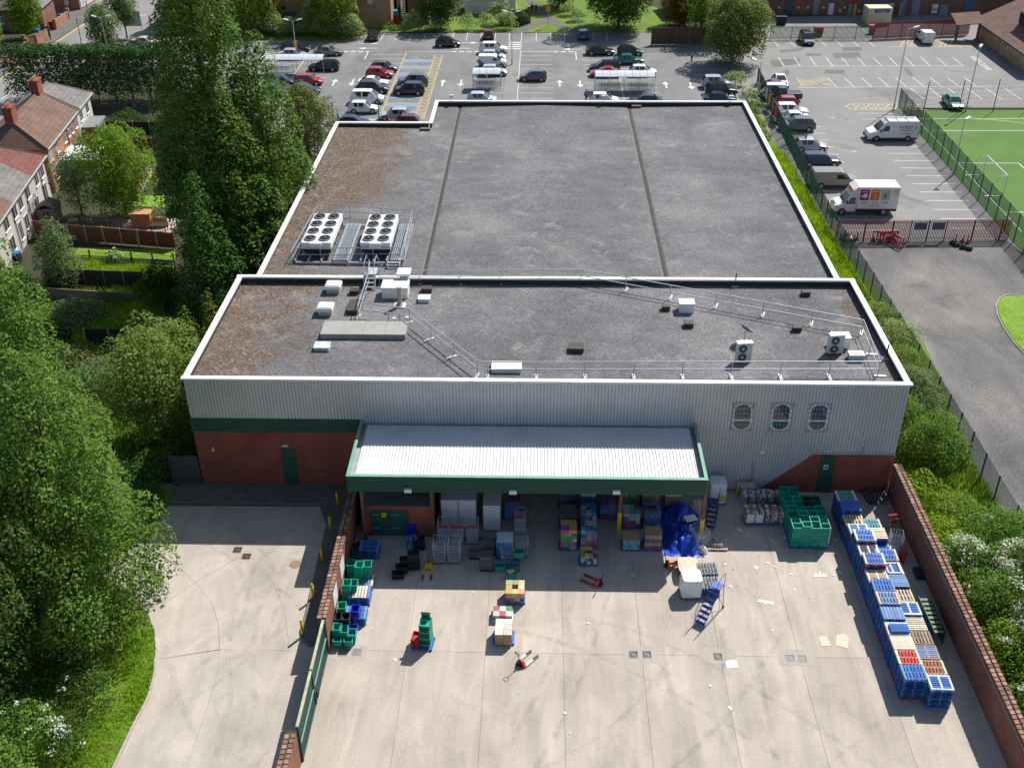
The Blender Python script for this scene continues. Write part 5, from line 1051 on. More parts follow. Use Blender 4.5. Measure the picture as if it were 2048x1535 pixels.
def arrow(mb, x, y, rz, s=1.):
    r = Matrix.Rotation(rz, 3, 'Z')
    for p in ([(-.09, -1.3), (.09, -1.3), (.09, .3), (-.09, .3)], [(-.42, .3), (.42, .3), (0, 1.3)]):
        q = [r @ Vector((a*s, b*s, 0)) for a, b in p]; mb.add([(x+v.x, y+v.y, .006) for v in q], [tuple(range(len(q)))])
ar = MB()
for x, y, rz in ((-29.6, 151.4, 0), (-27, 151.4, math.pi), (-14, 151.2, 0), (-11.4, 151.2, math.pi), (2.7, 151.1, 0), (5.6, 150.8, math.pi), (17.7, 150.4, 0), (21.2, 150, math.pi), (-27.6, 173, -1.57), (-27.4, 170, 1.57), (-11.6, 173.4, -1.57), (-12.8, 170, 1.57), (4.6, 172.8, -1.57), (4.9, 169.5, 1.57), (-39.5, 170, 1.57)): arrow(ar, x, y, rz, 1.25)
struct('lane_arrows', ar, M_white)
wc = MB()                                            # wheelchair symbols
for k in range(8):
    y0 = 139.1+k*3.6; wc.tube([(-17.6+.35*math.cos(a), y0+.35*math.sin(a)+.1, .004) for a in np.linspace(.6, 5.2, 8)], .05, 4); wc.tube([(-18.0, y0+.1, .004), (-18.35, y0+.1, .004), (-18.5, y0+.5, .004)], .05, 4)
struct('wheelchair_symbols', wc, M_yellow)
# side car park
s2 = [(36.2+k*2.4+.0, 160.1, 36.2+k*2.4-.0, 165.0) for k in range(12)]+[(36, 160.0, 62.8, 160.4)]
s2 += [(41.5+k*2.45, 149.4, 41.2+k*2.45, 154.2) for k in range(9)]+[(36, 149.2, 63.4, 150.1)]
s2 += [(37.5+k*2.5, 171.2, 37.2+k*2.5, 175.5) for k in range(7)]
s2 += [(41.4, 125.1+k*2.43, 46, 125.1+k*2.43) for k in range(-11, 1)]+[(41.6, 133+k*2.43, 46, 133+k*2.43) for k in range(-1, 4)]+[(52+k*2.6, 144, 51.6+k*2.6, 149) for k in range(6)]
s2 += [(29.8+.3, 100.2+k*2.55, 36.2, 100.2+k*2.55) for k in range(0, 5)]+[(31.2, 119.8+k*2.5, 35.5, 119.8+k*2.5) for k in range(7)]
marks('side_bay_lines', M_white, s2, .11, .012)
marks('side_hatching', M_yellow, [(37, 150+k*.9, 41, 153+k*.6) for k in range(3)]+[(37, 153.5-k*.9, 41, 150+k*.5) for k in range(3)]+[(36.8, 149.8, 36.8, 154), (54.5, 171, 68, 171.3)]
      +[(56.5+k*6.2+q, 171.3, 58.4+k*6.2+q, 175.5) for k in range(2) for q in (0, .7, 1.4)]+[(58.4+k*6.2+q, 171.3, 56.5+k*6.2+q, 175.5) for k in range(2) for q in (0, .7, 1.4)]
      +[(41.5, 139.3, 51, 139.3), (41.5, 141.8, 51, 141.8), (40.6, 140.5, 41.5, 139.3), (40.6, 140.5, 41.5, 141.8)]+[(41.5+k*1.3, 139.3, 42.8+k*1.3, 141.8) for k in range(7)]+[(42.8+k*1.3, 139.3, 41.5+k*1.3, 141.8) for k in range(7)], .13, .012)
def text(name, body, size, loc, rot, m, parent=None, ext=.002, align='CENTER'):
    cu = bpy.data.curves.new(name, 'FONT'); cu.body = body; cu.size = size; cu.extrude = ext; cu.align_x = align; cu.align_y = 'CENTER'
    ob = bpy.data.objects.new(name, cu); C.objects.link(ob); dg = bpy.context.evaluated_depsgraph_get(); me = bpy.data.meshes.new_from_object(ob.evaluated_get(dg)); bpy.data.objects.remove(ob)
    me.materials.clear(); me.materials.append(m); o = put(name, me, parent, loc); o.rotation_euler = rot; return o
ka, kb_ = G(1944, 113), G(1980, 141); kc = (ka+kb_)/2
text('keep_clear_lettering', 'KEEP CLEAR', (kb_-ka).length/5.6, (kc.x, kc.y, .012), (0, 0, math.atan2((kb_-ka).y, (kb_-ka).x)), M_white)['kind'] = 'structure'
M_apatch = ground_mat('asphalt_patch', [(.3, (.135, .13, .125)), (.7, (.175, .17, .162))], .2, 10, .3)
for q in ([(1665, 106), (1720, 105), (1722, 116), (1668, 117)], [(1682, 95), (1724, 94), (1724, 102), (1686, 103)], [(1612, 107), (1640, 107), (1645, 112), (1612, 112)], [(1540, 120), (1600, 118), (1600, 127), (1560, 134), (1545, 134)], [(1650, 140), (1690, 140), (1688, 148), (1648, 148)], [(1560, 100), (1612, 96), (1600, 102), (1560, 106)], [(1806, 135), (1815, 135), (1828, 152), (1818, 152)], [(1540, 155), (1575, 139), (1582, 147), (1560, 157)], [(1260, 95), (1380, 92), (1375, 104), (1255, 106)]):
    struct('asphalt_patch', MB().sheet(px(q), .0075 if q[0][0] > 1400 else .003), M_apatch)
for x, y in ((1665, 236), (1708, 303), (600, 205), (1240, 186), (880, 140)): struct('gully_grate', MB().box(-.3, -.22, 0, .3, .22, .012), M_iron).location = G(x, y, .001)
# ---- vehicles
M_tyre = mat('tyre', (.02, .02, .021), .85); M_rim = mat('alloy_rim', (.42, .43, .44), .35, .7); M_cg2 = glass_mat('car_glass', (.025, .032, .038), .05); M_trim = mat('black_trim', (.025, .025, .027), .6)
M_head = mat('headlamp', (.7, .72, .74), .15); M_tail = mat('tail_lamp', (.32, .015, .012), .3); M_plw = mat('plate_white', (.7, .7, .68), .5); M_ply = mat('plate_yellow', (.65, .5, .04), .5)
KINDS = dict(  # L, W, H, belt, hood z, [windscreen base, windscreen top, rear top, rear base] as fraction from the nose, bonnet nose z, tail z
    hatch=(4.0, 1.74, 1.47, .93, .86, (.24, .43, .86, .985), .66, .86), suv=(4.45, 1.84, 1.66, 1.04, .98, (.25, .41, .87, .985), .78, 1.0), saloon=(4.55, 1.78, 1.42, .92, .86, (.26, .43, .72, .86), .66, .93), estate=(4.6, 1.8, 1.48, .94, .88, (.25, .42, .90, .985), .68, .9),
    coupe=(4.45, 1.8, 1.38, .9, .83, (.28, .47, .70, .9), .64, .9), mpv=(4.6, 1.85, 1.72, 1.0, .95, (.17, .36, .92, .99), .74, .95), mini=(3.65, 1.65, 1.5, .95, .88, (.22, .4, .88, .985), .7, .9), pickup=(5.2, 1.85, 1.75, 1.08, 1.02, (.25, .38, .57, .61), .85, 1.05))
CACHE = {}
def car_meshes(kind):
    if kind in CACHE: return CACHE[kind]
    L, W_, H, belt, hood, (a, b, c, d), nz, tz = KINDS[kind]; X = lambda f: L/2-f*L
    st = [(0, nz-.18, .80), (.02, nz, .9), (.10, nz+(hood-nz)*.6, .985), (a, hood, 1.), (a+.04, belt, 1.), (.5, belt+.01, 1.), (.8, belt+.02, .99), (.93, (belt+tz)/2+.02, .955), (.985, tz, .91), (1, tz-.22, .84)]
    if kind == 'pickup': st = st[:5]+[(.6, belt, 1.), (.62, belt, 1.), (.97, belt, .98), (1, belt-.1, .95)]
    body = MB(); w = W_/2; rings = []
    for f, zt, k in st:
        zb = .22 if .03 < f < .97 else .32
        rings.append([(X(f), s*w*k*q, z) for s, q, z in ((-1, .9, zb), (-1, 1., zb+.16), (-1, .995, zt-.24), (-1, .93, zt-.05), (-1, .78, zt), (1, .78, zt), (1, .93, zt-.05), (1, .995, zt-.24), (1, 1., zb+.16), (1, .9, zb))])
    n = 10
    for r0, r1 in zip(rings, rings[1:]):
        k = len(body.v); body.v += r0+r1
        for j in range(n): body.f.append((k+j, k+n+j, k+n+(j+1) % n, k+(j+1) % n)); body.m.append(0)
    for r, fl in ((rings[0], 1), (rings[-1], 0)): body.add(r, [tuple(range(n)) if fl else tuple(range(n-1, -1, -1))], 0)
    # cabin shell
    wb, wt = w*.93, w*.74
    lo = [(X(a), wb*.92, belt-.03), (X(a+.07), wb, belt-.02), (X((b+c)/2), wb, belt-.02), (X(c+(d-c)*.4), wb, belt-.02), (X(d), wb*.9, belt-.02)]
    hi = [(X(b), wt*.9, H-.05), (X(b+.05), wt, H-.015), (X((b+c)/2), wt, H), (X(c-.04), wt, H-.02), (X(c), wt*.9, H-.05)]
    for s in (-1, 1):
        for i in range(4):
            q = [(p[0], s*p[1], p[2]) for p in (lo[i], lo[i+1], hi[i+1], hi[i])]; body.quad(*(q if s < 0 else q[::-1]))
    ml, mh = [(p[0], -p[1], p[2]) for p in lo], [(p[0], -p[1], p[2]) for p in hi]
    for i in range(4): body.quad(hi[i], hi[i+1], mh[i+1], mh[i])
    body.quad(lo[0], hi[0], mh[0], ml[0]); body.quad(ml[4], mh[4], hi[4], lo[4])
    if kind == 'pickup': body.box(X(.98), -w*.82, belt-.32, X(.63), w*.82, belt-.3)
    out = [('body', body.mesh('body', M_trim, False), (0, 0, 0), 'paint')]
    def lerp(p, q, t): return tuple(x+(y-x)*t for x, y in zip(p, q))
    def pane(p, q, r_, s_, e, name, nrm):            # glass a little proud of the shell, inset by e
        c4 = [p, q, r_, s_]; ct_ = tuple(sum(v[i] for v in c4)/4 for i in range(3)); v = [tuple(x+(cc-x)*e+nn for x, cc, nn in zip(k, ct_, nrm)) for k in c4]
        out.append((name, MB().quad(*v).mesh(name, M_cg2), (0, 0, 0), None))
    pane(ml[0], lo[0], hi[0], mh[0], .1, 'windscreen', (.012, 0, .012)); pane(lo[4], ml[4], mh[4], hi[4], .16, 'rear_window', (-.012, 0, .012))
    for s in (-1, 1):
        P = [(p[0], s*p[1], p[2]) for p in lo]; Q = [(p[0], s*p[1], p[2]) for p in hi]
        f1 = (lerp(P[0], P[1], .5), P[2], Q[2], lerp(Q[0], Q[1], .9)); f2 = (P[2], lerp(P[3], P[4], .5), lerp(Q[3], Q[4], .2), Q[2])
        for f in (f1, f2):
            f = f if s < 0 else f[::-1]; pane(*f, .13, 'side_window', (0, s*.014, .004))
    out.append(('headlamp', MB().cbox((0, 0, 0), (.16, .34, .13)).mesh('headlamp', M_head), (X(.022), w*.62, nz-.08), None)); out.append(('headlamp', out[-1][1], (X(.022), -w*.62, nz-.08), None))
    out.append(('tail_lamp', MB().cbox((0, 0, 0), (.1, .2, .26)).mesh('tail_lamp', M_tail), (X(.985), w*.74, tz-.13), None)); out.append(('tail_lamp', out[-1][1], (X(.985), -w*.74, tz-.13), None))
    out.append(('number_plate', MB().cbox((0, 0, 0), (.03, .5, .11)).mesh('number_plate', M_plw), (X(0)+.005, 0, .45), None)); out.append(('number_plate', MB().cbox((0, 0, 0), (.03, .5, .11)).mesh('number_plate', M_ply), (X(1)-.005, 0, .6), None))
    out.append(('grille', MB().cbox((0, 0, 0), (.04, w*1.1, .16)).mesh('grille', M_trim), (X(.004), 0, .6 if nz > .7 else .55), None))
    for s in (-1, 1): out.append(('mirror', MB().cbox((0, 0, 0), (.12, .2, .13)).mesh('mirror', M_trim), (X(a+.07), s*(w+.07), belt+.05), 'paint'))
    wm = MB().tube([(0, -.1, 0), (0, .1, 0)], .32, 16).mesh('tyre', M_tyre); rm = MB().tube([(0, -.108, 0), (0, .108, 0)], .2, 10).mesh('rim', M_rim)
    for f in (.19, .80):
        for s in (-1, 1): out.append(('wheel', wm, (X(f), s*(w-.085), .32), rm))
    ah = MB().tube([(0, -.02, 0), (0, .02, 0)], .37, 16).mesh('arch', M_trim)
    for f in (.19, .80):
        for s in (-1, 1): out.append(('wheel_arch', ah, (X(f), s*(w-.012), .33), None))
    CACHE[kind] = out; return out
PAINT = dict(black=(.012, .012, .014), white=(.72, .72, .71), silver=(.42, .43, .44), red=(.42, .012, .016), navy=(.012, .018, .05), grey=(.10, .105, .11), teal=(.01, .15, .13), blue=(.015, .05, .28), beige=(.55, .49, .36), darkred=(.10, .012, .018), cyan=(.03, .30, .33), bronze=(.22, .20, .17), ltblue=(.45, .52, .58), green=(.015, .18, .12))
def car(kind, col, x, y, rz, label, z=.7, roof=None, name='car', cat='car'):
    p = G(x, y, z); t = thing(name, label, cat, (p.x, p.y, .012), rz); m = paint('paint_'+col, PAINT[col], .28 if col != 'white' else .35)
    for nm, me, loc, sp_ in car_meshes(kind):
        o = put(nm, me, t, loc)
        if sp_ == 'paint': o.material_slots[0].link = 'OBJECT'; o.material_slots[0].material = m
        elif sp_ is not None: put('rim', sp_, o)
    return t
E_, Wt, N_, S_ = 0, math.pi, math.pi/2, -math.pi/2
CARS = [('suv', 'black', 591, 95, E_, 'black crossover behind the small silver hatchback'), ('hatch', 'silver', 588, 108, E_, 'small silver hatchback beside the lamp post'), ('coupe', 'bronze', 657, 101, E_, 'bronze-grey hatchback nosing out of the left bays'), ('estate', 'black', 648, 131, Wt, 'dark estate half behind the long trolley shelter'),
 ('hatch', 'navy', 561, 160, E_, 'dark navy hatchback beside the bright red one'), ('hatch', 'red', 617, 159, E_, 'bright red hatchback in front of the long trolley shelter'), ('saloon', 'navy', 608, 177, E_, 'dark blue saloon nearest the leafy dark tree'), ('hatch', 'blue', 548, 179, E_, 'blue car mostly hidden by the poplar'),
 ('saloon', 'black', 747, 69, N_, 'black car backed into the far left bays'), ('hatch', 'silver', 717, 43, N_, 'silver hatchback parked at the brick unit wall'), ('hatch', 'black', 896, 84, E_, 'black hatchback driving along the far lane'), ('hatch', 'grey', 768, 133, E_, 'dark grey hatchback behind the red one by the blue bays'), ('hatch', 'red', 759, 145, E_, 'red hatchback next to the yellow bay line'),
 ('coupe', 'white', 747, 163, E_, 'white coupe left of the disabled bays'), ('suv', 'black', 745, 175, E_, 'black off-roader between two white cars'), ('mpv', 'white', 735, 195, E_, 'white people carrier left of the green paint'), ('hatch', 'white', 727, 214, E_, 'white hatchback nearest the store roof, left side'),
 ('suv', 'grey', 826, 161, Wt, 'dark grey crossover in a blue-marked bay, rear one'), ('suv', 'black', 818, 178, Wt, 'black crossover in a blue-marked bay, front one'), ('hatch', 'silver', 790, 228, Wt, 'silver hatchback in the bay next to the roof edge'), ('saloon', 'navy', 704, 242, E_, 'dark blue car half hidden by the roof edge, left'), ('hatch', 'darkred', 808, 241, Wt, 'dark red car just showing over the roof edge'),
 ('hatch', 'darkred', 978, 67, N_, 'dark red car backed against the far hedge'), ('suv', 'white', 987, 97, E_, 'white off-roader with dark roof by the crossing'), ('hatch', 'silver', 986, 111, E_, 'silver car hidden behind the sign-written small van'), ('hatch', 'silver', 987, 141, E_, 'dark silver hatchback behind the short trolley shelter'), ('hatch', 'ltblue', 964, 196, E_, 'pale blue hatchback in front of the short trolley shelter'),
 ('hatch', 'grey', 1066, 151, Wt, 'charcoal hatchback alone right of the walkway'), ('hatch', 'blue', 1166, 68, N_, 'blue hatchback backed against the park grass'), ('coupe', 'black', 1200, 100, E_, 'black coupe in the tree shade'), ('hatch', 'black', 1260, 101, E_, 'black hatchback right of the black coupe'), ('saloon', 'teal', 1257, 118, E_, 'dark teal saloon in the right bays'), ('estate', 'navy', 1209, 132, Wt, 'dark navy estate behind the small red car'), ('coupe', 'red', 1211, 143, Wt, 'red car behind the wide trolley shelter'),
 ('hatch', 'white', 1286, 141, E_, 'white car behind the right half of the wide shelter'), ('hatch', 'white', 1208, 197, E_, 'white hatchback at the roof edge before the wide shelter'), ('saloon', 'black', 1291, 199, Wt, 'black car just over the roof edge, right of the white one'), ('suv', 'ltblue', 1434, 165, E_, 'pale blue off-roader under the right hand trees'), ('suv', 'black', 1442, 179, E_, 'black off-roader under the right hand trees'), ('saloon', 'navy', 1440, 195, E_, 'dark car partly hidden by the roof, right corner'),
 ('mpv', 'navy', 1613, 77, S_, 'navy people carrier facing us by the palisade fence'), ('coupe', 'white', 1560, 159, S_, 'white saloon facing us by the green fence end'), ('saloon', 'navy', 1543, 171, Wt, 'dark blue saloon hidden behind the fence end'), ('mpv', 'white', 1541, 182, Wt, 'white people carrier tight by the fence end'), ('pickup', 'black', 1564, 189, Wt, 'black pickup truck beside the red hatchback'), ('hatch', 'red', 1566, 204, Wt, 'red hatchback parked at the green fence'),
 ('suv', 'white', 1582, 221, E_, 'white crossover, first below the red hatchback'), ('saloon', 'white', 1582, 234, Wt, 'white saloon with nose to the fence'), ('suv', 'grey', 1594, 249, Wt, 'dark grey crossover below the white saloon'), ('hatch', 'silver', 1621, 289, E_, 'silver hatchback in the side car park'), ('estate', 'navy', 1641, 318, E_, 'dark blue estate between silver hatchback and grey van'), ('saloon', 'green', 1906, 202, S_, 'green saloon beyond the pitch fence'),
 ('suv', 'black', 198, 24, N_+.3, 'black off-roader driving at the road junction'), ('hatch', 'black', 277, 93, E_, 'black hatchback behind the tall hedge'), ('saloon', 'beige', 291, 83, E_, 'cream car behind the black hatchback by the sign'), ('suv', 'cyan', 254, 106, Wt, 'turquoise off-roader peeking over the hedge')]
for k in CARS: car(*k)
# vans
def van(L, W_, H, prof, x, y, rz, col, label, wins, z=.8, name='van', cat='van', roofbars=False, low=None):
    p = G(x, y, z); t = thing(name, label, cat, (p.x, p.y, .012), rz); m = paint('paint_'+col, PAINT[col], .35); w = W_/2
    def wy(zz): return w-(max(0, zz-1.15))*.075
    def inset(v, s): return (v[0], s*wy(v[1]), v[1])
    mb = MB(); n = len(prof); a = sum(prof[i][0]*prof[(i+1) % n][1]-prof[(i+1) % n][0]*prof[i][1] for i in range(n)); P = prof if a > 0 else prof[::-1]
    mb.add([inset(v, -1) for v in P], [tuple(range(n))]); mb.add([inset(v, 1) for v in P], [tuple(range(n-1, -1, -1))])
    for i in range(n): mb.quad(inset(P[i], -1), inset(P[i], 1), inset(P[(i+1) % n], 1), inset(P[(i+1) % n], -1)) if False else mb.quad(inset(P[(i+1) % n], -1), inset(P[i], -1), inset(P[i], 1), inset(P[(i+1) % n], 1))
    mb.build('body', m, t)
    (wx0, wz0), (wx1, wz1) = wins[0]; e = .02
    MB().quad((wx0+e, -wy(wz0)+.1, wz0+e), (wx0+e, wy(wz0)-.1, wz0+e), (wx1+e, wy(wz1)-.12, wz1), (wx1+e, -wy(wz1)+.12, wz1)).build('windscreen', M_cg2, t)
    for s in (-1, 1):
        for wn in wins[1:]:
            q = [(a, s*(wy(b)+.012), b) for a, b in wn]; MB().quad(*(q if s < 0 else q[::-1])).build('side_window', M_cg2, t)
        MB().box(-L/2+.15, -.012, .3, L/2-.5, .012, .48).build('sill_trim', M_trim, t, (0, s*(w+.006), 0))
        MB().cbox((0, 0, 0), (.12, .22, .26)).build('mirror', M_trim, t, (wins[0][0][0]-.35, s*(w+.14), 1.35))
        MB().cbox((0, 0, 0), (.08, .16, .3)).build('tail_lamp', M_tail, t, (-L/2+.01, s*(w-.1), 1.0)); MB().cbox((0, 0, 0), (.16, .3, .18)).build('headlamp', M_head, t, (L/2-.05, s*(w-.22), .78))
        for f in (.18, .8):
            wl_ = MB().tube([(0, -.11, 0), (0, .11, 0)], .34, 16).build('wheel', M_tyre, t, (L/2-f*L, s*(w-.09), .34)); MB().tube([(0, -.118, 0), (0, .118, 0)], .2, 10).build('rim', M_rim, wl_)
            MB().tube([(0, -.015, 0), (0, .015, 0)], .4, 16).build('wheel_arch', M_trim, t, (L/2-f*L, s*(w-.004), .36))
    MB().box(L/2-.05, -w+.1, .3, L/2+.06, w-.1, .6).build('bumper', M_trim, t); MB().cbox((0, 0, 0), (.03, .5, .11)).build('number_plate', M_plw, t, (L/2+.07, 0, .5)); MB().cbox((0, 0, 0), (.03, .5, .11)).build('number_plate', M_ply, t, (-L/2-.01, 0, .7))
    MB().cbox((0, 0, 0), (.03, .012, H-.8)).build('door_seam', M_trim, t, (-L/2+.0, 0, H/2+.2))
    if roofbars:
        for xx in (-1.6, -.4, .8): MB().box(xx-.03, -w+.2, H+.0, xx+.03, w-.2, H+.08).build('roof_bar', M_steel, t)
        MB().tube([(-2.6, -.35, H+.12), (2.2, -.35, H+.12)], .04, 6).build('roof_pipe', M_steel, t); MB().tube([(-2.6, -.2, H+.12), (1.7, -.2, H+.12)], .04, 6).build('roof_pipe', M_steel, t)
    return t
def vprof(L, H, nose, ws0, ws1): return [(-L/2, .3), (L/2, .3), (L/2, .75), (L/2-.12, nose), (ws0[0], ws0[1]), (ws1[0], ws1[1]), (ws1[0]-.45, H), (-L/2+.12, H), (-L/2, H-.2)]
M_logo = mat('logo_red', (.5, .02, .04), .5); M_ink = mat('ink_grey', (.12, .12, .13), .6)
L, H = 6.1, 2.5; fv = van(L, 2.07, H, vprof(L, H, 1.05, (1.95, 1.3), (1.25, 2.15)), 1783, 259, Wt, 'white', 'long white high-roof van lettered with a red swoosh logo', [((1.95, 1.3), (1.25, 2.15)), [(1.5, 1.3), (1.05, 1.95), (.55, 1.95), (.55, 1.3)]], 1.2, roofbars=True)
# its near side is the left side once turned round: local +y face
for body, sz, xx, zz, m in (('F1RST', .62, -1.45, 1.72, M_ink), ('1', .62, -1.62, 1.72, M_logo), ('01202 59 72 57', .2, -1.6, 1.0, M_ink)):
    if body == '1': continue
    text('van_lettering', body, sz, (xx, 1.035-(max(0, zz-1.15))*.075+.022, zz), (R(90+4), 0, R(180)), m, fv)
sw_ = MB(); pts = [(-2.25+.55*math.cos(a)*1.0-.0, 1.72+.32*math.sin(a)) for a in np.linspace(-1.3, 1.3, 9)]
sw_.tube([(-2.35-.3*math.cos(a), 1.022-(1.72+.3*math.sin(a)-1.15)*.075+.02, 1.72+.3*math.sin(a)) for a in np.linspace(-1.4, 1.4, 10)], [.01, .02, .035, .045, .05, .05, .045, .035, .02, .01], 5); sw_.build('logo_swoosh', M_logo, fv)
MB().box(-2.4, 1.005, 1.36, -.7, 1.035, 1.4).build('logo_bar', M_logo, fv)
van(5.0, 1.9, 1.95, vprof(5.0, 1.95, 1.0, (1.6, 1.15), (.95, 1.8)), 1668, 355, E_, 'bronze', 'grey-brown panel van beside the box lorry', [((1.6, 1.15), (.95, 1.8)), [(.1, 1.15), (.1, 1.65), (.75, 1.65), (1.15, 1.15)][::-1]], 1.0)
van(4.3, 1.8, 1.85, vprof(4.3, 1.85, .95, (1.3, 1.1), (.7, 1.7)), 1850, 72, N_, 'white', 'small white van parked at the burgundy fence', [((1.3, 1.1), (.7, 1.7)), [(.1, 1.1), (.1, 1.55), (.6, 1.55), (.95, 1.1)][::-1]], .9)
cv = van(4.2, 1.75, 1.8, vprof(4.2, 1.8, .95, (1.25, 1.1), (.65, 1.65)), 985, 122, E_, 'white', 'small white van with a blue rear panel beside the walkway', [((1.25, 1.1), (.65, 1.65)), [(.1, 1.1), (.1, 1.5), (.55, 1.5), (.9, 1.1)][::-1]], .9)
MB().add([(-2.0, -.886, .5), (-1.1, -.886, .5), (-1.7, -.886, 1.1), (-2.0, -.87, 1.4)], [(0, 1, 2, 3)]).build('blue_graphic', mat('graphic_blue', (.02, .15, .45), .4), cv)
# box lorry
p = G(1728, 398, 1.4); bt = thing('box_lorry', 'white box delivery lorry with purple orange and green square panels', 'lorry', (p.x, p.y, .012), Wt); Mw = paint('paint_white', PAINT['white'])
MB().box(-3.2, -1.1, .75, 1.0, 1.1, 3.1).build('box_body', Mw, bt)
MB().xprism([(1.02, .4), (3.15, .4), (3.15, .85), (3.0, 1.1), (2.3, 1.3), (1.75, 2.1), (1.6, 2.2), (1.02, 2.2)], -1.0, 1.0).build('cab', Mw, bt)
MB().xprism([(1.01, 2.25), (1.7, 2.25), (1.5, 2.75), (1.01, 3.08)], -1.02, 1.02).build('wind_deflector', Mw, bt)
MB().quad((2.32, -.85, 1.32), (2.32, .85, 1.32), (1.8, .8, 2.07), (1.8, -.8, 2.07)).build('windscreen', M_cg2, bt)
for s in (-1, 1):
    q = [(1.95, s*1.012, 1.25), (1.65, s*1.012, 1.95), (1.15, s*1.012, 1.95), (1.15, s*1.012, 1.25)]; MB().quad(*(q if s < 0 else q[::-1])).build('side_window', M_cg2, bt)
    for xx in (2.4, -1.9):
        wl_ = MB().tube([(xx, s*.95-.13, .38), (xx, s*.95+.13, .38)], .38, 16).build('wheel', M_tyre, bt); MB().tube([(xx, s*.95-.14, .38), (xx, s*.95+.14, .38)], .22, 10).build('rim', M_rim, wl_)
    MB().cbox((2.05, s*1.15, 1.5), (.12, .24, .32)).build('mirror', M_trim, bt); MB().cbox((3.1, s*.75, .95), (.16, .3, .18)).build('headlamp', M_head, bt)
MB().box(-3.2, -1.0, .45, 1.0, 1.0, .74).build('chassis', M_trim, bt)
for k, (xx, c_) in enumerate(((.35, (.18, .01, .17)), (-.72, (.62, .16, .02)), (-1.79, (.30, .52, .28)))):
    pn = MB().box(xx-.46, 1.101, 1.7, xx+.46, 1.115, 2.85).build('livery_panel', mat('livery_%d' % k, c_, .5, var=.04), bt)
    ic = MB()
    if k == 0: ic.box(-.28, 1.116, 2.0, .1, 1.124, 2.4).box(.12, 1.116, 2.0, .3, 1.124, 2.25).cyl(0, 0, 0, .001, .001, 3)
    elif k == 1: ic.box(-.2, 1.116, 2.0, .2, 1.124, 2.4)
    else: ic.box(-.1, 1.116, 1.95, .15, 1.124, 2.2).box(-.05, 1.125, 2.2, .12, 1.13, 2.5)
    ic.build('livery_icon', [MATS['plate_white'], mat('icon_amber', (.6, .3, .02), .5), M_logo][k], pn, (xx-.0, 0, 0)); MB().box(xx-.3, 1.116, 2.6, xx+.3, 1.122, 2.66).build('livery_caption', MATS['plate_white'], pn)
    for q in range(3): MB().box(xx-.4, 1.101, 1.5-q*.09, xx+.36-q*.1, 1.108, 1.53-q*.09).build('small_print', M_ink, bt)
MB().box(1.2, -.55, 2.55, 1.25, .55, 2.85).build('cab_badge', mat('badge_orange', (.6, .15, .03), .5), bt, (.4, 0, 0))
text('lorry_lettering', '01202 123121', .2, (-.9, 1.108, 1.08), (R(90), 0, R(180)), M_ink, bt); mb = MB()
for k in range(14): mb.tube([(-2.75+.3*math.cos(k*1.9)*random.random(), 1.106, 2.1+k*.05), (-2.75+.3*math.sin(k*2.3), 1.106, 2.15+k*.05)], .012, 4)
mb.build('red_sketch', M_logo, bt)['kind'] = 'stuff'
# trolley shelters
M_perspex = mat('perspex_roof', (.62, .66, .66), .15, 0, .05, 2)
def shelter(xa, xb, y0, d, label, h=2.3):
    t = thing('trolley_shelter', label, 'shelter', ((xa+xb)/2, y0+d/2, .006)); w = (xb-xa)/2; n = max(3, round((xb-xa)/1.0))
    for k in range(n):
        a, b = -w+2*w*k/n+.03, -w+2*w*(k+1)/n-.03; mb = MB(); pr = [(-d/2+d*i/8, h+.45*math.sin(math.pi*i/8)) for i in range(9)]
        for (ya, za), (yb, zb_) in zip(pr, pr[1:]): mb.quad((a, ya, za), (b, ya, za), (b, yb, zb_), (a, yb, zb_))
        mb.build('roof_panel', M_perspex, t, smooth=True)
        MB().tube([(a-.03, yy, zz) for yy, zz in pr], .025, 5).build('roof_rib', M_steel, t)
    for k in range(n//2+1):
        for s in (-1, 1): MB().tube([(-w+2*w*k/(n//2), s*d/2, 0), (-w+2*w*k/(n//2), s*d/2, h)], .04, 6).build('post', M_steel, t)
    for s in (-1, 1):
        MB().tube([(-w, s*d/2, h), (w, s*d/2, h)], .035, 5).build('eaves_rail', M_steel, t)
        MB().tube([(-w, s*d/2, .45), (w, s*d/2, .45)], .025, 5).build('side_rail', M_steel, t)
    return t
tm = None
def trolleys(x0, x1, y, n, lab):
    for k in range(n):
        x = x0+(x1-x0)*k/max(1, n-1); t = thing('shopping_trolley', 'wire trolley in the '+lab+', '+(['first']+ORD[1:])[k]+' from left', 'trolley', (x, y, .006), 0, 'trolleys nested in the '+lab); global tm
        if tm is None:
            mb = MB(); a = [(-.25, -.28, .55), (.3, -.2, .55), (.3, .2, .55), (-.25, .28, .55)]; b = [(-.35, -.3, 1.0), (.5, -.22, .92), (.5, .22, .92), (-.35, .3, 1.0)]
            for i in range(4):
                mb.tube([a[i], a[(i+1) % 4]], .012, 4); mb.tube([b[i], b[(i+1) % 4]], .014, 4); mb.tube([a[i], b[i]], .012, 4)
                for q in range(1, 6): s = q/6; mb.tube([[u*(1-s)+v*s for u, v in zip(a[i], a[(i+1) % 4])], [u*(1-s)+v*s for u, v in zip(b[i], b[(i+1) % 4])]], .007, 3)
            tm = [mb.mesh('basket', M_steel), MB().tube([(-.45, -.28, 1.05), (-.45, .28, 1.05)], .02, 5).mesh('handle', mat('handle_green', (.1, .3, .2), .5)), MB().tube([(-.4, -.25, .1), (.4, -.2, .15), (.4, .2, .15), (-.4, .25, .1)], .018, 4).tube([(-.4, -.25, .1), (-.35, -.27, .95)], .016, 4).tube([(-.4, .25, .1), (-.35, .27, .95)], .016, 4).mesh('chassis', M_steel)]
        o = put('basket', tm[0], t); o['kind'] = 'stuff'; put('handle', tm[1], t); put('chassis', tm[2], t)
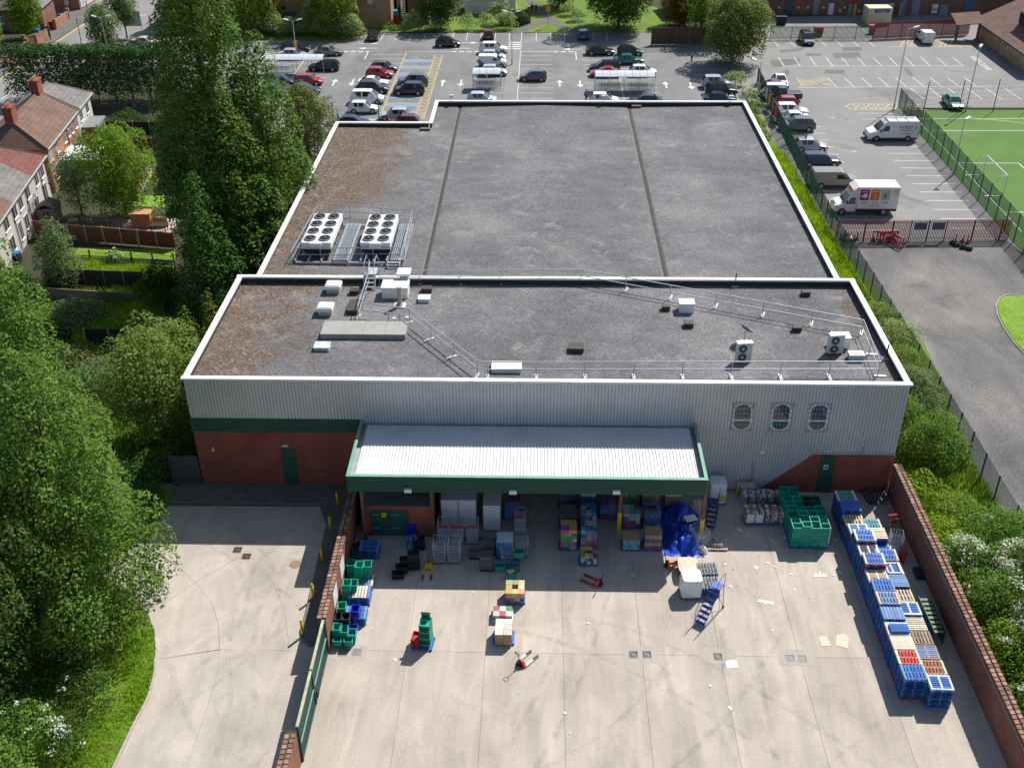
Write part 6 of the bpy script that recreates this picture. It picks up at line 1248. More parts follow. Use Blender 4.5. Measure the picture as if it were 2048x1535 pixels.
shelter(-40.6, -31.6, 154.6, 2.6, 'long perspex trolley shelter behind the red hatchback'); shelter(-9.5, -5.6, 147.6, 2.6, 'short perspex trolley shelter beside the walkway'); shelter(7.5, 15.7, 146.3, 2.8, 'wide perspex trolley shelter in the right bays')
for yy in (148.3, 149.1): trolleys(-9.0, -6.1, yy, 9, 'short shelter, '+('front' if yy < 149 else 'back')+' row')
for yy in (147.2, 148.2): trolleys(8.1, 11.2, yy, 9, 'left half of the wide shelter, '+('front' if yy < 148 else 'back')+' row'); trolleys(12.2, 15.2, yy, 9, 'right half of the wide shelter, '+('front' if yy < 148 else 'back')+' row')
trolleys(-40, -37, 155.8, 8, 'long shelter')
# lamp posts and signs
def lamp(p, h, label, heads=2, rz=0, arm=.7):
    t = thing('lamp_post', label, 'lamp post', p, rz); MB().tube([(0, 0, 0), (0, 0, h)], [.09, .05], 8).build('column', M_steel, t); MB().cyl(0, 0, 0, .9, .12, 8).build('base', M_steel, t)
    for s in ((-1, 1) if heads == 2 else (1,)):
        MB().tube([(0, 0, h-.05), (s*arm, 0, h+.15)], .035, 6).build('arm', M_steel, t); MB().cbox((s*(arm+.3), 0, h+.2), (.7, .32, .14), Matrix.Rotation(-s*.25, 3, 'Y')).build('lantern', MATS['white_plastic'], t)
    return t
lamp(G(1024, 130), 7.6, 'tall twin lamp post beside the walkway'); lamp(G(594, 120), 5.8, 'twin lamp post in front of the silver hatchback'); lamp(G(557, 182), 5.0, 'short twin lamp post by the poplar', rz=.5); lamp(G(218, 115), 6., 'twin lamp post behind the hedge by the entrance', rz=.2); lamp(G(1512, 215), 6.0, 'slim lamp post by the right parapet corner', 1, 2.6)
lamp(G(1787, 219), 10.4, 'tall floodlight mast at the corner of the pitch', 1, .1); lamp(G(1985, 190)*0+Vector((55.8, 138.7, 0)), 8.2, 'thin floodlight mast on the ball-stop fence', 1, 1.0, .1); lamp(G(1905, 350), 6.3, 'floodlight mast beside the goal', 1, .5, .15); lamp(G(1462, 100), 6., 'lamp post poking out of the right hand tree', 1, 2.9)
def sign(p, h, w_, hh, m, label, name='sign', posts=1, rz=0):
    t = thing(name, label, 'sign', p, rz)
    for s in ((0,) if posts == 1 else (-1, 1)): MB().tube([(s*w_*.45, .04, 0), (s*w_*.45, .04, h)], .04, 6).build('post', M_steel, t)
    MB().box(-w_/2, -.03, h-hh, w_/2, 0, h).build('panel', m, t); return t
sign(G(1096, 55), 3.4, .8, .8, mat('sign_orange', (.6, .3, .05), .5), 'orange notice on the tall pole in the park grass'); MB().tube([(0, .1, 0), (0, .1, 7)], .05, 6).build('tall_pole', M_steel, bpy.data.objects[-1] if False else [o for o in bpy.data.objects if o.get('label') == 'orange notice on the tall pole in the park grass'][0])
sign(G(1156, 66), 2.2, .7, .5, MATS['white_plastic'], 'small white sign behind the blue hatchback'); sign(G(758, 238), 3.0, .12, 2.9, mat('sign_teal', (.02, .2, .16), .5), 'tall green totem sign in the parent bays'); sign(G(270, 75), 4.2, 3.0, 2.4, mat('sign_back', (.4, .47, .46), .5), 'large grey-green sign board by the entrance', posts=2)
sign(G(140, 40), 3.2, .7, .7, mat('sign_white_black', (.5, .5, .5), .5), 'round-looking grey sign on a black pole on the pavement')
for x, y, lab in ((594, 112, 'orange banner on the lamp post by the silver hatchback'), (1514, 200, 'yellow notice on the lamp post at the fence end')):
    p = G(x, y); tag(MB().box(-.25, -.06, .8, .25, -.03, 2.4).box(-.25, -.03, 2.3, .25, .05, 2.36).build('banner', mat('banner_orange', (.6, .35, .06), .6), None, (p.x, p.y-.15, 0)), lab, 'banner')
bn = [(1535, 208, (.55, .5, .35), 'cream'), (1541, 222, (.6, .25, .05), 'orange'), (1548, 236, (.5, .15, .3), 'pink'), (1553, 248, (.45, .05, .05), 'red')]
for x, y, c_, nm in bn:
    p = G(x, y); tag(MB().box(-.03, -1.0, .5, 0, 1.0, 1.9).box(-.01, -1.05, 1.9, .02, 1.05, 1.95).build('fence_banner', mat('banner_'+nm, c_, .6, var=.3, scale=4), None, (p.x-.1, p.y, 0), .14), nm+' advertising banner tied to the green fence', 'banner', 'banners on the green fence')
# pitch markings and goal
marks('pitch_lines', mat('pitch_white', (.55, .6, .55), .8), [(48.5, 135.6, 95, 136.4), (49, 130.9, 95, 131.6), (48.5, 100, 48.5, 135.6), (48.5, 119.5, 55.5, 119.5), (55.5, 119.5, 55.5, 105), (48.5, 105, 62, 105)], .12, .026)
marks('pitch_arc', M_yellow, [(56+(k*.8), 135.5-.035*k*k, 56.8+k*.8, 135.5-.035*(k+1)**2) for k in range(10)], .12, .027)
def goal(p, rz, label, w_=3.6, h=2.0, d=1.5):
    t = thing('goal', label, 'goal', p, rz)
    MB().tube([(0, -w_/2, 0), (0, -w_/2, h)], .06, 8).build('post', M_wmet, t); MB().tube([(0, w_/2, 0), (0, w_/2, h)], .06, 8).build('post', M_wmet, t); MB().tube([(0, -w_/2-.06, h), (0, w_/2+.06, h)], .07, 8).build('crossbar', M_wmet, t)
    for s in (-1, 1): MB().tube([(0, s*w_/2, h), (-.7, s*w_/2, h), (-d, s*w_/2, .03), (0, s*w_/2, .03)], .03, 6).build('side_stay', M_steel, t)
    mb = MB()
    for k in range(13): yy = -w_/2+w_*k/12; mb.tube([(-.7, yy, h), (-d, yy, .03)], .009, 3)
    for k in range(8): q = k/7; mb.tube([(-.7-(d-.7)*q, -w_/2, h*(1-q)+.03), (-.7-(d-.7)*q, w_/2, h*(1-q)+.03)], .009, 3)
    for k in range(13): yy = -w_/2+w_*k/12; mb.tube([(0, yy, h), (-.7, yy, h)], .009, 3)
    mb.build('net', M_wgrey, t)['kind'] = 'stuff'
gp_ = (G(1938, 353)+G(1968, 372))/2; goal(Vector((50.0, 112.5, .02)), 0, 'white football goal with net near the pitch fence', 6.2, 2.3, 2.0); goal(Vector((64.5, 134.3, .02)), R(-90), 'second small goal at the edge of the pitch', 3.2, 1.8, 1.2)
# road works barriers and cones by the burgundy fence
M_bred = mat('barrier_red', (.55, .03, .03), .5, var=.1)
for k, (x, y, rz) in enumerate(((1772, 478, .1), (1787, 485, -1.1), (1760, 477, .05))):
    p = G(x, y); t = thing('road_barrier', ('red plastic barrier across the front of the fence', 'red plastic barrier turned end-on', 'red plastic barrier farthest left')[k], 'barrier', (p.x, p.y-.6, 0), rz, 'red barriers by the burgundy fence')
    for xx in np.linspace(-.9, .9, 6): MB().box(xx-.05, -.03, .15, xx+.05, .03, .95).build('bar', M_bred, t)
    MB().box(-1, -.04, .95, 1, .04, 1.1).build('top_rail', M_bred, t); MB().box(-1, -.04, .1, 1, .04, .2).build('bottom_rail', M_bred, t)
    for s in (-.75, .75): MB().box(s-.06, -.35, 0, s+.06, .35, .09).build('foot', M_dark, t)
    MB().box(-.3, -.045, .6, .3, -.031, .85).build('reflector', MATS['plate_white'], t)
for k, (x, y) in enumerate(((1905, 478), (1920, 478), (1930, 480), (1710, 474), (1742, 476))):
    p = G(x, y); t = thing('traffic_cone', 'traffic cone, '+('left of the right hand group', 'middle of the right hand group', 'red one at the right end of the group', 'lying left of the barriers', 'beside the barriers')[k], 'cone', (p.x, p.y-.7, 0), 0, 'traffic cones by the burgundy fence')
    MB().box(-.2, -.2, 0, .2, .2, .05).build('base', M_dark, t); MB().cyl(0, 0, .05, .4, .15, 10, r1=.09).cyl(0, 0, .56, .8, .07, 10, r1=.03).build('cone', mat('cone_red', (.6, .08, .03), .5), t); MB().cyl(0, 0, .4, .56, .095, 10, r1=.07).build('sleeve', MATS['plate_white'], t)
for k, (x, y) in enumerate(((1912, 492), (1925, 497), (1938, 500), (1905, 488))):
    p = G(x, y); heap(x, y, .35, .45, mat('black_sack', (.02, .02, .022), .35, bump=.6, bscale=9), 'black rubbish sack by the cones, '+('second', 'third', 'last', 'first')[k]+' in line', 'sack', 'rubbish_sack')
heap(1695, 478, .9, .5, MATS['black_sack'], 'black sheeting dumped left of the red barriers', 'sheeting', 'plastic_sheeting')
# ================================================================ HOUSES, GARDENS, FAR BUILDINGS
M_tileb = brick_mat('brown_roof_tiles', (.20, .125, .095), (.16, .10, .075), (.09, .06, .05), bw=.34, bh=.26); M_tileg = brick_mat('grey_roof_tiles', (.22, .20, .19), (.18, .165, .155), (.10, .09, .085), bw=.34, bh=.26); M_tiler = brick_mat('red_roof_tiles', (.20, .085, .07), (.165, .07, .058), (.09, .045, .04), bw=.34, bh=.26)
M_hbrick = brick_mat('orange_brick', (.42, .15, .085), (.34, .12, .07), (.3, .2, .15)); M_render = mat('pebbledash', (.52, .47, .42), .9, 0, .08, 1, dirt=.3, dirtcol=(.38, .34, .3), bump=.4); M_ybrick = brick_mat('buff_brick', (.44, .28, .14), (.36, .22, .11), (.36, .26, .17)); M_dbrick = brick_mat('dark_brick', (.24, .13, .085), (.19, .10, .065), (.2, .14, .1))
M_upvc = mat('white_upvc', (.7, .7, .69), .4, var=.04); M_pane = glass_mat('house_pane', (.05, .065, .075), .08)
def window(t, x, z, w, h, y=0, n=2):                  # on the local y = 0 wall, facing -y
    f = MB().box(x-w/2, y-.05, z, x+w/2, y-.002, z+h).build('window', M_upvc, t)
    for k in range(n): a = x-w/2+w*k/n+.06; MB().box(a, y-.062, z+.07, a+w/n-.12, y-.051, z+h-.07).build('pane', M_pane, f)
    MB().box(x-w/2-.08, y-.14, z-.1, x+w/2+.08, y-.002, z-.002).build('sill', M_upvc, f); return f
def hip_house(root, rz, x0, x1, D, eave, ridge, hips, label, wallm, roofs, wins, chim=(), name='house', ov=.35):
    # local x along the house, local y away from the garden front; roofs = [(xa, xb, material)]
    t = thing(name, label, 'house', (*root, 0), rz); MB().box(x0, 0, -.1, x1, D, eave).build('wall', wallm, t)
    rl0, rl1 = x0+hips[0], x1-hips[1]; mid = D/2; E0, E1 = x0-ov, x1+ov
    for xa, xb, m in roofs:
        mb = MB(); a, b = (E0 if xa <= x0 else xa), (E1 if xb >= x1 else xb); ra, rb = max(xa, rl0), min(xb, rl1)
        for s, yy in ((0, -ov), (1, D+ov)):
            q = [(a, yy, eave), (b, yy, eave), (rb, mid, ridge), (ra, mid, ridge)]; mb.quad(*(q if s == 0 else q[::-1]))
        if xa <= x0: mb.add([(E0, -ov, eave), (ra, mid, ridge), (E0, D+ov, eave)], [(0, 1, 2)])
        if xb >= x1: mb.add([(E1, -ov, eave), (E1, D+ov, eave), (rb, mid, ridge)], [(0, 1, 2)])
        r_ = mb.build('roof', m, t); MB().tube([(ra, mid, ridge), (rb, mid, ridge)], .12, 6).build('ridge_tiles', m, r_)
        if xa <= x0:
            for yy in (-ov, D+ov): MB().tube([(E0, yy, eave), (ra, mid, ridge)], .1, 6).build('hip_tiles', m, r_)
        if xb >= x1:
            for yy in (-ov, D+ov): MB().tube([(E1, yy, eave), (rb, mid, ridge)], .1, 6).build('hip_tiles', m, r_)
    MB().box(E0, -ov-.1, eave-.1, E1, -ov, eave+.02).build('gutter', M_wgrey, t)
    for x, z, w, h in wins: window(t, x, z, w, h)
    for cx_, wch in chim:
        c = MB().box(cx_-wch/2, mid-.45, ridge-.7, cx_+wch/2, mid+.45, ridge+1.3).box(cx_-wch/2-.08, mid-.53, ridge+1.3, cx_+wch/2+.08, mid+.53, ridge+1.5).build('chimney', M_brick, t)
        for k in range(int(wch/.36)): MB().cyl(cx_-wch/2+.22+k*.36, mid, ridge+1.5, ridge+1.85, .13, 8, r1=.11).build('chimney_pot', mat('clay_pot', (.45, .25, .14), .8, rnd=.2), c)
    return t
hA = hip_house((-53.5, 109.6), R(97.3), 0, 13.3, 7.4, 4.95, 7.4, (2.2, 0), 'brick terrace house with brown hipped roof and two chimneys', M_hbrick, [(0, 13.3, M_tileb)], [(1.0, 3.2, 1.2, 1.2), (3.6, 3.2, 1.3, 1.2), (7.0, 3.2, .8, 1.1), (8.8, 3.3, .7, .9), (10.4, 3.2, .8, 1.1), (12.2, 3.2, 1.0, 1.2), (12, .9, 1.3, 1.5), (9.2, .8, .9, 1.6), (2.4, .9, 1.6, 1.5)], ((2.7, 1.6), (12.9, 1.7)))
MB().tube([(8, -.1, .1), (8, -.1, 4.6)], .05, 6).tube([(6.8, -.1, 3.2), (8, -.1, 2.6)], .04, 6).build('soil_pipe', M_dark, hA)
hip_house((-53.5, 109.6), R(97.3), 13.33, 20, 7.4, 4.95, 7.38, (0, 3), 'rendered end house with grey roof in front of the hedge', M_render, [(13.33, 20, M_tileg)], [(15, 3.2, 1.2, 1.2), (18, 3.2, 1.2, 1.2), (18.2, .9, 1.2, 1.4)])
hB = hip_house((-50.3, 91.), R(99), -9, 16.3, 7.4, 4.95, 7.4, (0, 3.2), 'pale rendered terrace with patched brown and grey roof', M_render, [(-9, 3.5, M_tileb), (3.5, 10.4, M_tileg), (10.4, 16.3, M_tiler)], [(1.0, 3.2, 1.5, 1.2), (1.2, .9, 1.5, 1.5), (4.0, 3.2, 1.3, 1.2), (6.2, 3.2, 1.3, 1.2), (4.4, .8, .9, 1.8), (6.6, 1.0, 1.3, 1.4), (9, 3.2, 1.3, 1.2), (11, 1.0, 1.2, 1.5), (12.6, 3.2, 1.2, 1.2), (15, 3.2, 1.2, 1.2), (14.4, .8, 1.4, 1.8)])
for x in (3.2, 8.2, 13.8): MB().tube([(x, -.1, .1), (x, -.1, 4.8)], .05, 6).build('downpipe', M_dark, hB)
ex = thing('rear_extension', 'flat grey-roofed brick extension behind the end house', 'extension', (*G2(205, 290), 0), R(97)); MB().box(-1, 0, 0, 3, 5.2, 2.5).build('wall', M_hbrick, ex); MB().box(-1.2, -.2, 2.5, 3.2, 5.4, 2.65).build('roof', mat('flat_felt_grey', (.2, .215, .2), .9, var=.15), ex); window(ex, 1.0, .8, 2.6, 1.5, 0, 3)
wr = thing('lean_to', 'long white-roofed lean-to behind the brick terrace', 'lean-to', (*G2(140, 350), 0), R(97)); MB().box(-1.5, -3.6, 0, 3.0, 3.6, 2.1).build('wall', M_render, wr); MB().add([(-1.8, -3.8, 2.2), (3.2, -3.8, 2.2), (3.2, 3.8, 2.7), (-1.8, 3.8, 2.7), (-1.8, -3.8, 2.12), (3.2, -3.8, 2.12), (3.2, 3.8, 2.62), (-1.8, 3.8, 2.62)], [(0, 1, 2, 3), (7, 6, 5, 4), (0, 4, 5, 1), (1, 5, 6, 2), (2, 6, 7, 3), (3, 7, 4, 0)]).build('roof', mat('dull_white_sheet', (.62, .62, .58), .6, var=.06, dirt=.3), wr)
# gardens
struct('garden_lawn', MB().sheet(px([(95, 492), (350, 498), (350, 520), (100, 512)]), -.05), M_lush); struct('rough_lawn', MB().sheet(px([(100, 520), (350, 530), (300, 575), (95, 560)]), -.06), M_lush); struct('far_lawn', MB().sheet(px([(270, 390), (330, 390), (330, 415), (262, 410)]), -.05), M_lush); struct('wild_plot', MB().sheet(px([(150, 600), (330, 590), (330, 680), (150, 690)]), -.06), M_lush)
pt = bpy.data.objects.new('patio', None); C.objects.link(pt); pt['kind'] = 'structure'; pa, pb = G(115, 462), G(345, 462)
M_flag = [mat('patio_pink', (.42, .27, .23), .9, rnd=.2), mat('patio_pale', (.5, .45, .4), .9, rnd=.2)]
for i in range(13):
    for j in range(4): x = pa.x+i*.9; MB().box(x+.01, pa.y-.2+j*.9, -.08, x+.88, pa.y+.68+j*.9, -.02).build('flagstone', random.choice(M_flag), pt)
M_panel = mat('stained_fence', (.16, .055, .03), .85, 0, .2, 2, rnd=.12); M_dpanel = mat('dark_fence', (.035, .028, .022), .85, 0, .2, 2, rnd=.2); M_opanel = mat('orange_timber', (.48, .25, .09), .8, 0, .12, 3); M_old = mat('weathered_timber', (.20, .15, .10), .9, 0, .2, 3, rnd=.2); M_conpost = mat('concrete_post', (.4, .37, .32), .9)
def panel_fence(a, b, h, label, m, post=M_conpost, step=1.85, sag=0):
    d = b-a; L = d.length; n = max(1, round(L/step)); rz = math.atan2(d.y, d.x); t = thing('panel_fence', label, 'fence', a, rz)
    for k in range(n):
        x0, x1 = L*k/n+.06, L*(k+1)/n-.06; dz = -sag*k; mb = MB().box(x0, -.02, .05, x1, .02, h+dz)
        for q in range(12): zz = .08+q*(h-.1)/12; mb.box(x0, -.035, zz, x1, -.021, zz+(h-.1)/12*.55+dz*.0)
        mb.box(x0, -.045, h+dz, x1, .045, h+dz+.04).build('panel', m, t); MB().box(-.05, -.05, -.1, .05, .05, h+.08+dz).build('post', post, t, (L*k/n, 0, 0))
    MB().box(-.05, -.05, -.1, .05, .05, h+.05).build('post', post, t, (L, 0, 0)); return t
panel_fence(G(72, 474), G(352, 497), 1.75, 'red-brown panel fence with concrete posts across the gardens', M_panel, sag=.02); panel_fence(G(95, 566), G(290, 574), 1.5, 'dark boarded fence at the back of the rough lawn', M_dpanel, M_old); panel_fence(G(205, 272), G(335, 272), 1.8, 'black fence in the shade below the tall hedge', M_dpanel); panel_fence(G(225, 300), G(335, 305), 1.7, 'dark red fence behind the bright green maple', M_panel); panel_fence(G(95, 600), G(280, 612), 1.2, 'low grey fence in the shade of the wild plot', M_old, M_old); panel_fence(G(175, 690), G(270, 690), 1.5, 'black shed-side fence among the wild bushes', M_dpanel)
panel_fence(G(1302, 90), G(1402, 88), 2.6, 'brown timber fence at the far right corner of the car park', mat('brown_boards', (.13, .075, .05), .9, rnd=.15), M_old, 2.2); panel_fence(G(275, 400), G(305, 350), 1.4, 'pale timber fence running away from the maple', mat('pale_timber', (.45, .35, .23), .9), M_old)
tr = thing('trellis_fence', 'black trellis-topped picket fence across the lawn', 'fence', G(100, 524)); e_ = G(350, 538)-G(100, 524); L_ = e_.length; tr.rotation_euler = (0, 0, math.atan2(e_.y, e_.x)); tp_ = MB().box(-.035, 0, .05, .035, .02, 1.0).mesh('picket', M_dpanel)
for k in range(int(L_/.13)): put('picket', tp_, tr, (k*.13, 0, 0))
for z in (.2, .85, 1.12, 1.3): MB().box(0, .021, z, L_, .05, z+.035).build('rail', M_dpanel, tr)
for k in range(7): MB().box(-.06, .051, -.1, .06, .16, 1.5).build('post', M_dpanel, tr, (L_*k/6, 0, 0))
pk = palisade(G(160, 450), G(262, 452), 1.1, 'weathered picket fence beside the orange timber box', M_old, .17, .09, 'picket_fence')
sh_ = thing('garden_shed', 'small weathered timber shed behind the pale terrace', 'shed', (*G2(98, 452), 0), .1); MB().box(-.9, 0, 0, .9, 2.0, 1.8).build('wall', mat('shed_timber', (.30, .235, .17), .9, var=.15), sh_); MB().xprism([(-1.05, 1.75), (0, 2.3), (1.05, 1.75), (1.05, 1.82), (0, 2.38), (-1.05, 1.82)], -.1, 2.1).build('roof', mat('shed_felt', (.12, .1, .09), .9), sh_); MB().box(-.35, -.03, .1, .35, -.001, 1.6).build('door', M_old, sh_)
ob = thing('timber_store', 'orange timber store box on the patio', 'store box', (*G2(284, 456), 0)); MB().box(-1.0, 0, 0, 1.0, 1.2, 1.5).build('wall', M_opanel, ob); MB().box(-1.1, -.1, 1.5, 1.1, 1.3, 1.56).build('lid', M_opanel, ob)
for k in range(7): MB().box(-1.0+k*.287, -.025, .05, -1.0+k*.287+.25, -.001, 1.45).build('board', M_opanel, ob)
MB().box(1.1, .4, 0, 2.6, .46, 1.0).build('side_screen', M_opanel, ob)
tb = thing('garden_table', 'black garden table on the patio', 'table', (*G2(320, 462), 0)); MB().box(-.8, -.5, .7, .8, .5, .76).build('table_top', M_dark, tb); [MB().box(a-.04, b-.04, 0, a+.04, b+.04, .7).build('leg', M_dark, tb) for a in (-.7, .7) for b in (-.4, .4)]
tag(MB().box(-.8, -.04, .2, .8, 0, .9).box(-.8, 0, .2, .8, .06, .26).build('white_board', MATS['white_plastic'], None, (*G2(201, 448), 0)), 'white board propped against the picket fence', 'board')
la = thing('ladder', 'grey ladder hung along the red-brown fence', 'ladder', G(85, 487)); [MB().box(0, -.12, z, 3.6, -.07, z+.07).build('stile', M_steel, la) for z in (.5, .85)]; [MB().box(.15+k*.3, -.11, .571, .19+k*.3, -.08, .849).build('rung', M_steel, la) for k in range(12)]
for k, x in enumerate((22, 38)): p = G(x, 524); t = thing('wheelie_bin', 'blue-lidded wheelie bin by the pale terrace, '+('left' if k == 0 else 'right')+' one', 'bin', (p.x, p.y, 0), 0, 'blue-lidded bins'); MB().box(-.28, -.3, .05, .28, .3, 1.0).build('body', M_dark, t); MB().box(-.3, -.34, 1.0, .3, .34, 1.07).build('lid', mat('lid_blue', (.02, .15, .5), .4), t)
wl2 = thing('washing_line', 'washing line post with wire over the lawn', 'washing line', G(279, 500)); MB().tube([(0, 0, 0), (0, 0, 2.2)], .05, 6).build('post', M_old, wl2); MB().tube([(0, 0, 2.15), (-10, .6, 2.6)], .012, 4).build('wire', M_wgrey, wl2)
sg = thing('side_gate', 'tall grey steel gate left of the warehouse corner', 'gate', (-23.7, 57.0, 0)); MB().box(-1.0, 0, 0, .95, .08, 2.4).build('panel', mat('gate_steel', (.07, .08, .1), .6), sg); [MB().box(-1.0, -.04, z, .95, -.001, z+.08).build('rail', M_fgrey, sg) for z in (.5, 1.3, 2.2)]
# houses and walls across the road
hip_house((-92, 181), R(8), 0, 8.2, 8, 3.4, 6.2, (3.4, 3.4), 'low grey-roofed house across the road', M_dbrick, [(0, 8.2, M_tileg)], [(1.4, 1.1, .9, 1.2), (4.2, 1.1, 1.2, 1.2), (6.8, 1.1, .9, 1.2)]); hip_house((-97, 206), 0, 0, 10, 8, 5, 7.5, (2, 2), 'brick house at the top left corner of the view', M_hbrick, [(0, 10, M_tileb)], [(2, 3, 1.2, 1.2), (7, 3, 1.2, 1.2)])
shp = thing('corner_shop', 'brick corner shop with white glazed front beyond the pavement', 'shop', (-87, 196, 0)); MB().box(-4, 0, 0, 4, 9, 6).build('wall', M_hbrick, shp); MB().box(4.002, .5, .3, 4.06, 8, 2.6).build('shop_front', M_upvc, shp); [MB().box(4.061, .9+k*1.8, .6, 4.08, 2.4+k*1.8, 2.3).build('pane', glass_mat('shop_pane', (.4, .48, .52), .1), shp) for k in range(4)]
def low_wall(a, b, h, label, m=M_hbrick):
    d = b-a; t = thing('garden_wall', label, 'wall', a, math.atan2(d.y, d.x)); L = d.length; MB().box(0, -.12, -.1, L, .12, h).build('wall', m, t); MB().box(-.02, -.17, h, L+.02, .17, h+.08).build('coping', M_tile, t)
    for x in (0, L): MB().box(x-.25, -.25, -.1, x+.25, .25, h+.5).build('pier', m, t)
low_wall(G(112, 60), G(138, 38), 1.3, 'orange garden wall by the corner shop'); low_wall(G(52, 92), G(98, 75), 1.2, 'dark brick garden wall with blue bins behind it', M_dbrick); low_wall(G(14, 135), G(56, 97), 1.1, 'brick garden wall beside the willow at the far left'); low_wall(G(75, 93), G(98, 75), 1.4, 'short brick wall at the garden gateway')
for k, (x, y, c_) in enumerate(((44, 52, (.05, .2, .5)), (76, 73, (.05, .2, .5)), (106, 57, (.4, .02, .03)))): p = G(x, y); tag(MB().box(-.45, -.4, 0, .45, .4, 1.1).box(-.5, -.45, 1.1, .5, .45, 1.2).build('street_bin', mat('bin_colour_%d' % (c_[0] > .1), c_, .5), None, p), ('blue bin beside the low grey-roofed house', 'blue bin in the gateway of the garden wall', 'dark red bin against the orange garden wall')[k], 'bin')
for k, (x, y) in enumerate(((158, 12), (164, 9), (174, 16), (102, 80))): p = G(x, y); tag(MB().cyl(0, 0, 0, 1.1 if k < 3 else 2.5, .08, 8).cyl(0, 0, 1.1 if k < 3 else 2.5, 1.18 if k < 3 else 2.6, .1, 8).build('post', M_dark, None, p), 'black '+('bollard at the junction, left', 'bollard at the junction, middle', 'bollard at the junction, right', 'post beside the garden wall')[k], 'bollard')
p = G(165, 95); bl_ = thing('beacon_pole', 'black and yellow banded pole at the roadside', 'pole', p); [MB().cyl(0, 0, k*.5, k*.5+.498, .07, 8).build('band', M_safety if k % 2 else M_dark, bl_) for k in range(9)]
# brick units along the far edge
def unit(x0, x1, y, h, d, label, m, roof=True):
    t = thing('brick_unit', label, 'building', ((x0+x1)/2, y, 0)); MB().box(x0-t.location.x, 0, -.1, x1-t.location.x, d, h).build('wall', m, t); MB().box(x0-t.location.x-.1, -.1, h, x1-t.location.x+.1, d, h+.2).build('roof_edge', M_wgrey, t); return t
U1 = unit(-62, -25.2, 183.4, 8.5, 16, 'brown brick industrial unit behind the hedge bank', M_ybrick)
def onwall(t, Y, x0, y0, x1, y1, name, m, d=.06):
    a, b = W(x0, y1, Y), W(x1, y0, Y); return MB().box(a.x-t.location.x, -d, max(a.z, -.02), b.x-t.location.x, -.002, b.z).build(name, m, t)
M_bshut = mat('blue_shutter', (.07, .14, .22), .5, var=.12)
def shutter(t, Y, x0, y0, x1, y1, m):
    o = onwall(t, Y, x0, y0, x1, y1, 'roller_door', m); a, b = W(x0, y1, Y), W(x1, y0, Y); a.z = max(0, a.z)
    for k in range(8): MB().box(a.x-t.location.x, -.085, a.z+(b.z-a.z)*k/8, b.x-t.location.x, -.061, a.z+(b.z-a.z)*(k+.5)/8).build('slat', m, o)
shutter(U1, 183.4, 515, 32, 549, 56, M_bshut); shutter(U1, 183.4, 570, 24, 593, 52, M_bshut); onwall(U1, 183.4, 536, 18, 548, 22, 'notice', MATS['white_plastic']); onwall(U1, 183.4, 563, 13, 571, 19, 'light', M_trim); onwall(U1, 183.4, 610, -8, 622, 12, 'air_conditioner', M_wmet, .5); onwall(U1, 183.4, 735, -6, 745, 8, 'air_conditioner', M_wgrey, .4)
ac = MB().box(-.4, -.6, 0, .4, -.05, .9).build('meter_box', M_wmet, U1, (W(560, 52, 183.4).x-U1.location.x, 0, 0))
U2 = unit(-22.6, -19.2, 185.5, 5.0, 10, 'red brick gable beside the dark stair opening', M_dbrick); MB().xprism([(-1.9, 5.2), (1.9, 5.2), (1.9, 5.3), (0, 6.6), (-1.9, 5.3)], 0, 10).build('pitched_roof', M_tileg, U2)
st2 = thing('steel_stair', 'dark steel stair in the gap between brick units', 'stair', (-24, 188, 0)); [MB().box(-.7, k*.3, .2+k*.25, .7, k*.3+.3, .25+k*.25).build('tread', M_dark, st2) for k in range(16)]; [MB().box(s-.03, 0, .1, s+.03, 4.8, 4.4).build('stringer', M_dark, st2) for s in (-.75, .75)]
sk = thing('recycling_skip', 'tilted blue and red recycling container by the brick unit', 'container', G(786, 45), .3); MB().box(-1.0, -.7, 0, 1.0, .7, 1.3).build('body', M_bred, sk); MB().xprism([(-1.05, 1.3), (1.05, 1.3), (.9, 2.0), (-.9, 2.0)], -.75, .75).build('lid', mat('lid_sky', (.05, .25, .6), .4), sk)
yb2 = thing('timber_prop', 'leaning yellow timber frame beside the recycling container', 'frame', G(765, 50)); MB().cbox((0, 0, .6), (.12, .12, 1.6), Matrix.Rotation(.5, 3, 'Y')).build('leg', M_safety, yb2); MB().cbox((.8, 0, .5), (1.7, .1, .12), Matrix.Rotation(-.15, 3, 'Y')).build('beam', M_safety, yb2)
tr2 = unit(-13.5, -4.5, 193, 2.2, 6, 'low white garage wall with blue tarpaulin beyond the hedge', MATS['dull_white_sheet']); MB().box(-3.5, 1, 2.41, .2, 4.5, 2.7).build('blue_sheet', mat('sheet_blue', (.02, .2, .55), .4, bump=.6, bscale=3), tr2)
low_wall(G(1000, 48), G(1058, 46), 2.2, 'dark brick wall at the mouth of the footpath', M_dbrick)
U3 = unit(38.2, 84, 192.5, 8.5, 18, 'long brown brick workshop row behind the palisade fence', M_dbrick)
M_grshut = mat('grey_shutter', (.22, .26, .30), .5, var=.1); M_tshut = mat('teal_shutter', (.05, .10, .115), .5, var=.15)
for x0, x1, m in ((1568, 1588, M_tshut), (1624, 1641, M_grshut), (1752, 1770, M_bshut), (1820, 1843, M_grshut), (1925, 1953, M_bshut)): shutter(U3, 192.5, x0, -6, x1, 31, m)
onwall(U3, 192.5, 1655, 7, 1669, 30, 'door', M_upvc); onwall(U3, 192.5, 1695, 8, 1705, 30, 'door', mat('door_green', (.2, .3, .2), .5)); onwall(U3, 192.5, 1705.5, 8, 1714, 30, 'door', mat('door_yellow', (.6, .5, .1), .5)); onwall(U3, 192.5, 1878, 10, 1897, 30, 'door', M_grshut)
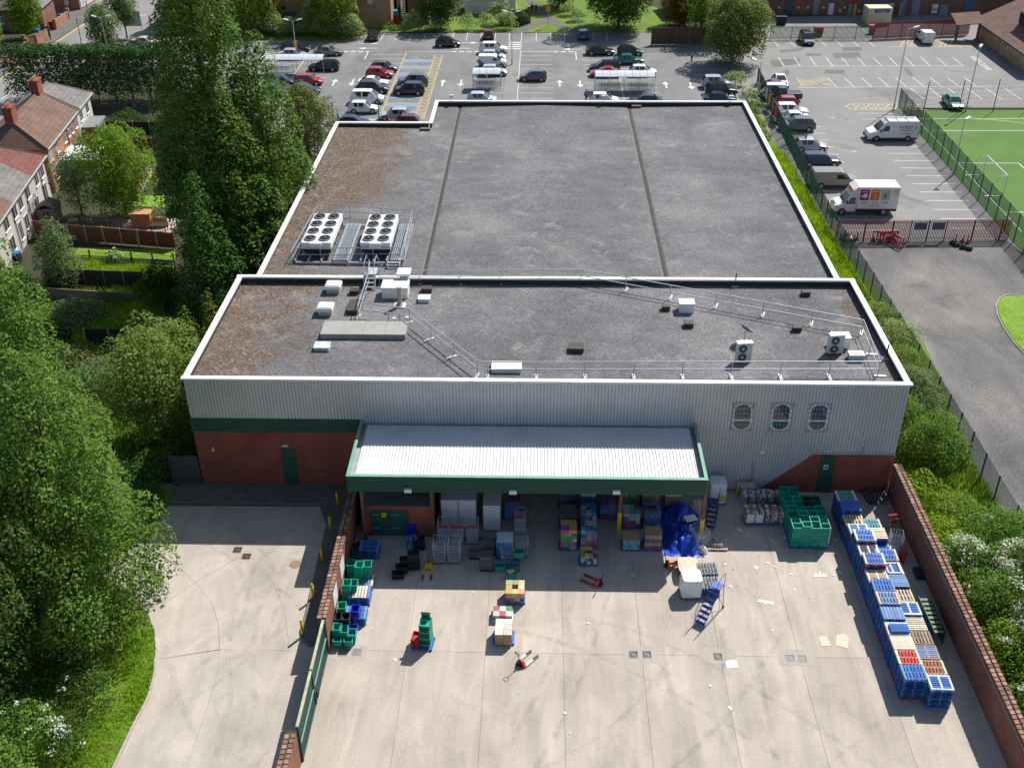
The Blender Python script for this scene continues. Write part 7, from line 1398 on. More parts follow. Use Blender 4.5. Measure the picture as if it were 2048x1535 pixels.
for x0, y0, x1, y1, m in ((1592, 1, 1603, 8, 'barrier_red'), (1702, 0, 1714, 6, 'barrier_red'), (1676, 18, 1684, 26, 'safety_yellow'), (1715, 19, 1722, 26, 'safety_yellow'), (1778, 7, 1789, 12, 'white_plastic'), (1862, 9, 1877, 27, 'white_plastic'), (1556, 14, 1561, 17, 'white_plastic'), (1594, 14, 1599, 17, 'white_plastic'), (1613, 14, 1618, 17, 'white_plastic'), (1644, 14, 1649, 17, 'white_plastic'), (1687, 14, 1692, 17, 'white_plastic')): onwall(U3, 192.5, x0, y0, x1, y1, 'notice', MATS[m], .04)
onwall(U3, 192.5, 1863, 17, 1876, 21, 'notice_stripe', mat('stripe_orange', (.6, .25, .03), .5), .055)
cn = thing('site_container', 'cream site container with a blue name board', 'container', G(1757, 50), .05); MB().box(-2, 0, 0, 2, 3, 2.7).build('body', mat('container_cream', (.55, .50, .34), .7, var=.1, dirt=.3), cn); MB().box(-1.0, -.05, 2.0, 1.5, -.002, 2.5).build('name_board', mat('board_blue', (.02, .08, .3), .5), cn); text('board_lettering', 'moduloc', .42, (.25, -.06, 2.25), (R(90), 0, 0), MATS['plate_white'], cn)
for x, y, w_, m, lab in ((1633, 70, 1.5, M_bred, 'red grit bin against the palisade fence'), (1740, 65, 1.0, M_bred, 'small red bin at the fence joint'), (1561, 50, 1.8, M_dark, 'black board on posts at the service entrance')): p = G(x, y); tag(MB().box(-w_/2, -.3, .3, w_/2, .3, 1.3).box(-w_/2-.05, -.35, 1.3, w_/2+.05, .35, 1.42).box(-w_/2+.1, -.2, 0, w_/2-.1, .2, .3).build('grit_bin', m, None, (p.x, p.y-(.9 if m is M_bred else 0), 0)), lab, 'bin')
p = G(1610, 28); tag(MB().cyl(0, 0, 0, 1.4, .4, 10).cyl(0, 0, 1.4, 1.5, .44, 10).build('blue_drum', mat('drum_blue', (.01, .05, .2), .5), None, p), 'dark blue drum by the workshop row', 'drum')
pl_ = palisade(G(1797, 40), G(1820, 22), 3.0, 'pale grey palisade panel between the workshop doors', M_grshut, .2, .09)
# tile-roofed pavilion on the right
pv = thing('pavilion', 'buff brick pavilion with a big brown tiled roof', 'building', (70.3, 156, 0)); D_ = 21
MB().box(0, 0, -.1, 13, D_, 3.0).build('wall', M_ybrick, pv)
rf_ = MB(); rf_.quad((-.9, -1, 2.75), (6.5, -1, 6.2), (6.5, D_+.8, 6.2), (-.9, D_+.8, 2.75)); rf_.quad((6.5, -1, 6.2), (14, -1, 2.75), (14, D_+.8, 2.75), (6.5, D_+.8, 6.2)); rf_.build('roof', M_tileb, pv); MB().box(-.95, -1, 2.6, -.85, D_+.8, 2.8).build('gutter', M_dark, pv)
MB().xprism([(0, 3.0), (13, 3.0), (6.5, 6.0)], 0, .2).build('gable', M_ybrick, pv); MB().box(2.2, 6, 4.4, 6, 12, 6.3).build('dormer', M_dark, pv); MB().quad((2.0, 5.7, 6.2), (6.8, 5.7, 7.6), (6.8, 12.3, 7.6), (2.0, 12.3, 6.2)).build('dormer_roof', M_tileb, pv)
for k in range(13): y = 1.2+k*1.45; f = MB().box(-.05, y-.28, 1.4, -.002, y+.28, 2.5).build('window', mat('beige_frame', (.5, .44, .34), .6), pv); MB().box(-.062, y-.18, 1.5, -.051, y+.18, 2.4).build('pane', M_pane, f)
pc = MB().quad((-4.6, 18.2, 2.6), (-.2, 18.2, 2.9), (-.2, 21.8, 3.9), (-4.6, 21.8, 3.6)).quad((-4.6, 18.2, 2.5), (-4.6, 21.8, 3.5), (-.2, 21.8, 3.8), (-.2, 18.2, 2.8)).build('porch_roof', M_tileb, pv); [MB().box(x-.15, 18.4, 0, x+.15, 18.7, 2.6).build('porch_post', M_dbrick, pv) for x in (-4.2, -.9)]
bg_ = hip_house((22.5, 190), R(6), 0, 11, 8, 2.8, 5.2, (3, 3), 'grey-roofed bungalow behind the far trees', M_hbrick, [(0, 11, M_tileg)], [(3, 1, 1.4, 1.1), (7.5, 1, 1.4, 1.1)]); unit(-60, 70, 232, 6, 12, 'far brick terrace beyond the far trees', M_dbrick); unit(84.5, 120, 186, 9, 20, 'brick block beyond the pavilion', M_ybrick)
# people
def person(p, rz, shirt, legs, label, hair=(.04, .03, .02), step=.12, vest=None, armup=0):
    me = bpy.data.meshes.new('body'); V = [(0, 0, .92), (0, 0, 1.12), (0, 0, 1.34), (0, 0, 1.46), (0, .01, 1.54), (0, .015, 1.66), (.1, 0, .86), (.11, step, .48), (.11, step*.6, .08), (.11, step*.6+.13, .04), (-.1, 0, .86), (-.11, -step*.6, .48), (-.11, -step*1.4, .09), (-.11, -step*1.4+.13, .04), (.19, 0, 1.4), (.25, -step*.5, 1.13), (.26, .08, .9), (-.19, 0, 1.4), (-.25, step*.5, 1.13), (-.26, .12, .9+armup)]
    E = [(0, 1), (1, 2), (2, 3), (3, 4), (4, 5), (0, 6), (6, 7), (7, 8), (8, 9), (0, 10), (10, 11), (11, 12), (12, 13), (2, 14), (14, 15), (15, 16), (2, 17), (17, 18), (18, 19)]; Rr = [.14, .13, .15, .065, .055, .095, .1, .07, .05, .045, .1, .07, .05, .045, .07, .05, .035, .07, .05, .035]
    me.from_pydata(V, E, []); o = bpy.data.objects.new('tmp', me); C.objects.link(o); sm = o.modifiers.new('s', 'SKIN')
    for i, r in enumerate(Rr): me.skin_vertices[0].data[i].radius = (r*(1.25 if i in (0, 1, 2) else 1), r)
    me.skin_vertices[0].data[0].use_root = True; o.modifiers.new('u', 'SUBSURF').levels = 2
    bm = bpy.data.meshes.new_from_object(o.evaluated_get(bpy.context.evaluated_depsgraph_get())); bpy.data.objects.remove(o)
    ms = [mat('cloth_%.2f_%.2f_%.2f' % shirt, shirt, .8), mat('cloth_%.2f_%.2f_%.2f' % legs, legs, .8), mat('skin', (.42, .25, .18), .6), mat('shoe', (.03, .03, .03), .6)]; bm.materials.clear(); [bm.materials.append(m) for m in ms]
    for f in bm.polygons:
        c = f.center; f.material_index = 3 if c.z < .11 else 1 if c.z < .93 and abs(c.x) < .2 else 2 if c.z > 1.49 or (abs(c.x) > .2 and c.z < 1.0) else 0; f.use_smooth = True
    t = thing('person', label, 'person', p, rz); put('body', bm, t); hb = MB().tube([(0, -.02, 1.66), (0, -.03, 1.73), (0, -.02, 1.775)], [.102, .095, .04], 10).build('hair', mat('hair_dark', hair, .8), t, smooth=True)
    if vest: MB().tube([(0, 0, 1.0), (0, 0, 1.2), (0, 0, 1.42)], [.2, .19, .16], 12, cap=False).build('vest', mat('hi_vis', (.45, .75, .05), .6), t)
    return t
person(G(1383, 124), R(200), (.2, .25, .1), (.03, .05, .12), 'person in a hi-vis vest and dark trousers standing by the trees', vest=1); person(G(984, 133), R(160), (.2, .25, .1), (.05, .05, .06), 'person in a hi-vis vest beside the small van', vest=1); person(G(1064, 27), R(10), (.02, .02, .025), (.02, .02, .025), 'person in black walking up the footpath, left one', step=.2); person(G(1072, 28), R(5), (.08, .09, .08), (.03, .03, .04), 'person in grey walking up the footpath, right one', step=.2); person(G(677, 247), R(-60), (.35, .42, .5), (.05, .06, .1), 'person in a pale blue shirt at the roof edge left'); person(G(1172, 205), R(-90), (.03, .1, .4), (.03, .04, .08), 'person in blue at the boot of the white hatchback')
# ================================================================ VEGETATION
def leaf_mesh(name, clumps, dens, size, m, up=.5, spread=.45, asp=.62, shell=.82):
    V = []; tot = 0
    for cx_, cy_, cz_, rx, ry, rz_ in clumps:
        r = (rx*ry*rz_)**(1/3); n = max(6, int(dens*12.57*r*r)); d = rng.normal(size=(n, 3)); d /= np.linalg.norm(d, axis=1)[:, None]; d[:, 2] = np.where(d[:, 2] < -.35, -d[:, 2], d[:, 2])
        q = d*np.array([rx, ry, rz_])*(shell+(1.08-shell)*rng.random((n, 1))**.6); V.append((np.array([cx_, cy_, cz_])+q, d)); tot += n
    P = np.concatenate([a for a, b in V]); D = np.concatenate([b for a, b in V]); n = len(P)
    N = D*.8+rng.normal(size=(n, 3))*spread; N[:, 2] += up; N /= np.linalg.norm(N, axis=1)[:, None]
    T = np.cross(N, rng.normal(size=(n, 3))); T /= np.linalg.norm(T, axis=1)[:, None]; B = np.cross(N, T); s = size*(.55+.8*rng.random((n, 1)))
    v = np.stack([P-T*s*.5, P+B*s*asp*.5, P+T*s*.5+N*s*.08, P-B*s*asp*.5], 1).reshape(-1, 3)
    me = bpy.data.meshes.new(name); me.vertices.add(4*n); me.vertices.foreach_set('co', v.astype(np.float32).ravel()); me.loops.add(4*n); me.loops.foreach_set('vertex_index', np.arange(4*n, dtype=np.int32)); me.polygons.add(n); me.polygons.foreach_set('loop_start', np.arange(0, 4*n, 4, dtype=np.int32)); me.polygons.foreach_set('loop_total', np.full(n, 4, dtype=np.int32)); me.materials.append(m); me.update(); return me
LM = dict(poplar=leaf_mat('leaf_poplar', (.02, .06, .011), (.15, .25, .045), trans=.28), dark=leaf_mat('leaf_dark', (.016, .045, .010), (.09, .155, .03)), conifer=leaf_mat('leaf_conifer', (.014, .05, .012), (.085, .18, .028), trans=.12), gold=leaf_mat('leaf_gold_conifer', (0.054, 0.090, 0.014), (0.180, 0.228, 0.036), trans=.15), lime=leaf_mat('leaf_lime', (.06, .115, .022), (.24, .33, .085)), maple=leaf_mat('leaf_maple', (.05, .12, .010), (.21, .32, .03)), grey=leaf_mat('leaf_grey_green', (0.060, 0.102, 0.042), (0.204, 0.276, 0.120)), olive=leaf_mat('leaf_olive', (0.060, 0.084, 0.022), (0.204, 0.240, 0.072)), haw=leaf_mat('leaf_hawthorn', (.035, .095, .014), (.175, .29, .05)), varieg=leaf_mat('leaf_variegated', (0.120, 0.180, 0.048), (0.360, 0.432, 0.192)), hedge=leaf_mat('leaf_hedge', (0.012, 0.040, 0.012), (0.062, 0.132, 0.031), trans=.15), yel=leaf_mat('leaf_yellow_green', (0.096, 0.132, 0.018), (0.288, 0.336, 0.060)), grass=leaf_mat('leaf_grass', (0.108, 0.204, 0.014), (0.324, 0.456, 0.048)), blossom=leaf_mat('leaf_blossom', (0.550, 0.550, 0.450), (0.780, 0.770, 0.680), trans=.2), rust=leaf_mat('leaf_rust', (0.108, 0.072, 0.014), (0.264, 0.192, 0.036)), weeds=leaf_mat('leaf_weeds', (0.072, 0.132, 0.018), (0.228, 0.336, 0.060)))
M_bark = mat('bark', (.10, .075, .05), .95, 0, .3, 4, bump=.8, bscale=12)
def profile(kind, t):
    if kind == 'poplar': return min(1, (t/.22))**.55*(max(0, 1-t)/.78)**.55 if t > .22 else (t/.22)**.5*.98
    if kind == 'broad': return min(1, .75+t*3)*max(0, 1-t)**.62*1.04
    if kind == 'cone': return max(.04, (1-t)**.8)*(min(1, t/.1)**.6)
    return max(.02, 1-abs(2*t-1)**2.6)**.5*(1 if t > .5 else .9)
def tree(x, y, h, r, kind, leaf, label, nc=60, cs=1.2, size=.22, dens=9, trunk=.15, name='tree', seed=0, z0=0, el=1.3, lean=(0, 0), cat='tree', group=None, ry=1.):
    rd = random.Random(seed+int(x*31+y*17)); t = thing(name, label, cat, (x, y, z0), 0, group); cl = []; b0 = h*trunk
    wts = []; lv = np.linspace(0, 1, 60); acc = np.cumsum([profile(kind, a)+.05 for a in lv]); acc /= acc[-1]
    for k in range(nc):
        u = (k+rd.random())/nc; tt = float(np.interp(u, acc, lv)); pr = profile(kind, tt)*r; a = k*2.39996+rd.uniform(-.4, .4)
        rr = pr*((rd.uniform(.62, 1.06) if kind == 'broad' else rd.uniform(.82, 1.04)) if rd.random() < .9 else rd.uniform(.1, .6)); c = cs*rd.choice([.5, .65, .8, .95, 1.1] if kind != 'broad' else [.45, .55, .7, .9, 1.15])*(.5+.5*pr/r); rr = max(0, rr-c*.35)
        cl.append((math.cos(a)*rr+lean[0]*tt, (math.sin(a)*rr)*ry+lean[1]*tt, min(h-c*.6, b0+(h-b0)*tt), c, c, c*el*rd.uniform(.8, 1.2)))
    for k in range(14): tt = (k+.6)/15; pr = profile(kind, tt)*r*(.6 if kind != 'broad' else .5); cl.append((lean[0]*tt, lean[1]*tt, b0+(h-b0)*tt, pr, pr*ry, max(pr*.8, h/18)))
    put('crown', leaf_mesh('crown', cl, dens, size, LM[leaf]), t)
    tb_ = MB().tube([(0, 0, -.2), (lean[0]*.2, lean[1]*.2, h*.3), (lean[0]*.8, lean[1]*.8, h*.8)], [max(.08, h*.018), max(.06, h*.013), .04], 8)
    for c in rd.sample(cl, min(14, len(cl))): s0 = max(.1*h, c[2]*.62); tb_.tube([(lean[0]*s0/h, lean[1]*s0/h, s0), (c[0]*.6, c[1]*.6, (s0+c[2])/2+.1), (c[0], c[1], c[2])], [h*.006+.02, h*.004+.015, .012], 5)
    tb_.build('trunk', M_bark, t); return t
def bush(x, y, rx, ry, h, leaf, label, size=.16, dens=14, name='bush', n=None, z0=0, flowers=0, cat='bush', group=None, seed=0):
    rd = random.Random(seed+int(x*13+y*7)); t = thing(name, label, cat, (x, y, z0), 0, group); cl = []; n = n or max(5, int(rx*ry*h*3.2+9))
    for k in range(n):
        a = k*2.39996; q = math.sqrt((k+.5)/n); c = rd.choice([.22, .3, .4, .5])*min(rx, ry, h*1.1); z = h*(1-.5*q*q)*rd.uniform(.5, 1.1)-c*.5; cl.append((math.cos(a)*q*rx*.85, math.sin(a)*q*ry*.85, max(c*.5, z), c*1.1, c*1.1, c))
    cl.append((0, 0, h*.42, rx*.8, ry*.8, h*.48)); put('foliage', leaf_mesh('foliage', cl, dens, size, LM[leaf]), t); MB().tube([(0, 0, -.1), (.05, .05, h*.5)], [.06, .03], 6).build('stem', M_bark, t)
    if flowers:
        fc = [(c[0]+rd.uniform(-.3, .3)*c[3], c[1]+rd.uniform(-.3, .3)*c[3], c[2]+c[5]*.75, c[3]*rd.uniform(.2, .5), c[3]*rd.uniform(.2, .5), c[5]*.3) for c in cl if rd.random() < flowers for _ in range(3)]
        if not fc: c = cl[0]; fc = [(c[0], c[1], c[2]+c[5]*.8, c[3]*.4, c[3]*.4, c[5]*.3)]
        put('blossom', leaf_mesh('blossom', fc, 24, .13, LM['blossom'], up=.6), t)['kind'] = 'stuff'
    return t
# the poplars beside the roof, the cypress and the garden trees
tree(-28.6, 89, 34, 5.0, 'poplar', 'poplar', 'tallest dense poplar rising out of the top of the picture', 300, 1.35, .27, 11, .02, 'poplar_tree', 1, el=1.6); tree(-24.7, 91, 21.5, 4.3, 'poplar', 'poplar', 'second poplar leaning over the rear roof edge', 170, 1.30, .27, 11, .03, 'poplar_tree', 2, el=1.4); tree(-26.6, 86.5, 17.5, 4.3, 'poplar', 'poplar', 'shorter poplar filling the gap above the roof corner', 140, 1.30, .27, 11, .03, 'poplar_tree', 3, el=1.4)
tree(-28.0, 80.6, 13.4, 3.7, 'cone', 'conifer', 'dark cone-shaped cypress beside the roof corner', 130, .95, .2, 14, .01, 'cypress_tree', 5, el=1.4); tree(-26.2, 74.5, 6.0, 1.6, 'cone', 'gold', 'small golden cypress left of the front roof, taller tip', 40, .6, .17, 15, .01, 'cypress_tree', 6); tree(-28.0, 73.6, 5.2, 1.4, 'cone', 'gold', 'small golden cypress, left and lower tip', 36, .55, .17, 15, .01, 'cypress_tree', 7)
tree(-27.0, 62.3, 8.8, 3.7, 'round', 'lime', 'fresh light green tree left of the warehouse wall', 90, 1.15, .2, 12, .04, 'lime_tree', 8); tree(-43.4, 103, 9.4, 3.9, 'round', 'maple', 'bright green round maple behind the brick terrace', 80, 1.10, .24, 12, .02, 'maple_tree', 9); tree(-48.3, 103.5, 6.6, 2.4, 'round', 'grey', 'grey-green little tree against the white lean-to', 26, 1.0, .2, 13, .02, 'garden_tree', 10)
tree(-43.6, 86.5, 6.8, 1.9, 'poplar', 'grey', 'slender pale green tree between the gardens', 40, .95, .2, 13, .02, 'slender_tree', 11, el=1.5); tree(-27.0, 118.5, 8.8, 3.6, 'round', 'olive', 'dark leafy tree at the back left roof corner', 50, 1.35, .25, 11, .06, 'roadside_tree', 12)
# the big trees of the near left
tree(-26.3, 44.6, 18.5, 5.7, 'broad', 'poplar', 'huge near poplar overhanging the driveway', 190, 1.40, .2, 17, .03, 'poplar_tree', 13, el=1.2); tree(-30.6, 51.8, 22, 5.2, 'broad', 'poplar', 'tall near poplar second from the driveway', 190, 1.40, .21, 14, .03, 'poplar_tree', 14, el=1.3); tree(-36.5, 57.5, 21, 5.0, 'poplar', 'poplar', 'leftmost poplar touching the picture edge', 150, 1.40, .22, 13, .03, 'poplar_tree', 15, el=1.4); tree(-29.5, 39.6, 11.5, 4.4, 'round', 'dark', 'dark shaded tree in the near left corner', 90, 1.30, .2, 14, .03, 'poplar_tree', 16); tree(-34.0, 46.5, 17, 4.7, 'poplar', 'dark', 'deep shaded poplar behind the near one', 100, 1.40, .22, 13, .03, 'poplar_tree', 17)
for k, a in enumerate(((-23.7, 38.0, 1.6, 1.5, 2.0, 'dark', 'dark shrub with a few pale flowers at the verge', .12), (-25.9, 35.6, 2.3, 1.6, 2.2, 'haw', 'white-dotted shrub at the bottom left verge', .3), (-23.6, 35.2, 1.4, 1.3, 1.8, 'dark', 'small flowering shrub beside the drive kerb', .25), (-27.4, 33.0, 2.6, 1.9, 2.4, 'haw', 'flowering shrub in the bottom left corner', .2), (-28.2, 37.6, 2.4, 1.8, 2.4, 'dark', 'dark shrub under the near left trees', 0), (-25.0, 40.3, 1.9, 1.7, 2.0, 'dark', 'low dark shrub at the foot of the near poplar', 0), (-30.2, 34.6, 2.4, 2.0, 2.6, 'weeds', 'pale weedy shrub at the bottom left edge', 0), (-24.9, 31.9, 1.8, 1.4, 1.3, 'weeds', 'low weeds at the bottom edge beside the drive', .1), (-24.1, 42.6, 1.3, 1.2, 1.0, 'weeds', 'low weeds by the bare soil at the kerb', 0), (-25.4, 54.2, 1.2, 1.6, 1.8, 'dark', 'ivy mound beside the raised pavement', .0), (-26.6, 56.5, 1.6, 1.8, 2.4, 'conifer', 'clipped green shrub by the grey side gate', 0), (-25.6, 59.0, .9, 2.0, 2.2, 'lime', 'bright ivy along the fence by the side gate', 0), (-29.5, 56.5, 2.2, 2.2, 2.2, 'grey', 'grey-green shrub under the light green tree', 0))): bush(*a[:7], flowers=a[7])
# wild bushes of the middle gardens
for k, a in enumerate(((-39.5, 79.5, 2.4, 2.2, 2.2, 'grey', 'tall olive bush by the low grey fence'), (-42.5, 77, 2.2, 2.0, 1.9, 'olive', 'olive bush left of the wild plot'), (-35.0, 78.6, 2.2, 1.8, 1.2, 'grass', 'bright yellow-green brambles in the wild plot'), (-32.2, 77.4, 2.0, 1.8, 2.0, 'olive', 'brownish bush right of the brambles'), (-38.0, 72.0, 2.6, 2.2, 2.0, 'olive', 'olive bush in front of the black fence'), (-34.0, 69.5, 2.4, 2.2, 1.9, 'grey', 'silvery bush below the black fence'), (-30.5, 72.0, 1.8, 1.8, 1.6, 'olive', 'dull bush beside the golden cypress'), (-33.8, 84.2, 2.0, 2.0, 3.4, 'dark', 'dark rounded shrub with pale spots left of the cypress'), (-39.5, 66.5, 2.8, 2.2, 2.3, 'grey', 'grey-green bush behind the leftmost poplar'), (-30.2, 67.2, 2.4, 1.8, 1.9, 'olive', 'olive scrub behind the light green tree'), (-34.5, 63.5, 2.6, 2.4, 2.2, 'olive', 'olive scrub between the poplars and the light green tree'), (-40.5, 91.2, 1.0, .8, 1.6, 'haw', 'pink-flowered rose bush on the trellis fence'), (-47.2, 99.3, 1.2, 1.0, 0.9, 'grey', 'small pale shrub beside the shed'), (-39.4, 101.2, .9, .8, 2.0, 'haw', 'white-flowered shrub beside the timber store'), (-47.5, 84.5, 2.2, 2.0, 2.6, 'poplar', 'leafy bush at the left picture edge'), (-31.0, 97, 2.5, 2.5, 4.5, 'dark', 'dark shrub behind the poplars'), (-44.5, 98.2, 2.0, 1.2, 1.2, 'dark', 'low dark shrubs under the maple'), (-36.6, 105.5, 2.2, 1.8, 3.2, 'dark', 'shaded shrub right of the maple'), (-46.5, 109.5, 2.2, 1.6, 2.2, 'dark', 'dark shrub behind the white lean-to'), (-40.0, 112, 2.6, 2.2, 1.7, 'olive', 'olive scrub below the dark red fence'), (-52.5, 131.5, 3.0, 1.5, 2.2, 'dark', 'dark undergrowth at the foot of the tall hedge, right part'), (-45.5, 128, 3.0, 2.0, 3.0, 'dark', 'dark undergrowth behind the poplars'))): bush(*a, size=.2, dens=11, flowers=.3 if k in (11, 13) else 0)
# tall evergreen hedge
hd_ = thing('conifer_hedge', 'tall dark evergreen hedge behind the terrace', 'hedge', (-60.5, 142.5, 0)); cl = []
for i in range(19):
    for j in range(7): u = -10.8+i*1.19+random.uniform(-.3, .3); z = 1.3+j*.85+random.uniform(-.2, .2); [cl.append((u, v*(1.75-.08*j)+random.uniform(-.25, .25), z, 1.0, .75, .95)) for v in (-1, 1)]
    for v in (-.9, 0, .9): cl.append((-10.8+i*1.19, v, 6.6+random.uniform(-.35, .4), .95, .8, .75))
put('foliage', leaf_mesh('foliage', cl, 13, .27, LM['hedge']), hd_); [MB().tube([(x, -1.0, 0), (x, -.6, 2.2)], .1, 6).build('stem', M_bark, hd_) for x in np.linspace(-9, 10, 9)]
# trees by the road and the far car park edge
for k, a in enumerate(((-69.0, 169.0, 6.5, 2.5, 'grey', 'pale round street tree beside the entrance'), (-67.8, 176.0, 8.0, 2.4, 'grey', 'street tree with bare stem by the sign board'), (-84.5, 176.5, 9.5, 3.0, 'maple', 'leafy tree across the road before the grey-roofed house'), (-86, 163.0, 7.5, 3.6, 'lime', 'weeping pale green tree at the far left edge'), (-60.5, 183, 8, 3.5, 'maple', 'bright green tree behind the poplar top'), (-48, 179.5, 10, 4.6, 'yel', 'yellow-green tree before the blue roller doors'), (-34.6, 178.8, 10.0, 4.6, 'yel', 'yellow-green tree standing in the variegated hedge'), (-16.8, 182.5, 8.0, 3.2, 'dark', 'dark evergreen tree among the clipped bushes'), (13.0, 183.5, 12.5, 6.4, 'poplar', 'big shady tree beside the park grass'), (23.5, 184.5, 6.2, 3.4, 'rust', 'rust-tinged bushy tree above the timber fence'), (29.5, 182, 8.5, 4.0, 'lime', 'fresh green tree at the far right corner'), (28.6, 161.5, 9.6, 4.8, 'olive', 'olive tree between the two car parks, nearer one'), (27.2, 174.5, 8.5, 3.8, 'haw', 'green tree between the two car parks, farther one'), (3.2, 199, 8, 3.6, 'dark', 'dark tree at the top of the footpath'), (-8.5, 196, 6, 2.5, 'haw', 'dark green tree by the low garage'), (-29.5, 205, 9, 4, 'poplar', 'tree over the roofs behind the brick units'))): tree(*a[:4], 'round', a[4], a[5], 44 if a[3] < 5 else 90, .42*a[3] if a[3] < 4.5 else 1.8, .32, 10, .03 if k not in (1, 4) else .25, 'broadleaf_tree', 30+k)
for k in range(8): x = -51.5+k*2.55; bush(x, 178.0+.25*(k % 3), 1.9, 1.6, 2.8+.5*(k % 2), 'varieg', ('first', 'second', 'third', 'fourth', 'fifth', 'sixth', 'seventh', 'eighth')[k]+' bush from the left of the variegated hedge bank', .25, 9, group='variegated hedge bank')
for k, a in enumerate(((-30.9, 176.6, 2.3, 1.8, 3.4, 'varieg', 'big rounded bush at the end of the variegated hedge'), (-21.2, 180.6, 1.9, 1.6, 3.2, 'varieg', 'clipped ball bush right of the recycling container'), (-12.4, 182, 1.5, 1.3, 2.8, 'varieg', 'clipped bush, left of the row of three'), (-9.2, 182, 1.7, 1.3, 2.8, 'varieg', 'clipped bush, middle of the row of three'), (-5.9, 182.6, 1.9, 1.4, 3.1, 'varieg', 'clipped bush, right of the row of three'), (-7.0, 186, 2.6, 1.4, 3.6, 'haw', 'white-flowering bush behind the clipped row'), (-3.4, 185.5, 1.5, 1.2, 2.4, 'conifer', 'dark green hedge block at the path corner'), (-24.8, 179.8, 2.2, .9, 1.4, 'lime', 'low clipped hedge before the recycling container'), (4.6, 192.2, 1.6, 1.4, 2.2, 'varieg', 'rounded bush beside the park grass, farther'), (6.2, 188.2, 1.5, 1.3, 2.2, 'varieg', 'rounded bush beside the park grass, nearer'), (-17.6, 180.8, 1.6, 1.2, 2.4, 'varieg', 'small clipped bush under the dark evergreen'), (27.4, 150.2, 1.7, 1.4, 2.0, 'varieg', 'pale bush at the end of the green fence'), (28.0, 142.8, 1.4, 1.3, 1.8, 'varieg', 'silvery bush at the roof corner'), (28.2, 138.6, 1.5, 1.6, 1.3, 'haw', 'green shrub behind the right parapet'), (27.8, 133.5, 1.2, 1.8, .9, 'weeds', 'low shrub in the verge by the parapet'), (27.4, 128.0, 1.2, 1.0, 1.0, 'olive', 'dull shrub before the verge gate'), (44, 176.9, 1.2, .6, .9, 'olive', 'ivy on the palisade fence'))): bush(*a, size=.25, dens=9, flowers=.8 if k == 5 else 0)
# shrubs of the right hand verge and the hawthorns behind the yard wall
for k, a in enumerate(((28.6, 79.5, 1.7, 1.9, 2.4, 'lime', 'bright green shrub at the right roof corner', 0), (29.3, 76.2, 1.8, 2.0, 2.4, 'varieg', 'pale shrub against the mesh fence', .15), (28.3, 72.2, 1.7, 2.2, 2.2, 'lime', 'yellow-green shrub below the pale one', 0), (28.0, 67.8, 2.2, 2.9, 2.6, 'grey', 'grey-green scrub beside the warehouse wall', 0), (26.0, 64.5, 1.8, 1.9, 3.1, 'haw', 'green shrub tight to the warehouse corner', 0), (27.3, 60.8, 2.3, 2.2, 3.3, 'haw', 'large rounded bush beyond the wall corner', 0), (25.6, 57.5, 1.4, 1.4, 1.2, 'grass', 'low weeds at the start of the yard wall', 0), (27.2, 54.6, 1.9, 1.9, 1.3, 'weeds', 'nettles between the wall and the mesh fence', 0), (25.6, 52.5, 1.8, 1.7, 1.2, 'grass', 'bright weeds behind the yard wall', .03), (28.6, 50.6, 2.4, 2.2, 3.1, 'haw', 'green bush at the fence above the hawthorns', .1), (25.9, 49.3, 1.7, 1.7, 2.4, 'haw', 'white hawthorn nearest the wall, farther one', 1.), (28.6, 47.2, 2.6, 2.2, 3.5, 'haw', 'hawthorn with white sprays by the mesh fence', .75), (26.4, 45.6, 2.2, 2.0, 2.9, 'haw', 'mostly green hawthorn behind the wall', .25), (28.6, 43.0, 2.6, 2.4, 3.5, 'haw', 'white hawthorn at the right picture edge', .95), (26.0, 41.7, 1.9, 2.0, 2.4, 'maple', 'dark gap bush low behind the wall', .1), (27.8, 39.2, 2.4, 2.2, 3.2, 'haw', 'white flowering hawthorn lower on the right', .8), (25.8, 37.4, 1.7, 2.2, 2.3, 'haw', 'green hawthorn leaning over the wall coping', .15), (27.0, 34.2, 2.2, 2.4, 3.0, 'olive', 'twiggy bush in the bottom right corner', .05), (25.4, 32.4, 1.6, 1.7, 3.2, 'maple', 'leafy shoots over the wall at the bottom right', 0))): bush(*a[:7], size=.15, dens=17, flowers=a[7])
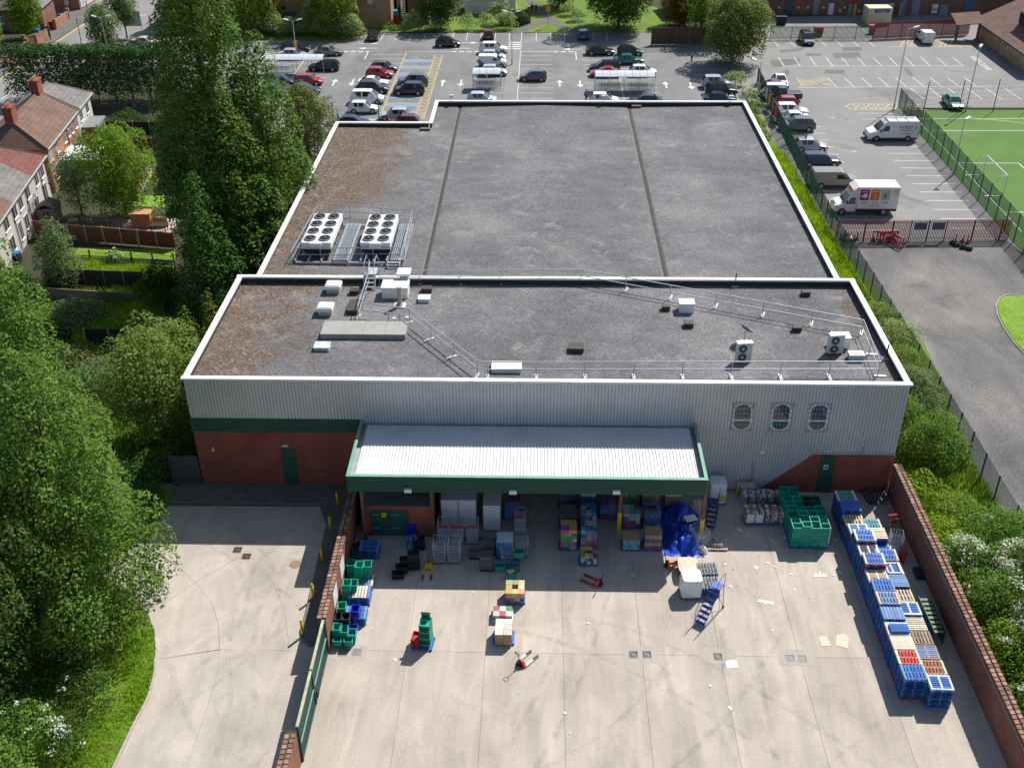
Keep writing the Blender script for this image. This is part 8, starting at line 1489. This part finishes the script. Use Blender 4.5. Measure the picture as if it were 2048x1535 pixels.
# grass with height: one mass each
def tufts(name, label, poly, n, h, leaf, w=.05, cat='grass', lean=.5):
    P = np.array([(a, b) for a, b in poly]); lo, hi = P.min(0), P.max(0); q = lo+(hi-lo)*rng.random((n*3, 2)); ins = np.zeros(len(q), bool); j = len(P)-1
    for i in range(len(P)):
        c = ((P[i, 1] > q[:, 1]) != (P[j, 1] > q[:, 1])) & (q[:, 0] < (P[j, 0]-P[i, 0])*(q[:, 1]-P[i, 1])/(P[j, 1]-P[i, 1]+1e-9)+P[i, 0]); ins ^= c; j = i
    q = q[ins][:n]; n = len(q); a = rng.random(n)*6.283; d = np.stack([np.cos(a), np.sin(a)], 1); L = h*(.4+.9*rng.random((n, 1))); pw = np.sin(q[:, :1]*1.3)*np.sin(q[:, 1:]*.9+1); L *= 1+.45*pw
    tip = q+d*L*lean*rng.random((n, 1)); s = np.stack([-d[:, 1], d[:, 0]], 1)*w; z0 = np.full((n, 1), -.05); v = np.stack([np.hstack([q-s, z0]), np.hstack([q+s, z0]), np.hstack([tip, L])], 1).reshape(-1, 3)
    me = bpy.data.meshes.new(name); me.vertices.add(3*n); me.vertices.foreach_set('co', v.astype(np.float32).ravel()); me.loops.add(3*n); me.loops.foreach_set('vertex_index', np.arange(3*n, dtype=np.int32)); me.polygons.add(n); me.polygons.foreach_set('loop_start', np.arange(0, 3*n, 3, dtype=np.int32)); me.polygons.foreach_set('loop_total', np.full(n, 3, dtype=np.int32)); me.materials.append(LM[leaf]); me.update(); return tag(put(name, me), label, cat, kind='stuff')
tufts('long_grass', 'long bright grass in the verge between parapet and mesh fence', [(23.2, 78), (29.4, 78), (29.2, 100), (28.9, 122), (26.5, 124), (22.6, 122), (22.6, 74)], 60000, .65, 'grass', .06); tufts('verge_weeds', 'mixed weeds between the yard wall and the mesh fence', [(24.0, 28), (31, 28), (30.3, 58), (29.8, 74), (23.8, 72), (24.0, 57)], 36000, .4, 'weeds', .05)
tufts('drive_grass', 'grass and weeds of the near left verge', [(x, y) for x, y in vp]+[(-30, vp[-1][1]), (-30, 46)], 42000, .26, 'grass', .035); tufts('garden_grass', 'rough grass behind the trellis fence', px([(100, 528), (350, 540), (300, 575), (95, 562)]), 22000, .6, 'grass', .06); tufts('plot_grass', 'wild grass between the olive bushes', px([(150, 600), (330, 590), (330, 690), (150, 690)]), 22000, .7, 'grass', .06); tufts('scrub_floor', 'weedy floor under the poplars and bushes', [(-48, 60), (-24, 60), (-23, 72), (-23, 86), (-34, 88), (-48, 84)], 40000, .5, 'weeds', .06); tufts('island_grass', 'mown grass of the rounded island', px([(2000, 598), (1994, 612), (1998, 630), (2010, 655), (2030, 685), (2060, 715), (2100, 720), (2100, 592)]), 12000, .1, 'grass', .03)
